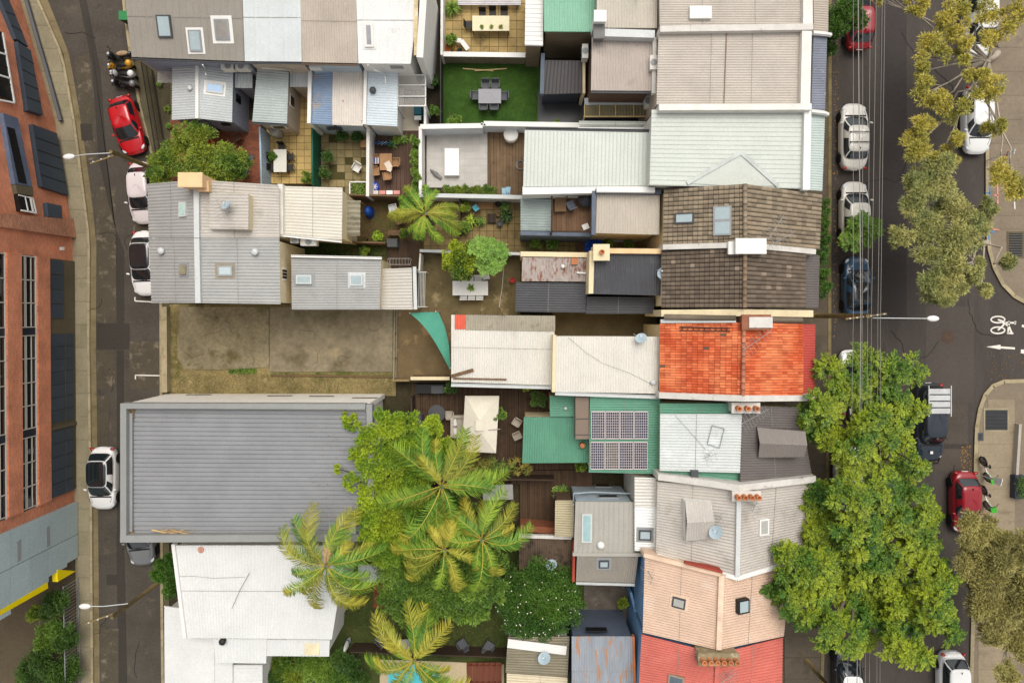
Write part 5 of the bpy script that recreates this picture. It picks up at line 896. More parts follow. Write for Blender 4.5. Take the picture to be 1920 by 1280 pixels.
yard_wall('wire_fence', 'thin dark fence along the alley beside the little lawn', [(826, -40), (826, 232)], 1.6, .06, blk, 'fence'); yard_wall('rendered_wall', 'short white wall beside the stone patio and alley', [(829, -50), (828, 103)], 1.7, .16, offwhite); yard_wall('rendered_wall', 'grubby cream wall beside the white end terrace pergola', [(797, 196), (797, 236)], 1.6, .16, white)
yard_wall('timber_fence', 'dark timber fence along the passage by the dark deck', [(652, 453), (722, 455)], 1.5, .1, timber, 'fence'); yard_wall('timber_fence', 'grey capped fence between dark deck and leafy yard', [(787, 470), (975, 476)], 1.5, .12, mat('grey_timber', '6d6a62', .8, .15), 'fence', lgrey); yard_wall('timber_fence', 'short grey post fence beside the striped verandah', [(788, 475), (786, 508)], 1.6, .1, offwhite, 'fence'); yard_wall('timber_fence', 'dark fence between garden bed and pot filled patio', [(862, 370), (862, 440)], 1.2, .08, mat('dark_timber'), 'fence')
gt = T('steel_gate', 'tall white framed bar gate beside the striped verandah roof', 'gate', 792, 540)
for i in range(5): part('bar', MB().bar(W(786 + i * 2.8, 510, 1.5), W(785 + i * 2.8, 575, 1.5), .03, .03), lgrey, gt)
for y in (510, 575): part('frame_rail', MB().bar(W(784, y, 1.5), W(799, y, 1.5), .04, .04), white, gt); 
for x in (784, 799): q = W(x, 510, 1.5); part('post', MB().bar((q.x, q.y, .03), (q.x, q.y, 1.5), .05, .05), white, gt); q = W(x, 575, 1.5); part('post', MB().bar((q.x, q.y, .03), (q.x, q.y, 1.5), .05, .05), white, gt)
pfr = T('pipe_fence', 'rusty pipe fence across the lot between concrete slab and rear slab', 'fence', 739, 650)
for z in (.2, 1.1): part('rail', MB().tube([Vector((*W(740, 578, 1.1).xy, z)), Vector((*W(738, 712, 1.1).xy, z))], .04, 6), mat('galvanised', '8a8272', .6, .2), pfr, True)
for y in (580, 625, 672, 710): q = W(739, y, 1.1); part('post', MB().tube([(q.x, q.y, 0), (q.x, q.y, 1.15)], .045, 6), mat('galvanised'), pfr, True)
yard_wall('rendered_wall', 'cream capped wall below the rear slab with the green sail', [(770, 709), (843, 709)], 1.6, .16, timber, cap=cream); yard_wall('rendered_wall', 'short brown wall beside the weedy strip end', [(735, 713), (768, 713)], 1.3, .12, mat('tan_wall', '84704e', .85)); yard_wall('timber_fence', 'dark timber fence beside the entertaining deck and lush tree', [(771, 745), (773, 815)], 1.6, .1, mat('dark_timber'), 'fence'); yard_wall('timber_fence', 'dark board fence along the edge of the rear deck', [(885, 898), (1040, 900)], 1.5, .1, mat('dark_timber'), 'fence'); yard_wall('brick_wall', 'terracotta topped wall above the sooty shed roof', [(975, 990), (1040, 995)], 1.7, .4, mat('terracotta_wall', '8e563c', .85, .2, 2)); yard_wall('timber_fence', 'slatted dark fence between lower lawn and the pool', [(655, 1222), (950, 1232)], 1.3, .08, mat('dark_timber'), 'fence'); yard_wall('blue_side_wall', 'blue painted boundary wall beside the rough stone yard', [(1183, 1110), (1196, 1165)], 2.2, .15, w_blue)
# shade sail
sa = T('shade_sail', 'green triangular shade sail with curved edge over the rear slab', 'shade sail', 800, 600); sm = MB(); n = 12
def along(pts, z0, z1, n):
    P = np.array(pts, float); d = np.r_[0, np.cumsum(np.linalg.norm(np.diff(P, axis=0), axis=1))]; d /= d[-1]; return [W(np.interp(f, d, P[:, 0]), np.interp(f, d, P[:, 1]), z0 + (z1 - z0) * f + .25 * math.sin(math.pi * f)) for f in np.linspace(0, 1, n + 1)]
bot = along([(768, 587), (785, 601), (800, 618), (815, 640), (829, 665), (843, 692)], 2.3, 2.3, n); top = along([(768, 587), (795, 585), (822, 585), (834, 612), (842, 645), (845, 692)], 2.3, 2.3, n)
sm.add(top + [a.lerp(b, .5) - Vector((0, 0, .12)) for a, b in zip(top, bot)] + bot, [(k * (n+1) + i, k * (n+1) + i + 1, (k+1) * (n+1) + i + 1, (k+1) * (n+1) + i) for i in range(n) for k in (0, 1)])
part('cloth', sm, mat('sail_green', '4f957f', .8, .08, 1), sa, True)
for a in ((768, 587, 2.3), (844, 690, 2.3)): q = W(*a); part('post', MB().tube([(q.x, q.y, 0), q], .04, 6), lgrey, sa)
q = W(817, 584, 2.7); part('post', MB().tube([(q.x, q.y, 0), q], .04, 6), lgrey, sa)
# ------------------------------------------------------------------ furniture
def table(label, px, py, w, l, h, m, rot=0, name='table', z=0, legm=None):
    t = T(name, label, 'table', px, py, z, rot=rot); lpart('table_top', MB().box((0, 0, h - .025), (w, l, .05)), m, t)
    for sx in (-1, 1):
        for sy in (-1, 1): lpart('leg', MB().box((sx * (w / 2 - .06), sy * (l / 2 - .06), (h - .05) / 2), (.06, .06, h - .05)), legm or m, t)
    return t
def chair(label, px, py, rot, m, z=0, group=None, arms=False, s=.48, fm=None, recl=.1):
    t = T('chair', label, 'chair', px, py, z, group, rot); fm = fm or m; lpart('seat', MB().box((0, 0, .43), (s, s, .05)), m, t); lpart('backrest', MB().hexa([(-s/2, -s/2 - .02, .46), (s/2, -s/2 - .02, .46), (s/2, -s/2 + .03, .46), (-s/2, -s/2 + .03, .46)], [(-s/2, -s/2 - .02 - recl, .88), (s/2, -s/2 - .02 - recl, .88), (s/2, -s/2 + .03 - recl, .88), (-s/2, -s/2 + .03 - recl, .88)]), m, t)
    for sx in (-1, 1):
        for sy in (-1, 1): lpart('leg', MB().box((sx * (s/2 - .03), sy * (s/2 - .03), .2), (.035, .035, .41)), fm, t)
        if arms: lpart('armrest', MB().box((sx * (s/2 + .02), -.03, .64), (.05, s * .9, .03)).box((sx * (s/2 + .02), s * .35, .52), (.03, .03, .22)), fm, t)
    return t
def pot(label, px, py, r, h, m, leaf=None, z=0.05, lr=None, n=70, L=.2, Wd=.06):
    t = T('plant_pot', label, 'plant pot', px, py, z); lpart('pot', MB().lathe([(r * .7, 0), (r, h * .9), (r * 1.08, h * .92), (r * 1.08, h), (r * .9, h), (r * .88, h * .85), (.01, h * .85)], n=14), m, t, True)
    if leaf:
        lb = LB(); e = sph(n, 0); lb.blades(np.array([0, 0, h * .85]) + e * r * .3 + np.array(W(px, py, z)), e + rs.normal(0, .2, (n, 3)), (lr or r * 1.6) * rs.uniform(.6, 1.2, n), Wd, .5, 2); lb.build('plant', leaf, t)
    return t
PI = math.pi; chm = mat('charcoal_mesh', '55565a', .7, .08); tabm = mat('pale_grey_top', '8f8d92', .5, .05)
table('grey rectangular table with six mesh chairs on the little lawn', 919, 187, 1.5, .95, .74, tabm, z=.05, legm=dgrey)
for x, y, r, lb_ in ((911, 165, PI, 'charcoal mesh chair on lawn, the wall side one nearer the bare grass'), (929, 165, PI, 'charcoal mesh chair on lawn, the wall side one nearer the black roof'), (907, 203, 0, 'charcoal mesh chair on lawn, the bush side of the long edge'), (927, 203, 0, 'charcoal mesh chair on lawn, terrace side near the black roof'), (893, 184, -PI / 2, 'charcoal mesh chair at the grey table end facing the alley'), (944, 185, PI / 2, 'charcoal mesh chair at the grey table end facing the black lean-to')): chair(lb_, x, y, r, chm, .05, 'chairs around the lawn table', True, .5)
for i in range(3): pot('small potted succulent on the long cream table, ' + ('nearest its black end chair', 'the middle of three', 'nearest the white shed')[i], 904 + i * 17.5, 51, .1, .12, terracotta, lv_mid, .8, .16, 24, L=.1, Wd=.05)['group'] = 'succulents along the cream table'
table('long cream table with little succulents on the stone patio', 921, 53, 2.45, 1.0, .76, mat('cream_top', 'd9cfac', .6, .05), z=.05, legm=timber)
for i, (x, y, r, lb_) in enumerate(((905, 33, PI, 'black wire chair behind cream table near the potted plants'), (924, 31, PI, 'black wire chair behind cream table under the slatted bench'), (945, 31, PI, 'black wire chair behind cream table toward the white shed'), (880, 52, -PI / 2, 'black chair at the plant end of the cream table'))): chair(lb_, x, y, r, mat('black_wire', '2e2a24', .6), .05, 'chairs around the cream table', False, .46)
bn = T('slatted_bench', 'long pale slatted bench along the top of the stone patio', 'bench', 918, 8, .05)
for k in range(5): lpart('slat', MB().box((0, .22 - k * .11, .44), (4.2, .08, .035)), mat('pale_slat', 'c6c2c6', .6), bn)
for x in (-1.9, 0, 1.9): lpart('leg', MB().box((x, 0, .21), (.06, .5, .42)), grey, bn)
t = T('corner_bench', 'bent white corner bench beside orange pot on the patio', 'bench', 863, 88, .05); lpart('seat', MB().bar((-.45, .3, .4), (.1, .25, .4), .3, .06).bar((.1, .25, .41), (.55, -.35, .41), .3, .06), white, t); 
for x, y in ((-.4, .3), (.1, .2), (.5, -.3)): lpart('leg', MB().box((x, y, .18), (.06, .06, .37)), white, t)
pot('orange pumpkin shaped pot beside bent white bench', 846, 95, .36, .4, mat('orange_glaze', 'c96a35', .5, .1), lv_dark, n=20); pot('dark pot with round leafy plant at patio edge by slatted bench', 848, 20, .25, .4, blk, lv_mid, lr=.7, n=120); pot('small dark pot at the mouth of the bent bench', 862, 96, .14, .2, blk)
# courtyard with sand pavers
table('narrow white tiled table on the sand paved courtyard', 532, 306, .85, 1.5, .74, mat('white_tile_top', 'cfccc2', .5, .05), z=.05, legm=dgrey)
for x, y, r, lb_ in ((532, 280, PI, 'black chair at the tank end of the white tiled table'), (517, 297, -PI / 2, 'black chair on the shrub side of tiled table nearer the tank'), (517, 317, -PI / 2, 'black chair on the shrub side of tiled table nearer the cream roof'), (548, 297, PI / 2, 'black chair on the green fence side of tiled table nearer the tank'), (548, 317, PI / 2, 'black chair on the green fence side of tiled table nearer the cream roof')): chair(lb_, x, y, r, blk, .05, 'chairs around the tiled table', False, .42)
tk = T('water_tank', 'short pale round water tank behind the grey green wing', 'tank', 523, 252, .05); lpart('shell', MB().lathe([(.33, 0), (.35, .05), (.35, .85), (.3, .93), (.05, .95)], n=20), mat('tank_grey', 'a9a69c', .6), tk, True); lpart('lid', MB().lathe([(.12, .93), (.12, .98), (.02, .99)], n=12), grey, tk, True)
# brick courtyard things
k = T('kettle_barbecue', 'shiny red kettle barbecue in the brick courtyard', 'barbecue', 406, 274, .03); lpart('bowl', MB().ell((0, 0, .72), (.29, .29, .24), 16, 9), mat('red_enamel', 'c0221c', .2, .03, coat=.5), k, True); lpart('handle', MB().tube([(-.07, 0, .96), (0, 0, 1.0), (.07, 0, .96)], .015, 5), blk, k)
for a in (0, 2.1, 4.2): lpart('leg', MB().tube([(math.cos(a) * .15, math.sin(a) * .15, .6), (math.cos(a) * .28, math.sin(a) * .28, 0)], .015, 5), grey, k)
u = T('closed_parasol', 'folded orange parasol leaning in the brick courtyard', 'parasol', 470, 296, .03); lpart('pole', MB().tube([(0, 0, 0), (0, 0, 2.3)], .02, 6), timber, u); lpart('canopy', MB().tube([(0, 0, .9), (.04, .05, 1.3), (.02, .05, 1.9), (0, 0, 2.3)], [.1, .24, .17, .03], 9), mat('faded_orange', 'd0784f', .8, .1), u, True); lpart('base', MB().lathe([(.25, 0), (.25, .06), (.05, .1)], n=14), dgrey, u)
chair('brown slatted chair in the brick courtyard near red barbecue', 450, 262, .5, mat('slat_brown', '5a4030', .8), .03); chair('blue chair half under the leafy tree in brick courtyard', 463, 326, 1.2, mat('blue_plastic', '2d4f86', .5), .03); table('small round edged brown table beside the blue chair', 440, 312, .7, .7, .7, timber, .3, z=.03)
for x, y, r, lb_ in ((303, 198, .16, 'round yellow rimmed garden pot in the fenced front garden'), (305, 230, .13, 'small green garden pot in the fenced front garden'), (288, 151, .15, 'terracotta pot by the clear awning in the front garden')): pot(lb_, x + 14, y + 8, r, .3, terracotta if 'terra' in lb_ else mat('yellow_glaze' if 'yellow' in lb_ else 'green_glaze', 'b89a3a' if 'yellow' in lb_ else '6a7a3a', .5), lv_mid, .03)
# mossy courtyard
chair('weathered white garden chair in the mossy courtyard', 672, 318, 2.6, offwhite, .05, None, True); table('small pale crate table by the white wall in the mossy courtyard', 684, 272, .4, .5, .4, mat('pale_wood', 'b08a60', .8), z=.05)
bed = T('garden_bed', 'white edged garden bed with leafy ground cover', 'garden bed', 674, 355, .05); lpart('edging', MB().box((-.6, 0, .12), (.08, .9, .24)).box((.6, 0, .12), (.08, .9, .24)).box((0, .45, .12), (1.28, .08, .24)).box((0, -.45, .12), (1.28, .08, .24)), white, bed); lb = LB(); Q = np.array(W(674, 355, .1)) + np.stack([rs.uniform(-.55, .55, 300), rs.uniform(-.4, .4, 300), rs.uniform(0, .2, 300)], 1); lb.blades(Q, sph(300), .12, .07); lb.build('plants', lv_mid, bed)
# deck with boards and table
for i, (c, lb_) in enumerate((('2563a8', 'bright blue bodyboard leaning in the row behind the white wing'), ('6f9fc6', 'pale blue bodyboard leaning in the row behind the white wing'), ('9fc0d8', 'icy blue bodyboard leaning in the row behind the white wing'), ('4f7fa8', 'steel blue bodyboard leaning in the row behind the white wing'), ('3f8a58', 'green bodyboard leaning in the row behind the white wing'))):
    b = T('bodyboard', lb_, 'bodyboard', 706 + i * 6.2, 264 + i * .5, .1, 'boards leaning by the white wing'); mb = MB(); n = 14
    pr = [(.24 * math.sin(math.pi * min(1, (j / n) * .9 + .1)) ** .5, j / n * 1.05) for j in range(n + 1)]
    vs = [(s * w, -.12 - .3 * z - o, z) for w, z in pr for s, o in ((-1, 0), (1, 0), (1, .05), (-1, .05))]; mb.add(vs, [(4*j+k, 4*j+(k+1) % 4, 4*j+4+(k+1) % 4, 4*j+4+k) for j in range(n) for k in range(4)] + [(0, 1, 2, 3), tuple(4*n+q for q in (3, 2, 1, 0))]); lpart('board', mb, mat('board_' + c, c, .5, .05), b, True); b.rotation_euler[2] = .5
woodt = mat('tan_furniture', 'a07a55', .75, .12, 2, isl=.1); table('worn tan slatted table with books on the red brown deck', 727, 308, .8, 1.1, .72, woodt, z=.1); chair('tan armchair with striped towel beside the worn table', 707, 302, -PI / 2, woodt, .1, None, True, .55); chair('tan armchair by hedge side of the worn table', 744, 308, PI / 2, woodt, .1, None, True, .5); chair('tan armchair at the worn table nearer the pink towels', 706, 324, -PI / 2 + .1, woodt, .1, None, True, .55); chair('tan chair at the end of worn table toward the blue float', 729, 332, .1, woodt, .1, None, True, .5)
tw = T('striped_towel', 'blue and white striped towel on a tan armchair', 'towel', 708, 302, .56)
for k in range(6): lpart('stripe', MB().box((-.2 + k * .08, 0, .012), (.078, .42, .02)), white if k % 2 else mat('navy_stripe', '46508a', .8), tw)
solo('newspaper', 'crumpled pale newspapers on the worn tan table', 'newspaper', MB().box(W(728, 310, .835), (.4, .5, .02), .5).box(W(730, 318, .855), (.3, .25, .02), -.4), mat('paper', 'd2c4b4', .9, .1))
fl = T('swim_ring', 'blue swim float with white flower pattern on the deck', 'swim float', 704, 351, .1); lpart('disc', MB().ell((0, 0, .08), (.27, .36, .08), 18, 6), mat('royal_blue', '2745b0', .4), fl, True)
for k in range(6): a = k * PI / 3; lpart('petal', MB().bar((0, 0, .165), (math.cos(a) * .17, math.sin(a) * .22, .15), .05, .015), white, fl)
for i, c in enumerate(('e6dcd6', 'd9968c', 'e9e4de', 'd99a90')): tag(part('towel', MB().box(W(704 + i * 13.5, 361.5, .25), (.42, .25, .3)), mat('towel_' + c, c, .9), None), ['white towel folded at the fence beside the blue float', 'pink towel folded next to the float side white towel', 'white towel folded between two pink towels', 'pink towel folded at the hedge end of the row'][i], 'towel', 'towels along the deck fence')
for x, y, m_, lb_ in ((738, 272, w_blue, 'blue pot with green plant beside the bodyboards'), (745, 262, terracotta, 'terracotta pot with plant next to the blue pot'), (752, 266, blk, 'dark pot with plant behind the blue pot'), (758, 262, white, 'white pot with plant at the end of the pot cluster')): pot(lb_, x, y, .16, .28, m_, lv_mid, .1, .35, 50)
bb = T('covered_barbecue', 'teal covered barbecue under the edge of the clear pergola', 'barbecue', 786, 213, .1); lpart('cover', MB().hexa([(-.3, -.35, 0), (.3, -.35, 0), (.3, .35, 0), (-.3, .35, 0)], [(-.24, -.3, .85), (.24, -.3, .85), (.24, .3, .95), (-.24, .3, .95)]), mat('teal_cover', '1f5560', .7, .1), bb); lpart('shelf', MB().box((0, -.5, .7), (.45, .28, .04)), lgrey, bb)
# pale terrace
sb = T('daybed', 'long white cushioned daybed on the pale tiled terrace', 'daybed', 848, 306, .05); lpart('base', MB().box((0, 0, .15), (.98, 1.85, .3)), mat('daybed_white', 'e9e8e6', .7, .03), sb); lpart('cushion', MB().box((0, 0, .36), (.94, 1.8, .12)), mat('daybed_white'), sb)
gp = T('folded_umbrella', 'folded grey umbrella lying near the daybed', 'umbrella', 817, 327, .05); lpart('canopy', MB().tube([(-.35, .3, .1), (0, 0, .14), (.4, -.3, .1)], [.04, .17, .1], 9), mat('umbrella_grey', '7c7c78', .8), gp, True)
dr = T('white_drum', 'round white lidded drum on the timber terrace', 'drum', 958, 257, .1); lpart('body', MB().lathe([(.42, 0), (.46, .1), (.46, .62), (.4, .66)], n=24), offwhite, dr, True); lpart('lid', MB().lathe([(.48, .64), (.49, .7), (.42, .76), (.05, .78)], n=24), white, dr, True)
for i, lb_ in enumerate(('pale blue swim fin nearer the hedge on timber terrace', 'pale blue swim fin nearer the white roof on timber terrace')): f_ = T('swim_fin', lb_, 'swim fin', 945 + i * 8, 361 - i * 2, .1, 'pair of swim fins'); lpart('blade', MB().prism([(-.1, -.3), (.1, -.3), (.16, .3), (-.16, .3)], 0, .03), mat('fin_blue', '8fb5c6', .5), f_); lpart('foot_pocket', MB().ell((0, -.25, .06), (.08, .18, .06)), mat('fin_dark', '4f7f96', .5), f_, True)
hs = T('garden_hose', 'coiled dark garden hose beside the wide pale roof', 'hose', 976, 310, .1); lpart('coil', MB().tube([(math.cos(a * .5) * (.2 + .004 * a), math.sin(a * .5) * .3, .02 + .004 * a) for a in range(40)], .016, 5), grey, hs, True)
# back yard with blue cover, patio of pots
cv = T('covered_chair', 'blue tarpaulin covered chair on the patchy grass', 'covered chair', 694, 399, .03); lpart('tarpaulin', MB().lathe([(.42, 0), (.4, .3), (.33, .6), (.3, .85), (.15, 1.0), (.02, 1.02)], n=12, sx=.75, sy=1), mat('blue_tarp', '123f8a', .5, .2, 4), cv)
chair('white plastic chair beside the palm in the back yard', 738, 394, 1.8, white, .03, None, True); table('small weathered table near the palm in the back yard', 752, 412, .6, .7, .6, timber, .4, z=.03); bn2 = table('brown timber bench by the passage fence', 741, 438, .8, .35, .45, timber, z=.03, name='bench'); cvr = T('grey_covered_seat', 'grey covered seat on the dark deck', 'covered seat', 738, 457, .1); lpart('cover', MB().hexa([(-.4, -.3, 0), (.4, -.3, 0), (.4, .3, 0), (-.4, .3, 0)], [(-.34, -.26, .6), (.34, -.26, .6), (.34, .26, .7), (-.34, .26, .7)]), mat('cover_grey', '5a5c5c', .8), cvr)
rk = T('drying_rack', 'white wire drying rack on the dark deck', 'drying rack', 752, 492, .1); lpart('frame', MB().tube([(-.75, -.2, .8), (.75, -.2, .8), (.75, .2, .8), (-.75, .2, .8), (-.75, -.2, .8)], .014, 5), lgrey, rk)
for i in range(7): lpart('wire', MB().tube([(-.6 + i * .2, -.2, .8), (-.6 + i * .2, .2, .8)], .007, 4), lgrey, rk)
for sx in (-1, 1): lpart('leg', MB().tube([(sx * .7, -.2, .8), (sx * .7, .2, 0)], .012, 4).tube([(sx * .7, .2, .8), (sx * .7, -.2, 0)], .012, 4), lgrey, rk)
for x, y, r, m_, lf_, lb_ in ((902, 416, .22, blk, lv_mid, 'round black pot with orange and green plant on the brown patio'), (937, 420, .2, dgrey, None, 'grey tub with pale bag on the brown patio'), (949, 405, .36, blk, lv_dark, 'large black ring pot with leafy top by the tank side'), (948, 388, .24, dgrey, lv_mid, 'square dark planter near the capped wall'), (935, 403, .15, timber, None, 'small brown pot between black planters'), (934, 384, .18, blk, None, 'black trough pot under the capped wall'), (884, 415, .3, blk, lv_bright, 'leafy bright plant in black pot near the dark fence'), (878, 372, .2, terracotta, lv_mid, 'terracotta pot in the garden bed corner')): pot(lb_, x, y, r, .35, m_, lf_, .05, n=60)
for i in range(2): tr_ = T('planter_trough', ['black planter trough on brown patio beside the ring pot', 'black planter trough on brown patio beside the leafy pot'][i], 'planter', 926 - i * 8, 410, .05); lpart('trough', MB().box((0, 0, .15), (.28, .6, .3)), blk, tr_); lpart('soil', MB().box((0, 0, .3), (.22, .54, .02)), mat('potting_soil', '3a2f22', .9), tr_)
chair('turquoise plastic toy chair in the pot filled patio', 892, 391, .6, mat('turquoise', '4fa3b8', .5), .05, None, False, .35); tb = T('timber_pallet', 'weathered timber boards lying on the brown patio', 'timber boards', 910, 385, .05)
for i in range(4): lpart('board', MB().box((0, i * .14 - .2, .03), (1.0, .11, .04), .02 * i), woodt, tb)
table('long white table with flower pot in the mossy yard', 883, 541, 2.35, .95, .75, white, z=.03); pot('plant with broad leaves in centre of the long white table', 884, 539, .12, .12, blk, lv_mid, .78, .3, 40, Wd=.08)
for i, x in enumerate((868, 882, 897)): chair(['white chair behind long white table toward the dark fence', 'white chair behind middle of the long white table', 'white chair behind long white table toward the rusty roof'][i], x, 527, PI, white, .03, 'white chairs tucked at the long table'); 
for i, x in enumerate((870, 885, 900)): chair(['white chair before long table toward the bar gate', 'white chair before middle of the long table', 'white chair before long table toward the rusty roof'][i], x, 553, 0, white, .03, 'white chairs tucked at the long table')
chair('white chair apart under the bright green tree', 911, 518, PI + .2, white, .03); solo('clothes_line', 'thin wire clothes line across the mossy yard', 'clothes line', MB().tube([W(945, 488, 1.8), W(942, 535, 1.75), W(936, 575, 1.8)], .012, 4).tube([W(945, 488, 1.8), Vector((*W(945, 488, 1.8).xy, 0))], .03, 5).tube([W(936, 575, 1.8), Vector((*W(936, 575, 1.8).xy, 0))], .03, 5), lgrey); pot('red bucket beside the rusty roofed wing', 961, 526, .17, .3, mat('red_plastic', 'b03030', .4))
tp = solo('blue_tarpaulin', 'crumpled bright blue tarpaulin in the narrow yard', 'tarpaulin', MB().add([W(1096 + 33 * u_, 449 + 22 * v_, .25 + .25 * math.sin(u_ * 7 + v_ * 5) ** 2 * (1 - abs(2 * u_ - 1)) + .15) for v_ in np.linspace(0, 1, 7) for u_ in np.linspace(0, 1, 9)] + [W(1096 + 33 * u_, 449 + 22 * v_, .05) for v_ in (0, 1) for u_ in (0, 1)], [(r_ * 9 + c_, r_ * 9 + c_ + 1, r_ * 9 + c_ + 10, r_ * 9 + c_ + 9) for r_ in range(6) for c_ in range(8)] + [(63, 64, 66, 65)]), mat('tarp_bright', '1c4fb0', .45, .15, 5)); tag(part('brown_sheet', MB().box(W(1091, 462, .12), (.8, .5, .15), .3), w_brown, None), 'brown sheet lying beside the blue tarpaulin', 'sheet'); bn3 = table('long grey bench along the narrow yard wall', 1165, 450, 1.8, .4, .5, grey, z=.05, name='bench')
# roof terrace furniture
um = T('cantilever_parasol', 'folded dark parasol on the roof terrace', 'parasol', 1097, 377, 3.44); lpart('canopy', MB().lathe([(.5, .6), (.42, .75), (.2, .95), (.03, 1.05)], n=10, sx=1.1, sy=1), mat('parasol_dark', '35353a', .8), um); lpart('pole', MB().tube([(0, 0, 0), (0, 0, 1.0)], .03, 6), dgrey, um); chair('grey cushioned chair on the roof terrace', 1069, 386, .4, mat('cushion_grey', '5a5f68', .8), 3.44); tag(part('white_cushion', MB().box(W(1098, 425, 3.5), (.4, .35, .1), .4), white, None), 'white cushion on the roof terrace boards', 'cushion'); table('slatted low timber table on roof terrace', 1050, 385, .7, .9, .4, timber, z=3.44)
# entertaining deck: cream parasol, sofa, round table
um = T('market_parasol', 'large rectangular cream market parasol on the dark deck', 'parasol', 898, 800, .14); c0 = W(898, 797, 2.5); corners = [W(872, 742, 2.35), W(936, 742, 2.35), W(930, 849, 2.35), W(866, 846, 2.35)]; a1, a2 = W(898, 785, 2.85), W(898, 806, 2.85); a1 = W(899, 788, 2.85); mb = MB().add(corners + [a1, a2] , [(0, 1, 4), (1, 2, 5, 4), (2, 3, 5), (3, 0, 4, 5)]); crm = mat('canvas_cream', 'd8d0be', .8, .05); part('canopy', mb, crm, um)
vl = MB()
for i in range(4): a, b = corners[i], corners[(i + 1) % 4]; vl.add([a, b, b - Vector((0, 0, .16)), a - Vector((0, 0, .16))], [(0, 1, 2, 3)])
part('valance', vl, crm, um); part('top_cap', MB().box(W(899, 797, 2.88), (.5, .7, .05)), crm, um); q = W(899, 797, 2.8); part('pole', MB().tube([(q.x, q.y, .14), q], .03, 8), lgrey, um); part('crank', MB().bar(W(915, 806, 2.62), W(938, 804, 2.4), .04, .04), grey, um)
for c in corners: part('rib', MB().tube([q, c - Vector((0, 0, .04))], .014, 4), lgrey, um)
sf = T('outdoor_sofa', 'pale wicker outdoor sofa beside the cream parasol', 'sofa', 860, 797, .14); sfm = mat('sofa_fabric', 'b8ac9c', .85, .1); lpart('seat', MB().box((0, 0, .25), (.8, 1.3, .4)), sfm, sf); lpart('backrest', MB().box((-.38, 0, .55), (.2, 1.3, .5)), sfm, sf); lpart('armrest', MB().box((0, .66, .4), (.8, .16, .5)), sfm, sf); lpart('armrest', MB().box((0, -.66, .4), (.8, .16, .5)), sfm, sf); lpart('cushion', MB().box((-.2, .3, .55), (.25, .45, .3), .2), white, sf); lpart('cushion', MB().box((-.2, -.3, .55), (.25, .45, .3), -.1), white, sf)
rt = T('round_table', 'dark round patio table on the entertaining deck', 'table', 821, 772, .14); lpart('table_top', MB().lathe([(.56, .7), (.58, .72), (.56, .74), (.05, .742)], n=28), mat('round_dark', '4b4a4c', .5), rt); lpart('pedestal', MB().lathe([(.28, 0), (.26, .04), (.05, .08), (.05, .7)], n=14), dgrey, rt)
for i, (x, y, lb_) in enumerate(((843, 776, 'white wicker chair between round table and parasol'), (968, 790, 'white armchair beside the green roof wall'), (970, 815, 'grey side chair beside the white armchair'))): chair(lb_, x, y, PI / 2 + i, sfm, .14, None, True)
cb = T('covered_grill', 'grey covered grill by the dark timber fence', 'grill', 785, 787, .14); lpart('cover', MB().hexa([(-.35, -.5, 0), (.35, -.5, 0), (.35, .5, 0), (-.35, .5, 0)], [(-.3, -.42, .9), (.3, -.42, .9), (.3, .42, 1.0), (-.3, .42, 1.0)]), mat('cover_slate', '54545a', .8), cb); dkb = T('storage_box', 'black storage box under the cream capped wall', 'box', 808, 727, .14); lpart('body', MB().box((0, 0, .3), (1.9, .6, .6)), mat('box_black', '1d1c1b', .6), dkb); lpart('lid', MB().box((.5, -.05, .62), (.8, .5, .06)), dgrey, dkb)
table('grey stone bench top among the palms', 934, 917, 2.0, 1.0, .8, mat('terrazzo', '9a9894', .6, .15, 8), .04, z=.1, name='stone_bench'); 
for x, y, lb_ in ((1040, 915, 'cream pot at the corner of blue rear wall'), (1042, 928, 'dark round pot below the cream pot')): pot(lb_, x, y, .16, .3, cream if 'cream' in lb_ else blk, lv_mid, .18)
pot('leafy herb box beside the blue rear wall', 1055, 920, .35, .35, dgrey, lv_mid, .18, .5, 120)
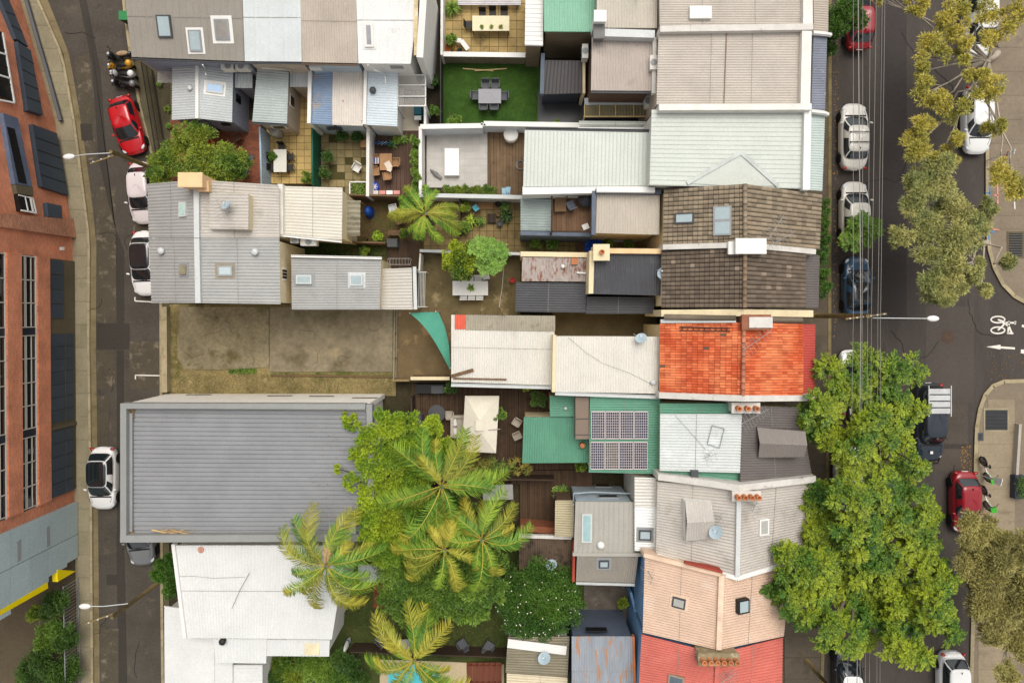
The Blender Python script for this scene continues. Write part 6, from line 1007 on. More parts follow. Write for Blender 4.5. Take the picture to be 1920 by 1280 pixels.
# pool and lower garden
pl = patch('pool_surround', [(712, 1236), (840, 1240), (945, 1245), (945, 1330), (712, 1330)], mat('travertine', 'bba988', .8, .1, .8, stain=('a08d68', .6, 1, .2)), .06); struct('pool_water', MB().prism(poly([(728, 1246), (823, 1248), (823, 1330), (728, 1330)], .075), .04, .075), mat('pool_water', '4fb9c2', .08, .12, 3, spec=.5, bump=.6, bscale=6))
stp = T('timber_stairs', 'red brown timber stairs beside the pool', 'stairs', 915, 1262)
for i in range(6): part('tread', MB().box(W(880 + i * 11, 1262, .1 + i * .14), (.36, 1.5, .05)), mat('merbau', '6b3a28', .6, .12), stp)
for y in (1246, 1278): part('stringer', MB().bar(W(876, y, .08), W(940, y, .82), .06, .2), mat('merbau'), stp)
chair('black mesh lounge chair on lawn left open to the pale bench', 868, 1201, .6, chm, .03, None, True, .6); chair('black mesh lounge chair turned toward the other across pale bench', 917, 1205, -.6, chm, .03, None, True, .6); table('pale blue narrow bench between two black lounge chairs', 888, 1220, 1.5, .28, .42, mat('pale_blue_paint', 'a9c3c4', .6), z=.03, name='bench'); chair('dark sun chair half hidden by palm fronds', 716, 1192, .8, chm, .03, None, True, .6); brd = T('leaning_surfboard', 'white blue and red surfboard leaning by the white house', 'surfboard', 657, 1195, .03); lpart('board', MB().ell((0, 0, .9), (.12, .26, .9), 12, 8), white, brd, True); lpart('blue_band', MB().ell((0, 0, .85), (.125, .265, .4), 12, 8), mat('band_blue', '2f62a8', .5), brd, True); table('grey outdoor table half under the palm fronds', 765, 1200, 1.2, .8, .7, tabm, z=.03); shd = T('garden_shed', 'little shed with pale ribbed roof under the palm fronds', 'shed', 700, 1078); block(shd, [(672, 1058, 2.4), (722, 1060, 2.4), (722, 1092, 2.3), (670, 1090, 2.3)], w_brown, r_lgrey, 'v', 'rib', .25, .03); patch('red_path', rect(700, 1095, 732, 1138), mat('red_soil', '84452c', .9, .2), .05)
# ------------------------------------------------------------------ cars
tyre = mat('tyre', '1b1a19', .85, .1); rimm = mat('wheel_rim', 'a0a2a4', .35, .05, metal=.7); trim_b = mat('black_trim', '171717', .5, .05); lampw = mat('headlamp_glass', 'c8cdd0', .1, .05, spec=.6); lampr = mat('tail_lamp', '9c1512', .15, .05, spec=.6); wsg = mat('car_glass', '1a2124', .04, .1, spec=.8, coat=.4)
def paint(name, h): return mat('paint_' + name, h, .28, .03, .8, coat=.7, fine=.02, spec=.4)
def se(a, b, n, N=56):        # rounded rectangle loop
    out = []
    for k in range(N):
        t = 2 * math.pi * k / N; c, s = math.cos(t), math.sin(t); out.append((a * math.copysign(abs(c) ** (2 / n), c), b * math.copysign(abs(s) ** (2 / n), s)))
    return out
def car(name, label, px, py, ang, pm, L=4.3, Wd=1.78, hood=1.0, boot=.45, zr=1.45, zb=.92, cab=None, roofm=None, rack=0, cat='car', ws=.72, rw=.5, mir=True, glassroof=False, wagon=False, n=4.2, bonnet_mark=False):
    t = T(name, label, cat, px, py, .0, rot=ang); a, b = L / 2, Wd / 2; N = 56
    def deck(x):              # top of the lower body: nose and tail fall away
        f = x / a; z = zb
        if f > .3: z -= .22 * ((f - .3) / .7) ** 1.6
        if f < -.5: z -= (.06 if wagon else .10) * ((-f - .5) / .5) ** 1.5
        return z
    def tap(x): return 1 - .10 * abs(x / a) ** 3.5 if x > 0 else 1 - .06 * abs(x / a) ** 4
    mb = MB(); rings = []
    for sc, zf in ((.955, 'b0'), (.985, 'b1'), (1, 'm'), (.995, 'u'), (.965, 's'), (.90, 't'), (.6, 't2'), (.3, 't3'), (.02, 't4')):
        r = []
        for x, y in se(a, b, n, N):
            X = x * (sc if zf[0] != 'b' and zf not in 'mus' else (sc * .5 + .5)) ; Y = y * tap(x) * sc; d = deck(X)
            z = {'b0': .2, 'b1': .3, 'm': .55, 'u': d - .22, 's': d - .07, 't': d - .015, 't2': d + .015, 't3': d + .025, 't4': d + .03}[zf]; r.append((X, Y, z))
        rings.append(r)
    vs = [p for r in rings for p in r]; mb.add(vs, [(i*N+k, i*N+(k+1) % N, (i+1)*N+(k+1) % N, (i+1)*N+k) for i in range(len(rings)-1) for k in range(N)] + [tuple(range(N))[::-1]])
    body = lpart('body', mb, pm, t, True)
    xf = a - hood; xr = -a + boot                 # foot of windscreen and of rear window
    ca, cb = (xf - xr) / 2, b * .93; cx = (xf + xr) / 2; rxf, rxr = xf - ws, xr + rw; ra, rb = (rxf - rxr) / 2, b * .72; rcx = (rxf + rxr) / 2
    lo = [(x + cx, y * (1 - .05 * max(0, x / ca) ** 4), deck(x + cx) - .02) for x, y in se(ca, cb, 5.5, N)]; hi = [(x + rcx, y * (1 - .07 * max(0, x / ra) ** 4), zr - .06 - .05 * max(0, x / ra) ** 3) for x, y in se(ra, rb, 5.5, N)]
    def lev(tt): return [(p[0] + (q[0] - p[0]) * tt, (p[1] + (q[1] - p[1]) * tt) * (1 + .06 * math.sin(math.pi * tt)), p[2] + (q[2] - p[2]) * (tt ** .92)) for p, q in zip(lo, hi)]
    TT = [0, .12, .35, .6, .85, 1]; R_ = [lev(x) for x in TT]; mb = MB(); mb.add([p for r in R_ for p in r], [(i*N+k, i*N+(k+1) % N, (i+1)*N+(k+1) % N, (i+1)*N+k) for i in range(len(R_)-1) for k in range(N)]); lpart('pillars', mb, pm, t, True)
    mb = MB(); cr = []
    for s_, dz in ((1, 0), (.93, .035), (.7, .055), (.4, .065), (.02, .07)): cr.append([(rcx + (p[0] - rcx) * s_, p[1] * s_, p[2] + dz) for p in hi])
    mb.add([p for r in cr for p in r], [(i*N+k, i*N+(k+1) % N, (i+1)*N+(k+1) % N, (i+1)*N+k) for i in range(4) for k in range(N)]); rf = lpart('roof', mb, roofm or pm, t, True)
    def pane(nm, ks, t0, t1, m=wsg):
        rows = [lev(t0 + (t1 - t0) * j / 4) for j in range(5)]; v = []; 
        for r in rows:
            for k in ks:
                p = Vector(r[k % N]); o = Vector((p.x - cx, p.y * 1.6, 0)); o = o.normalized() * .014 if o.length else o; v.append(p + o + Vector((0, 0, .010)))
        w = len(ks); return lpart(nm, MB().add(v, [(j*w+i, j*w+i+1, (j+1)*w+i+1, (j+1)*w+i) for j in range(4) for i in range(w-1)]), m, t, True)
    q = N // 4; cn = 5
    pane('windscreen', list(range(-cn - 1, cn + 2)), .06, .97); pane('rear_window', [N // 2 + i for i in range(-cn, cn + 1)], .14, .92)
    for sgn in (1, -1):
        ks = [k for k in range(N) if (lo[k][1] * sgn > cb * .86)]; ks.sort(key=lambda k: lo[k][0]); ks = [k for k in ks if abs(lo[k][0] - cx) < ca * .93]; mid = len(ks) // 2
        if len(ks) > 3: pane('side_window', ks[:mid + 1], .14, .9); pane('side_window', ks[mid + 1:] if len(ks[mid + 1:]) > 1 else ks[mid:], .14, .9)
    if glassroof:
        lpart('glass_roof', MB().add([(rcx + sx * ra * .82, sy * rb * .74, zr + .025 - .02 * (sx > 0)) for sx, sy in ((-1, -1), (1, -1), (1, 1), (-1, 1))] , [(0, 1, 2, 3)]), wsg, rf)
    wb = L * .305
    for sx in (-1, 1):
        for sy in (-1, 1):
            w = T('wheel', '', '', 0, 0); del w['label']; del w['category']; w.parent = t; w.location = (sx * wb, sy * (b - .10), .31); w.rotation_euler = (PI / 2, 0, 0)
            lpart('tyre', MB().lathe([(.2, -.1), (.30, -.1), (.315, -.06), (.315, .06), (.30, .1), (.2, .1)], n=20), tyre, w, True); lpart('rim', MB().lathe([(.2, -.09), (.2, .09), (.06, .10), (.02, .09)], n=14), rimm, w, True)
            lpart('wheel_arch', MB().lathe([(.37, .31), (.37, .325), (.33, .33)], (sx * wb, sy * (b + .0), 0), 3) if 0 else MB().tube([(sx * wb + .37 * math.cos(u), sy * (b * .99), .31 + .37 * math.sin(u)) for u in np.linspace(.1, PI - .1, 9)], .022, 5), trim_b, t)
    for sy in (-1, 1):
        x = a * .86; lpart('headlight', MB().ell((x - .06, sy * b * .70, deck(x) - .10), (.20, .15, .07), 10, 6, -sy * .5), lampw, t, True)
        lpart('tail_light', MB().ell((-a * .95, sy * b * .74, deck(-a * .93) - .10), (.10, .15, .10), 10, 6, sy * .3), lampr, t, True)
        if mir: lpart('mirror', MB().ell((xf - .45, sy * (b + .07), zb + .08), (.07, .13, .075), 10, 6, sy * .25), pm, t, True)
    lpart('bumper', MB().bar((a - .03, -b * .55, .32), (a - .03, b * .55, .32), .06, .14), trim_b, t); lpart('cowl', MB().bar((xf + .04, -cb * .82, deck(xf) + .022), (xf + .04, cb * .82, deck(xf) + .022), .09, .02), trim_b, t)
    for sy in (-1, 1): lpart('wiper', MB().bar((xf + .02, sy * .1 + .25, deck(xf) + .06), (xf - .1, sy * .1 - .3, deck(xf) + .12), .02, .015), trim_b, t); lpart('bonnet_seam', MB().tube([(xf + .1, sy * b * .78, deck(xf + .1) - .0), (a * .75, sy * b * .64, deck(a * .75) + .012)], .009, 4), trim_b, t)
    lpart('number_plate', MB().box((-a - .0, 0, .62), (.03, .4, .12)), white, t)
    for i in range(rack): x = rcx + ra * .45 - i * ra * .8; lpart('roof_bar', MB().bar((x, -rb * 1.02, zr + .1), (x, rb * 1.02, zr + .1), .05, .03).box((x, -rb * .97, zr + .03), (.06, .05, .14)).box((x, rb * .97, zr + .03), (.06, .05, .14)), trim_b, t)
    lpart('aerial', MB().ell((rxr + .15, 0, zr + .05), (.07, .02, .05)), trim_b, t, True)
    return t
DN, UP = -PI / 2, PI / 2
pw = paint('white', 'e2e1de'); pcr = paint('cream_white', 'd8d3ca'); pr = paint('red', 'b3101c'); prd = paint('deep_red', '8c1620'); pb = paint('blue', '2c4a63'); pg = paint('grey', '6e6f70'); pk = paint('black', '15181c'); pp = paint('pearl', 'd5cbcb')
car('parked_car', 'bright red small hatchback parked by the black picket fence', 249, 240, DN + .27, pr, 3.9, 1.72, .95, .35, 1.45)
car('parked_car', 'pearl white car half under the leafy tree and grey gable roof', 277, 365, DN + .06, pp, 4.1, 1.75, .95, .35, 1.45); car('parked_car', 'white hatchback with dark roof glass tucked beside the grey gable house', 282, 495, DN + .03, pw, 4.3, 1.8, 1.0, .4, 1.45, glassroof=True, roofm=wsg)
car('parked_car', 'white hatchback with black panoramic roof beside the grey warehouse', 204, 892, DN, pw, 4.15, 1.8, .95, .3, 1.5, glassroof=True, roofm=wsg); car('parked_car', 'dark grey sedan nose showing under the warehouse parapet', 272, 990, DN + .1, pg, 4.6, 1.8, 1.2, .8, 1.42)
car('parked_car', 'white sedan with two black roof bars under the overhead wires', 1592, 261, UP, pcr, 4.45, 1.8, .95, .62, 1.45, rack=2); car('parked_car', 'cream white wagon parked beside the small round street tree', 1593, 402, UP, pcr, 4.2, 1.8, .85, .3, 1.55, wagon=True); car('parked_car', 'metallic blue hatchback with black roof below the small street tree', 1597, 538, UP, pb, 4.0, 1.75, 1.0, .35, 1.48, roofm=pk)
car('parked_car', 'white car half covered by the upper feathery tree crown', 1589, 716, UP, pw, 4.4, 1.78, 1.0, .5, 1.45); car('parked_car', 'white car almost hidden deep beneath the big feathery tree', 1582, 893, UP, pw, 4.4, 1.78, 1.0, .5, 1.45); car('parked_car', 'red car with shiny rear glass under the dark leafy street tree', 1602, 42, UP, prd, 4.2, 1.8, .9, .35, 1.45); car('parked_car', 'deep red hatchback parked beside two green share bikes', 1797, 936, DN, prd, 4.1, 1.74, .95, .35, 1.45)
car('parked_car', 'white van like car with blue windscreen behind gum branches', 1822, 50, DN, pw, 4.7, 1.85, .9, .3, 1.75, wagon=True, cat='van'); car('parked_car', 'white sedan under sparse gum branches across the main street', 1820, 230, DN, pw, 4.5, 1.8, 1.05, .6, 1.45); car('parked_car', 'white roofed car with dark open cabin below the feathery tree', 1580, 1262, UP, pk, 4.5, 1.8, 1.0, .5, 1.5, roofm=pw); car('parked_car', 'white wagon with red tail light beneath the feathery tree edge', 1774, 1278, DN, pw, 4.7, 1.85, 1.0, .25, 1.6, wagon=True)
# four wheel drive with roof platform
ut = car('four_wheel_drive', 'black four wheel drive with white slatted roof load beside the corner', 1729, 788, DN, paint('navy_black', '232a34'), 5.2, 1.88, 1.15, .12, 1.75, 1.05, ws=.6, rw=.15, wagon=True, n=6, cat='car')
rk_ = T('roof_platform', '', '', 0, 0); del rk_['label']; del rk_['category']; rk_.parent = ut; rk_.location = (-1.55, 0, 1.86)
for i in range(4): lpart('slat', MB().box((-.62 + i * .42, 0, .03), (.34, 1.34, .05)), mat('rack_slat', 'b9b9b8', .5), rk_)
for s in (-1, 1): lpart('side_rail', MB().bar((-1.0, s * .72, .05), (1.0, s * .72, .05), .05, .07), lgrey, rk_)
lpart('bonnet_badge', MB().box((1.95, 0, 1.04), (.18, .18, .02)), white, ut); lpart('bull_bar', MB().tube([(2.5, -.85, .5), (2.72, -.6, .7), (2.72, .6, .7), (2.5, .85, .5)], .05, 6), trim_b, ut)
# ------------------------------------------------------------------ scooters and motorbikes (front towards +x)
def scooter(label, px, py, ang, pm, seatm, box=None, big=False):
    t = T('motor_scooter', label, 'motorcycle', px, py, 0, 'motorcycles parked side by side', ang)
    for x in (-.62, .62):
        w = T('wheel', '', '', 0, 0); del w['label']; del w['category']; w.parent = t; w.location = (x, 0, .27); w.rotation_euler = (PI / 2, 0, 0); lpart('tyre', MB().lathe([(.17, -.05), (.25, -.055), (.27, 0), (.25, .055), (.17, .05)], n=18), tyre, w, True); lpart('rim', MB().lathe([(.17, -.03), (.17, .03), (.03, .05)], n=12), rimm, w, True)
    lpart('rear_body', MB().ell((-.38, 0, .55), (.5, .2, .2), 14, 7), pm, t, True); lpart('footboard', MB().box((.12, 0, .32), (.5, .3, .08)), trim_b, t); lpart('front_shield', MB().ell((.45, 0, .65), (.13, .23, .36), 12, 7), pm, t, True); lpart('front_mudguard', MB().ell((.64, 0, .5), (.25, .09, .08), 12, 6), pm, t, True)
    lpart('seat', MB().ell((-.28, 0, .76), (.42, .17, .09), 14, 6), seatm, t, True); lpart('handlebar', MB().tube([(.3, -.36, .98), (.42, -.12, 1.0), (.42, .12, 1.0), (.3, .36, .98)], .02, 6), trim_b, t, True); lpart('headlight', MB().ell((.52, 0, .95), (.1, .1, .09), 10, 6), lampw, t, True); lpart('steering_column', MB().tube([(.62, 0, .3), (.42, 0, 1.0)], .04, 6), trim_b, t)
    for s in (-1, 1): lpart('mirror', MB().ell((.4, s * .33, 1.14), (.03, .07, .05)), trim_b, t, True); lpart('mirror_stem', MB().tube([(.36, s * .28, .98), (.4, s * .33, 1.13)], .01, 4), trim_b, t)
    if box: lpart('top_box', MB().ell((-.78, 0, .95), (.22, .23, .19), 14, 8), box, t, True); lpart('box_rack', MB().box((-.72, 0, .76), (.3, .16, .04)), trim_b, t)
    lpart('kickstand', MB().tube([(0, .1, .3), (.05, .28, .0)], .015, 5), trim_b, t); lpart('exhaust', MB().tube([(-.2, -.18, .28), (-.75, -.2, .33)], [.04, .06], 8), grey, t, True); return t
yl = paint('yellow', 'c98f12'); scooter('black motorcycle with tan seat, first of the row beside the taupe roof', 233, 109, PI + .12, pk, mat('tan_seat', 'a0886a', .6)); scooter('yellow scooter with yellow top box in the parked row', 234, 130, PI + .1, yl, trim_b, yl); scooter('white scooter with white top box next to the yellow scooter', 238, 145, PI - .1, pw, trim_b, pw); scooter('black scooter with grey top box beside the red hatchback', 241, 163, PI - .12, pk, trim_b, pg)
# ------------------------------------------------------------------ share bicycles
def bike(label, px, py, ang):
    t = T('share_bicycle', label, 'bicycle', px, py, .118, 'green share bicycles', ang); gm = mat('bike_green', '3fa52c', .4); wf = mat('bike_white', 'd8d6d0', .4)
    for x in (-.55, .55):
        w = T('wheel', '', '', 0, 0); del w['label']; del w['category']; w.parent = t; w.location = (x, 0, .34); w.rotation_euler = (PI / 2, 0, 0); lpart('tyre', MB().tube([(.31 * math.cos(u), .31 * math.sin(u), 0) for u in np.linspace(0, 2 * PI, 25)], .03, 6, False), tyre, w, True); lpart('rim', MB().lathe([(.28, -.012), (.28, .012), (.02, .03)], n=18), rimm, w, True)
    lpart('frame', MB().tube([(.5, 0, .8), (.15, 0, .45), (-.2, 0, .38), (-.28, 0, .85)], .055, 7), wf, t, True); lpart('chainstay', MB().tube([(-.2, 0, .36), (-.55, .06, .34)], .025, 5).tube([(-.26, 0, .7), (-.55, -.06, .34)], .022, 5), blk, t); lpart('fork', MB().tube([(.46, 0, .95), (.55, .07, .34)], .025, 5), wf, t); lpart('saddle', MB().ell((-.3, 0, .93), (.15, .09, .05), 12, 6), blk, t, True); lpart('handlebar', MB().tube([(.3, -.33, 1.06), (.46, -.1, 1.08), (.46, .1, 1.08), (.3, .33, 1.06)], .02, 6), blk, t, True)
    lpart('basket', MB().hexa([(.5, -.12, .75), (.78, -.12, .75), (.78, .12, .75), (.5, .12, .75)], [(.45, -.19, .98), (.85, -.19, .98), (.85, .19, .98), (.45, .19, .98)]), gm, t); lpart('rear_mudguard', MB().tube([(-.55 + .38 * math.cos(u), 0, .34 + .38 * math.sin(u)) for u in np.linspace(.3, 2.6, 9)], .05, 6), blk, t, True); lpart('front_mudguard', MB().tube([(.55 + .38 * math.cos(u), 0, .34 + .38 * math.sin(u)) for u in np.linspace(.4, 2.4, 9)], .045, 6), gm, t, True); lpart('kickstand', MB().tube([(-.1, .03, .35), (-.15, .25, 0)], .014, 5), grey, t); lpart('crank', MB().lathe([(.1, -.02), (.1, .02)], (-.15, .06, .36), 10), blk, t); return t
bike('green and white share bicycle standing beside the white sign post', 1840, 877, DN + .25); bike('green and white share bicycle standing beyond the sign post toward the gum tree', 1840, 930, DN + .25)
def sign(label, px, py, h, w, l, m, ang, name='street_sign'):
    q = W(px, py, h); t = T(name, label, 'sign', 0, 0); t.location = (q.x, q.y, .118); lpart('post', MB().tube([(0, 0, 0), (0, 0, h - .1)], .03, 6), lgrey, t); lpart('plate', MB().hexa([(-w/2, -.02, h - .75), (w/2, -.02, h - .75), (w/2, .02, h - .75), (-w/2, .02, h - .75)], [(-w/2 , -.02, h - .1), (w/2, -.02, h - .1), (w/2, .02, h - .1), (-w/2, .02, h - .1)]), m, t); t.rotation_euler[2] = ang; return t
sign('white plate sign on a thin post beside the share bikes', 1878, 904, 2.6, .45, .6, white, 1.3); sg = sign('white sign with orange lower edge on the far footpath', 1902, 284, 2.6, .3, .5, white, 1.3); lpart('orange_band', MB().box((0, 0, 1.9), (.31, .05, .15)), mat('sign_orange', 'd2602a', .6), sg)
gb = T('wheelie_bin', 'small green lidded bin beside the taupe roofed terrace', 'bin', 246, 41, .05); lpart('bin_body', MB().hexa([(-.2, -.22, 0), (.2, -.22, 0), (.2, .22, 0), (-.2, .22, 0)], [(-.26, -.28, .9), (.26, -.28, .9), (.26, .28, .9), (-.26, .28, .9)]), mat('bin_dark', '2c3a30', .6), gb); lpart('lid', MB().box((0, 0, .94), (.56, .6, .08)), mat('bin_lid_green', '2a7a44', .5), gb)
rb_ = T('red_trolley', 'red and white box in the alley beside the white end wall', 'box', 812, 30, .02); lpart('box_body', MB().box((0, 0, .3), (.6, .5, .6)), mat('box_red', 'a8282a', .5), rb_); lpart('lid', MB().box((0, .05, .62), (.66, .55, .06)), white, rb_)
# ------------------------------------------------------------------ trees
def tuft(k, n, L, Wd, cr=.32, flat=.7, droop=.3): return lambda lb, c, r: fol_tuft(lb, c, r, max(5, int(k * r * r)), n, L, Wd, flat, cr, droop)
def fea(k, n, L): return lambda lb, c, r: fol_feather(lb, c, r, max(6, int(k * r * r)), n, L)
def ros(k, n, L, Wd): return lambda lb, c, r: fol_rosette(lb, c, r, max(6, int(k * r * r)), n, L, Wd)
jac = leafm('feathery_leaf', '355b1d', '838f21', .34); bright = leafm('bright_leaf', '5a7e1e', '99ab28', .35); gum = leafm('gum_leaf', '868438', 'b0a040', .35); gum2 = leafm('grey_gum_leaf', '737c46', 'a09a58', .35); gum3 = leafm('brown_gum_leaf', '777140', 'a39a58', .35); lime = leafm('lime_leaf', '5a7f30', '7fa040', .28); darkl = leafm('deep_leaf', '2f4f18', '4a6a20', .35)
def bl(z, *a, dz=.5): return [(x, y, r, z + rs.uniform(-dz, dz)) for x, y, r in a]
def ragged(L_, n=4, s=.5, off=.72):                     # break each clump into smaller ragged ones
    res = []
    for x, y, r, z in L_:
        out = []; res.append(out)
        for k in range(n): a = rs.uniform(0, 6.3); d = r * off * math.sqrt(rs.uniform(.1, 1)); out.append((x + math.cos(a) * d, y + math.sin(a) * d, r * s * rs.uniform(.75, 1.25), z + rs.uniform(-.6, .5)))
    return L_, res
tree('feathery_tree', 'bright feathery leaved street tree over parked white car by orange roof', 'tree', (1560, 790), bl(6.6, (1565, 695, 26), (1640, 690, 40), (1685, 700, 26), (1650, 735, 44), (1595, 735, 38), (1530, 788, 34), (1562, 815, 36), (1720, 690, 0.1 + 20), (1690, 775, 44), (1650, 800, 46), (1612, 845, 34), (1690, 845, 34), (1545, 770, 30), (1715, 768, 24), (1655, 878, 28), (1600, 886, 24), (1700, 890, 22), (1725, 872, 12), dz=1.2), fea(14, 11, .6), jac, tr=.2)
tree('feathery_tree', 'huge spreading feathery leaved tree between grey house and corner pavement', 'tree', (1570, 1060), bl(7.2, (1540, 935, 38), (1600, 945, 44), (1660, 925, 42), (1712, 950, 46), (1738, 1000, 46), (1690, 1010, 50), (1620, 1010, 50), (1555, 1005, 45), (1500, 1065, 44), (1470, 1105, 32), (1540, 1085, 50), (1580, 1140, 50), (1510, 1140, 42), (1640, 1085, 54), (1710, 1080, 54), (1772, 1090, 40), (1765, 1145, 42), (1700, 1160, 52), (1640, 1175, 46), (1600, 1205, 34), (1700, 1215, 34), (1560, 1185, 32), (1785, 1190, 20), (1735, 1235, 16), dz=1.3), fea(14, 11, .6), jac, tr=.28)
tree('lush_tree', 'lush yellow green tree spreading over the warehouse roof edge', 'tree', (745, 900), bl(5.6, (655, 790, 18), (690, 825, 26), (700, 875, 32), (730, 800, 28), (760, 790, 24), (740, 850, 38), (700, 930, 32), (655, 905, 16), (720, 985, 36), (690, 1005, 20), (790, 830, 34), (812, 800, 20), (780, 880, 44), (760, 930, 48), (725, 1035, 36), (635, 880, 9), (830, 850, 28), (690, 965, 28), (715, 775, 14), (670, 855, 18)), tuft(75, 55, .14, .05, .2), bright, tr=.17)
tree('leafy_tree', 'darker leafy tree beneath the crossing palm fronds', 'tree', (820, 1060), bl(4.2, (745, 1065, 42), (785, 1105, 46), (835, 1110, 46), (885, 1095, 40), (765, 1005, 44), (925, 1055, 26), (860, 1140, 30), (800, 1145, 28), (900, 985, 34), (840, 960, 34), (870, 1030, 40), (730, 1120, 30), (920, 1110, 30), (890, 1150, 24), (760, 1150, 26)), tuft(34, 60, .17, .07, .28), lv_mid, tr=.15)
rb2 = tree('round_shrub', 'large round dark green shrub with scattered white blossom', 'tree', (1010, 1115), bl(3.4, (1010, 1125, 58), (975, 1105, 40), (1045, 1105, 40), (1050, 1150, 40), (980, 1160, 42), (1015, 1170, 36), (1015, 1090, 36), (955, 1130, 26), (1075, 1130, 22)), tuft(40, 60, .14, .06, .28), darkl, tr=.12)
lb = LB(); n = 60; e = sph(n, .1); Pb = np.array(W(1010, 1128, 3.0)) + e * np.array([2.7, 2.2, 1.2]) * rs.uniform(.9, 1.05, (n, 1))
for k in range(5): a = k * 2 * PI / 5; lb.blades(Pb, np.tile([math.cos(a), math.sin(a), .3], (n, 1)), .05, .035, .1)
lb.build('blossom', mat('blossom', 'dcd2c2', .8), rb2)
tree('courtyard_tree', 'leafy courtyard tree with yellow green tips above the grey gable roof', 'tree', (375, 300), bl(3.2, (365, 252, 30), (330, 290, 36), (298, 310, 28), (425, 300, 32), (380, 305, 42), (452, 298, 18), (288, 328, 20), (440, 318, 20), (335, 250, 16), (405, 325, 24)), tuft(46, 55, .15, .06, .28), lv_yel, tr=.11)
tree('yard_tree', 'dark green yard tree flecked with yellow buds behind the white table', 'tree', (868, 498), bl(3.6, (862, 490, 28), (850, 470, 20), (880, 475, 24), (868, 510, 18), (845, 495, 14)), tuft(60, 55, .14, .06, .3), leafm('budded_leaf', '35561a', '8f9c1e', .4), tr=.07); tree('yard_tree', 'light green rounded yard tree beside the dark budded tree', 'tree', (915, 480), bl(3.9, (915, 475, 30), (900, 460, 20), (932, 470, 22), (920, 498, 18), (900, 490, 18)), fea(34, 10, .4), lime, tr=.07)
G_ = ragged(bl(6.3, (1755, 98, 27), (1748, 168, 24), (1780, 55, 20), (1740, 262, 34), (1800, 25, 22), (1815, 95, 20), (1730, 130, 12), (1790, 205, 22), (1760, 190, 15), (1850, 160, 26), (1880, 70, 26), (1905, 20, 24), (1850, 20, 20), (1770, 300, 22), (1830, 135, 18), (1800, 265, 12), (1870, 240, 16), (1720, 5, 16), (1660, -8, 14), (1890, 330, 24), (1905, 350, 18)), 7, .5, 1.0)
tree('gum_tree', 'sparse yellow green gum tree over two white cars', 'tree', (1870, 100), G_[0], tuft(44, 50, .2, .042, .46, .5, .5), gum, gumbark, .17, subs=G_[1])
G_ = ragged(bl(6.2, (1735, 330, 32), (1712, 375, 28), (1772, 325, 30), (1790, 395, 32), (1742, 425, 34), (1692, 440, 18), (1800, 455, 32), (1762, 495, 32), (1830, 420, 26), (1745, 540, 24), (1790, 540, 20), (1850, 395, 18), (1820, 505, 26), (1770, 555, 14), (1890, 490, 10), (1850, 545, 8)), 8, .5, .95)
tree('gum_tree', 'grey green gum tree overhanging the street before the curved corner', 'tree', (1850, 455), G_[0], tuft(44, 46, .22, .042, .46, .5, .5), gum2, gumbark, .15, subs=G_[1])
G_ = ragged(bl(6.8, (1830, 1005, 30), (1880, 1000, 32), (1850, 1060, 42), (1900, 1070, 42), (1880, 1135, 44), (1925, 1150, 40), (1850, 1120, 30), (1912, 1210, 36), (1895, 1255, 22), (1925, 1040, 30), (1870, 1180, 26)), 9, .52, .9)
tree('gum_tree', 'olive brown gum tree with pale twigs beside the corner pavement', 'tree', (1890, 1110), G_[0], tuft(70, 46, .17, .042, .4, .5, .4), gum3, gumbark, .17, subs=G_[1])
tree('street_tree', 'small round green street tree beside the cream white wagon', 'tree', (1600, 440), bl(3.4, (1620, 432, 30), (1600, 445, 20), (1640, 428, 20), (1620, 415, 20)), fea(40, 10, .36), lv_mid, tr=.07); tree('street_tree', 'dark leafy tree covering the red car at the kerb', 'tree', (1575, 40), bl(3.8, (1605, 25, 26), (1580, 42, 22), (1590, 12, 24), (1570, 50, 16), (1612, 45, 12)), tuft(52, 55, .14, .06, .3), darkl, tr=.08)
for i, (y, lb_) in enumerate(((385, 'dense hedge shrub before the mottled tile house near the teal verandah'), (415, 'dense hedge shrub before the middle of the mottled tile house'), (445, 'dense hedge shrub at the kerb opposite the small street tree'), (475, 'dense hedge shrub at the party wall of the two tiled houses'), (505, 'dense hedge shrub before the dark grid tile roof'), (535, 'dense hedge shrub nearest the tall power pole'))): bush(lb_, (1538, y), bl(1.9, (1546, y, 12), (1544, y + 12, 11)), darkl, 50, 20, .12, .06, group='hedge shrubs along the street front')
for i, (y, lb_) in enumerate(((25, 'dark shrub beside the red car'), (60, 'dark shrub beside the beige verandah edge'), (85, 'dark shrub where slate blue verandah begins'))): bush(lb_, (1553, y), bl(1.7, (1558, y, 12), (1560, y + 10, 9)), darkl, 50, 20, .12, .06, group='shrubs beside the red car')
bush('dark bush over the lane beside the white house wall', (318, 1080), bl(3.2, (300, 1065, 16), (312, 1085, 18), (318, 1110, 14), (292, 1080, 12), (320, 1050, 12)), darkl, 60, 40)
for x, y, r, m_, lb_ in ((95, 1135, 22, lv_dark, 'leafy shrub under the yellow slot behind bar fence'), (90, 1195, 26, lv_mid, 'pale leafed shrub in the middle of the fenced garden'), (60, 1262, 32, lv_dark, 'broad dark shrub at the end of the fenced garden'), (112, 1265, 26, lv_dark, 'shrub against the bar fence near the garden end'), (118, 1200, 18, lv_dark, 'narrow shrub against the middle of the bar fence'), (62, 1150, 11, lv_yel, 'small yellowish shrub beside the concrete court')): bush(lb_, (x + 8, y - 6), bl(1.8, (x, y, r), (x + r * .6, y - r * .5, r * .7), (x - r * .4, y + r * .6, r * .7)), m_, 55, 34, .14, .07)
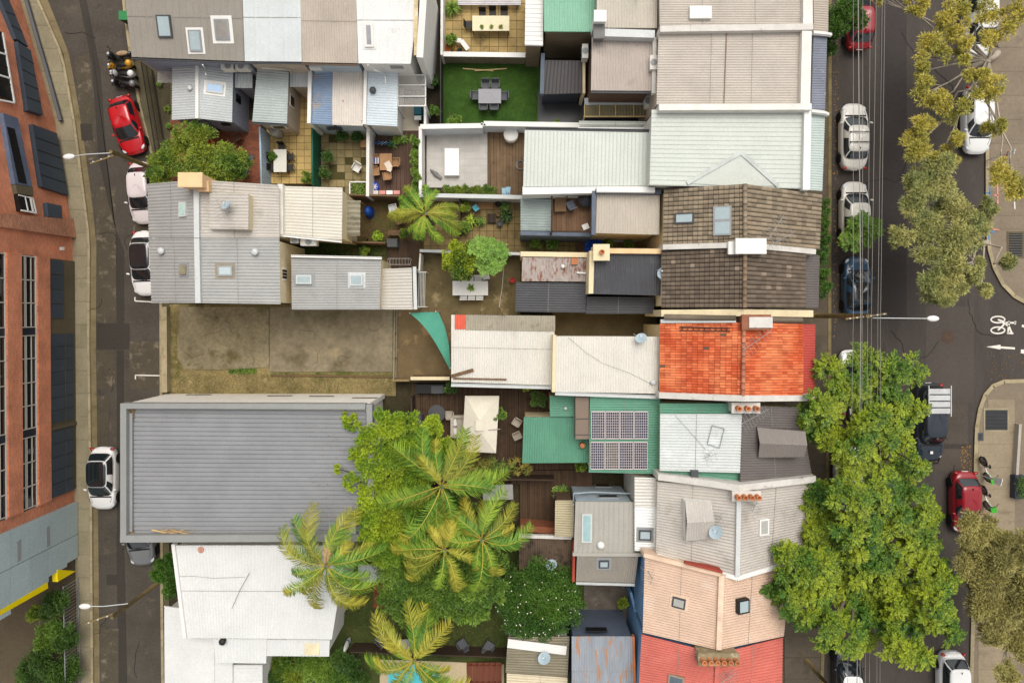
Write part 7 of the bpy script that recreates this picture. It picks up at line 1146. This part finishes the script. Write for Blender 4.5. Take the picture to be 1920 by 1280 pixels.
for x, y, r, m_, lb_ in ((535, 1262, 30, lv_yel, 'flowering hedge shrub below the stained board roof'), (590, 1255, 28, lv_mid, 'flowering hedge shrub next to the stained board roof corner'), (620, 1275, 24, lv_mid, 'round hedge shrub below the white house corner'), (645, 1240, 18, lv_dark, 'dark hedge shrub beside the leaning surfboard'), (510, 1275, 22, lv_dark, 'dark hedge shrub at the ribbed lower roof'), (670, 1270, 14, lv_dark, 'large leaved plant beside the pool surround')): bush(lb_, (x, y), bl(1.5, (x, y, r), (x + r * .6, y + r * .4, r * .8), (x - r * .6, y - r * .2, r * .7)), m_, 60, 36, .13, .06)
for x, y, r, m_, lb_ in ((508, 292, 7, lv_mid, 'low shrub row beside the blue corrugated fence'), (574, 330, 9, lv_yel, 'spiky green plant at the green fence foot'), (612, 292, 9, lv_dark, 'dark creeper at the middle of the green fence'), (608, 322, 9, lv_dark, 'dark creeper at the lower end of the green fence'), (640, 252, 9, lv_dark, 'dark shrub under the rust patched wing'), (668, 254, 8, lv_dark, 'dark shrub at the corner of mossy courtyard'), (851, 222, 12, lv_mid, 'rounded shrub in the corner of the little lawn'), (815, 205, 8, lv_mid, 'scrappy alley plant beside the cream wall'), (817, 150, 8, lv_dark, 'alley weed clump beside the thin dark fence'), (845, 70, 9, lv_mid, 'patio shrub between orange pot and slatted bench'), (708, 441, 8, lv_bright, 'small bright shrub behind the passage fence'), (758, 437, 7, lv_yel, 'yellow plant beside the timber bench'), (682, 468, 8, lv_yel, 'yellow flowered plant in the dark passage'), (870, 385, 9, lv_yel, 'yellow green bed plant by the dark fence'), (872, 425, 9, lv_mid, 'green bed plant by the dark fence foot'), (1005, 450, 11, lv_mid, 'green ground shrub in the narrow yard'), (1035, 453, 11, lv_mid, 'second green shrub in the narrow yard beside slate parapet'), (1180, 457, 7, lv_mid, 'little shrub below the grey bench'), (1140, 455, 7, lv_mid, 'little shrub between tarpaulin and grey bench'), (1042, 230, 5, lv_yel, 'tuft of grass on the long white wall'), (935, 775, 12, lv_mid, 'leafy shrub beside the parasol and green roof'), (1010, 745, 14, lv_dark, 'dark shrub in front of the green rear roof'), (990, 720, 9, lv_bright, 'spiky light plant at the bone roof gutter'), (1168, 1130, 8, lv_yel, 'spiky plant in the rough stone yard'), (845, 725, 10, lv_dark, 'dark shrub beside the black storage box'), (1090, 873, 8, lv_yel, 'potted fern tuft at the green roof corner')): bush(lb_, (x, y), bl(1.0 if 'roof' not in lb_ else 2.0, (x, y, r), (x + r * .5, y + r * .4, r * .7), (x - r * .4, y + r * .6, r * .6)), m_, 45, 18, .12, .06)
for i, (y, lb_) in enumerate(((262, 'hedge plant beside white wall near the pergola'), (290, 'hedge plant beside white wall near the worn table'), (318, 'hedge plant beside white wall opposite the daybed'), (346, 'hedge plant beside white wall near the pink towel'))): bush(lb_, (780, y), bl(1.4, (778, y, 8), (779, y + 12, 8)), lv_mid, 45, 20, .11, .06, group='hedge along the deck wall')
for i, (x, lb_) in enumerate(((838, 'low grassy hedge clump nearest the palm'), (862, 'low grassy hedge clump below the daybed'), (888, 'low grassy hedge clump below the pale terrace'), (912, 'low grassy hedge clump beside the timber terrace'))): bush(lb_, (x, 357), bl(.7, (x, 357, 8), (x + 10, 357, 8)), lv_yel, 45, 20, .16, .03, group='low hedge along the terrace edge')
# spiky bed between parasol and rear deck
spk = leafm('spiky_leaf', '55702a', 'a08a3a', .3)
for i, (x, y, lb_) in enumerate(((885, 865, 'spiky variegated plant nearest the parasol corner'), (905, 868, 'spiky variegated plant below the parasol'), (926, 862, 'spiky variegated plant between parasol and green roof'), (945, 870, 'spiky variegated plant in the middle of the bed'), (966, 862, 'spiky variegated plant at the green roof end'), (985, 874, 'spiky variegated plant at the corner of the rear deck'), (900, 884, 'spiky variegated plant behind the stone bench'), (930, 885, 'spiky variegated plant beside the stone bench end'))):
    t = T('spiky_plant', lb_, 'plant', x, y, .1, 'spiky plants in the raised bed'); lb = LB(); c = np.array(W(x, y, .1))
    for k in range(5):
        n = 16; a = rs.uniform(0, 6.3, n); c2 = c + np.array([rs.normal(0, .22), rs.normal(0, .22), rs.uniform(.2, .7)]); lb.blades(np.tile(c2, (n, 1)), np.stack([np.cos(a), np.sin(a), rs.uniform(.2, .9, n)], 1), rs.uniform(.3, .5, n), .06, .5, 2)
    lb.build('leaves', spk, t); part('stem', MB().tube([W(x, y, .1), Vector((*W(x, y, .1).xy, .6))], .04, 5), barkm, t)
# ------------------------------------------------------------------ palms
pgr = leafm('palm_green', '4f7a28', '80992f', .3); pye = leafm('palm_yellow', '8a9030', 'a39a36', .3); pol = leafm('palm_olive', '6a7a28', '8a8a30', .3); pdr = leafm('palm_dry', 'a88a5c', 'b89a70', .25); rach = mat('palm_rib', 'a59a3c', .6, .1, isl=.1); ptr = mat('palm_trunk', '7d7364', .85, .2, 3)
def palm(label, px, py, z, rpx, nf, seed, yel=.3, dry=()):
    R_ = np.random.RandomState(seed); c = W(px, py, z); t = T('palm_tree', label, 'palm', 0, 0); t.location = (c.x, c.y, 0); k = (CAMH - z) / FOC
    tk = MB(); lv = [(c.x + .05 * math.sin(i), c.y, z * i / 14) for i in range(15)]; tk.tube(lv, [.19 - .05 * i / 14 + .012 * (i % 2) for i in range(15)], 10); part('trunk', tk, ptr, t, True); part('crownshaft', MB().tube([(c.x, c.y, z - .9), (c.x, c.y, z - .1)], [.15, .07], 9), pgr, t, True)
    for i in range(nf):
        a = 2 * PI * i / nf + R_.normal(0, .24); L = rpx * k * R_.uniform(.72, 1.22); ru = R_.uniform(.1, .75) if i % 3 else R_.uniform(.8, 1.3); tw = R_.uniform(-.5, .5); dr = R_.uniform(.25, .6); pts = []
        for j in range(13):
            s = j / 12; aa = a + tw * s; pts.append(np.array([c.x + math.cos(aa) * L * (s - .10 * s * s), c.y + math.sin(aa) * L * (s - .10 * s * s), z - .15 + ru * L * .42 * math.sin(s * 1.9) - L * dr * s ** 2.6]))
        tip = R_.rand() < yel + .12; m = pdr if i in dry else (pye if R_.rand() < yel * .35 else (pol if R_.rand() < .28 else pgr)); fr = part('rachis', MB().tube([Vector(p) for p in pts], [.035 * (1 - .85 * j / 12) + .004 for j in range(13)], 5), rach if i not in dry else pdr, t, True); fr.name = 'frond'; lb = LB(); n = 56; s = np.linspace(.12, 1, n) * 12; i0 = np.minimum(s.astype(int), 11); f = (s - i0)[:, None]; P_ = np.array(pts); Q = P_[i0] * (1 - f) + P_[i0 + 1] * f; Dd = P_[i0 + 1] - P_[i0]; Dd /= np.linalg.norm(Dd, axis=1, keepdims=True); S = np.cross(Dd, [0, 0, 1]); S /= np.linalg.norm(S, axis=1, keepdims=True); ll = .74 * np.sin(np.linspace(.35, 2.85, n)) ** .6 * (L / 3.4)
        cut = int(n * R_.uniform(.5, .75)) if tip and i not in dry else n; lt = LB()
        for sg in (-1, 1):
            D2 = Dd * R_.uniform(.7, 1.0) + S * sg + R_.normal(0, .14, (n, 3)) + np.array([0, 0, .12]); l2 = ll * R_.uniform(.7, 1.12, n)
            lb.blades(Q[:cut], D2[:cut], l2[:cut], .042, .7, 2)
            if cut < n: lt.blades(Q[cut:], D2[cut:], l2[cut:], .042, .7, 2)
        lb.build('leaflets', m, fr)
        if cut < n: lt.build('leaflet_tips', pye, fr)
    n = 3
    for i in range(n): part('spear', MB().tube([(c.x, c.y, z - .1), (c.x + R_.normal(0, .25), c.y + R_.normal(0, .25), z + rpx * k * .35)], [.04, .008], 5), pgr, t, True)
    return t
palm('tall palm with arching fronds above the lush yellow green tree', 827, 912, 7.6, 114, 18, 11, .3); palm('tall palm over the darker leafy tree, the one nearer the lush tree', 832, 1032, 7.2, 94, 17, 12, .28); palm('tall palm over the darker leafy tree, the one nearer the sooty shed', 903, 1012, 7.0, 96, 17, 13, .25); palm('palm with one dry brown frond beside the white roofed house', 610, 1062, 7.4, 104, 19, 14, .35, dry=(4,)); palm('palm standing beside the turquoise pool', 776, 1240, 6.6, 102, 16, 15, .4); palm('small feathery palm at the corner of the back yard', 796, 400, 4.2, 66, 18, 16, .1)
# dead palm fronds on the warehouse roof
for i, (a, b, lb_) in enumerate((((285, 993), (335, 1000), 'dead palm frond base lying in the warehouse gutter'), ((320, 992), (372, 1004), 'dry palm frond lying on the ribbed warehouse roof'))):
    A_, B_ = W(*a, 5.02), W(*b, 5.02); t = T('dead_frond', lb_, 'palm frond', 0, 0); t.location = A_; part('stalk', MB().tube([A_, A_.lerp(B_, .5) + Vector((0, 0, .1)), B_], [.06, .04, .015], 6), pdr, t, True); lb = LB(); n = 40; f = rs.uniform(.2, 1, n)[:, None]; Q = np.array(A_) * (1 - f) + np.array(B_) * f + np.array([0, 0, .06]); D = np.tile(np.array((B_ - A_).normalized()), (n, 1)) + rs.normal(0, .35, (n, 3)) * np.array([1, 1, .2]); lb.blades(Q, D, .5, .04, .1); lb.build('leaflets', pdr, t)

# odds and ends
for i, (a, b, lb_) in enumerate((((868, 129), (925, 133), 'thin timber length lying on the lawn, crossing another'), ((890, 133), (950, 129), 'thin timber length lying on the lawn under the block wall'))): solo('timber_length', lb_, 'timber', MB().bar(W(*a, .1 + .05 * i), W(*b, .1 + .05 * i), .07, .05), MATS['yellowed_timber'])
pw_ = T('planter_wall', 'pale low wall and dark planter beside the corner pavement', 'planter', 1914, 840, .1); part('wall_body', MB().prism(poly([(1911, 795), (1916, 795), (1910, 890), (1905, 890)], .5), .1, .5), mat('pale_wall_stone', 'a8a096', .85, .1), pw_); part('planter_box', MB().prism(poly([(1904, 892), (1925, 892), (1925, 935), (1903, 935)], .6), .1, .6), w_dk, pw_)
lb = LB(); n = 400; Q = np.array(W(1914, 912, .6)) + np.stack([rs.uniform(-.35, .35, n), rs.uniform(-.7, .7, n), rs.uniform(0, .35, n)], 1); lb.blades(Q, sph(n), .14, .06); lb.build('planter_leaves', lv_dark, pw_)
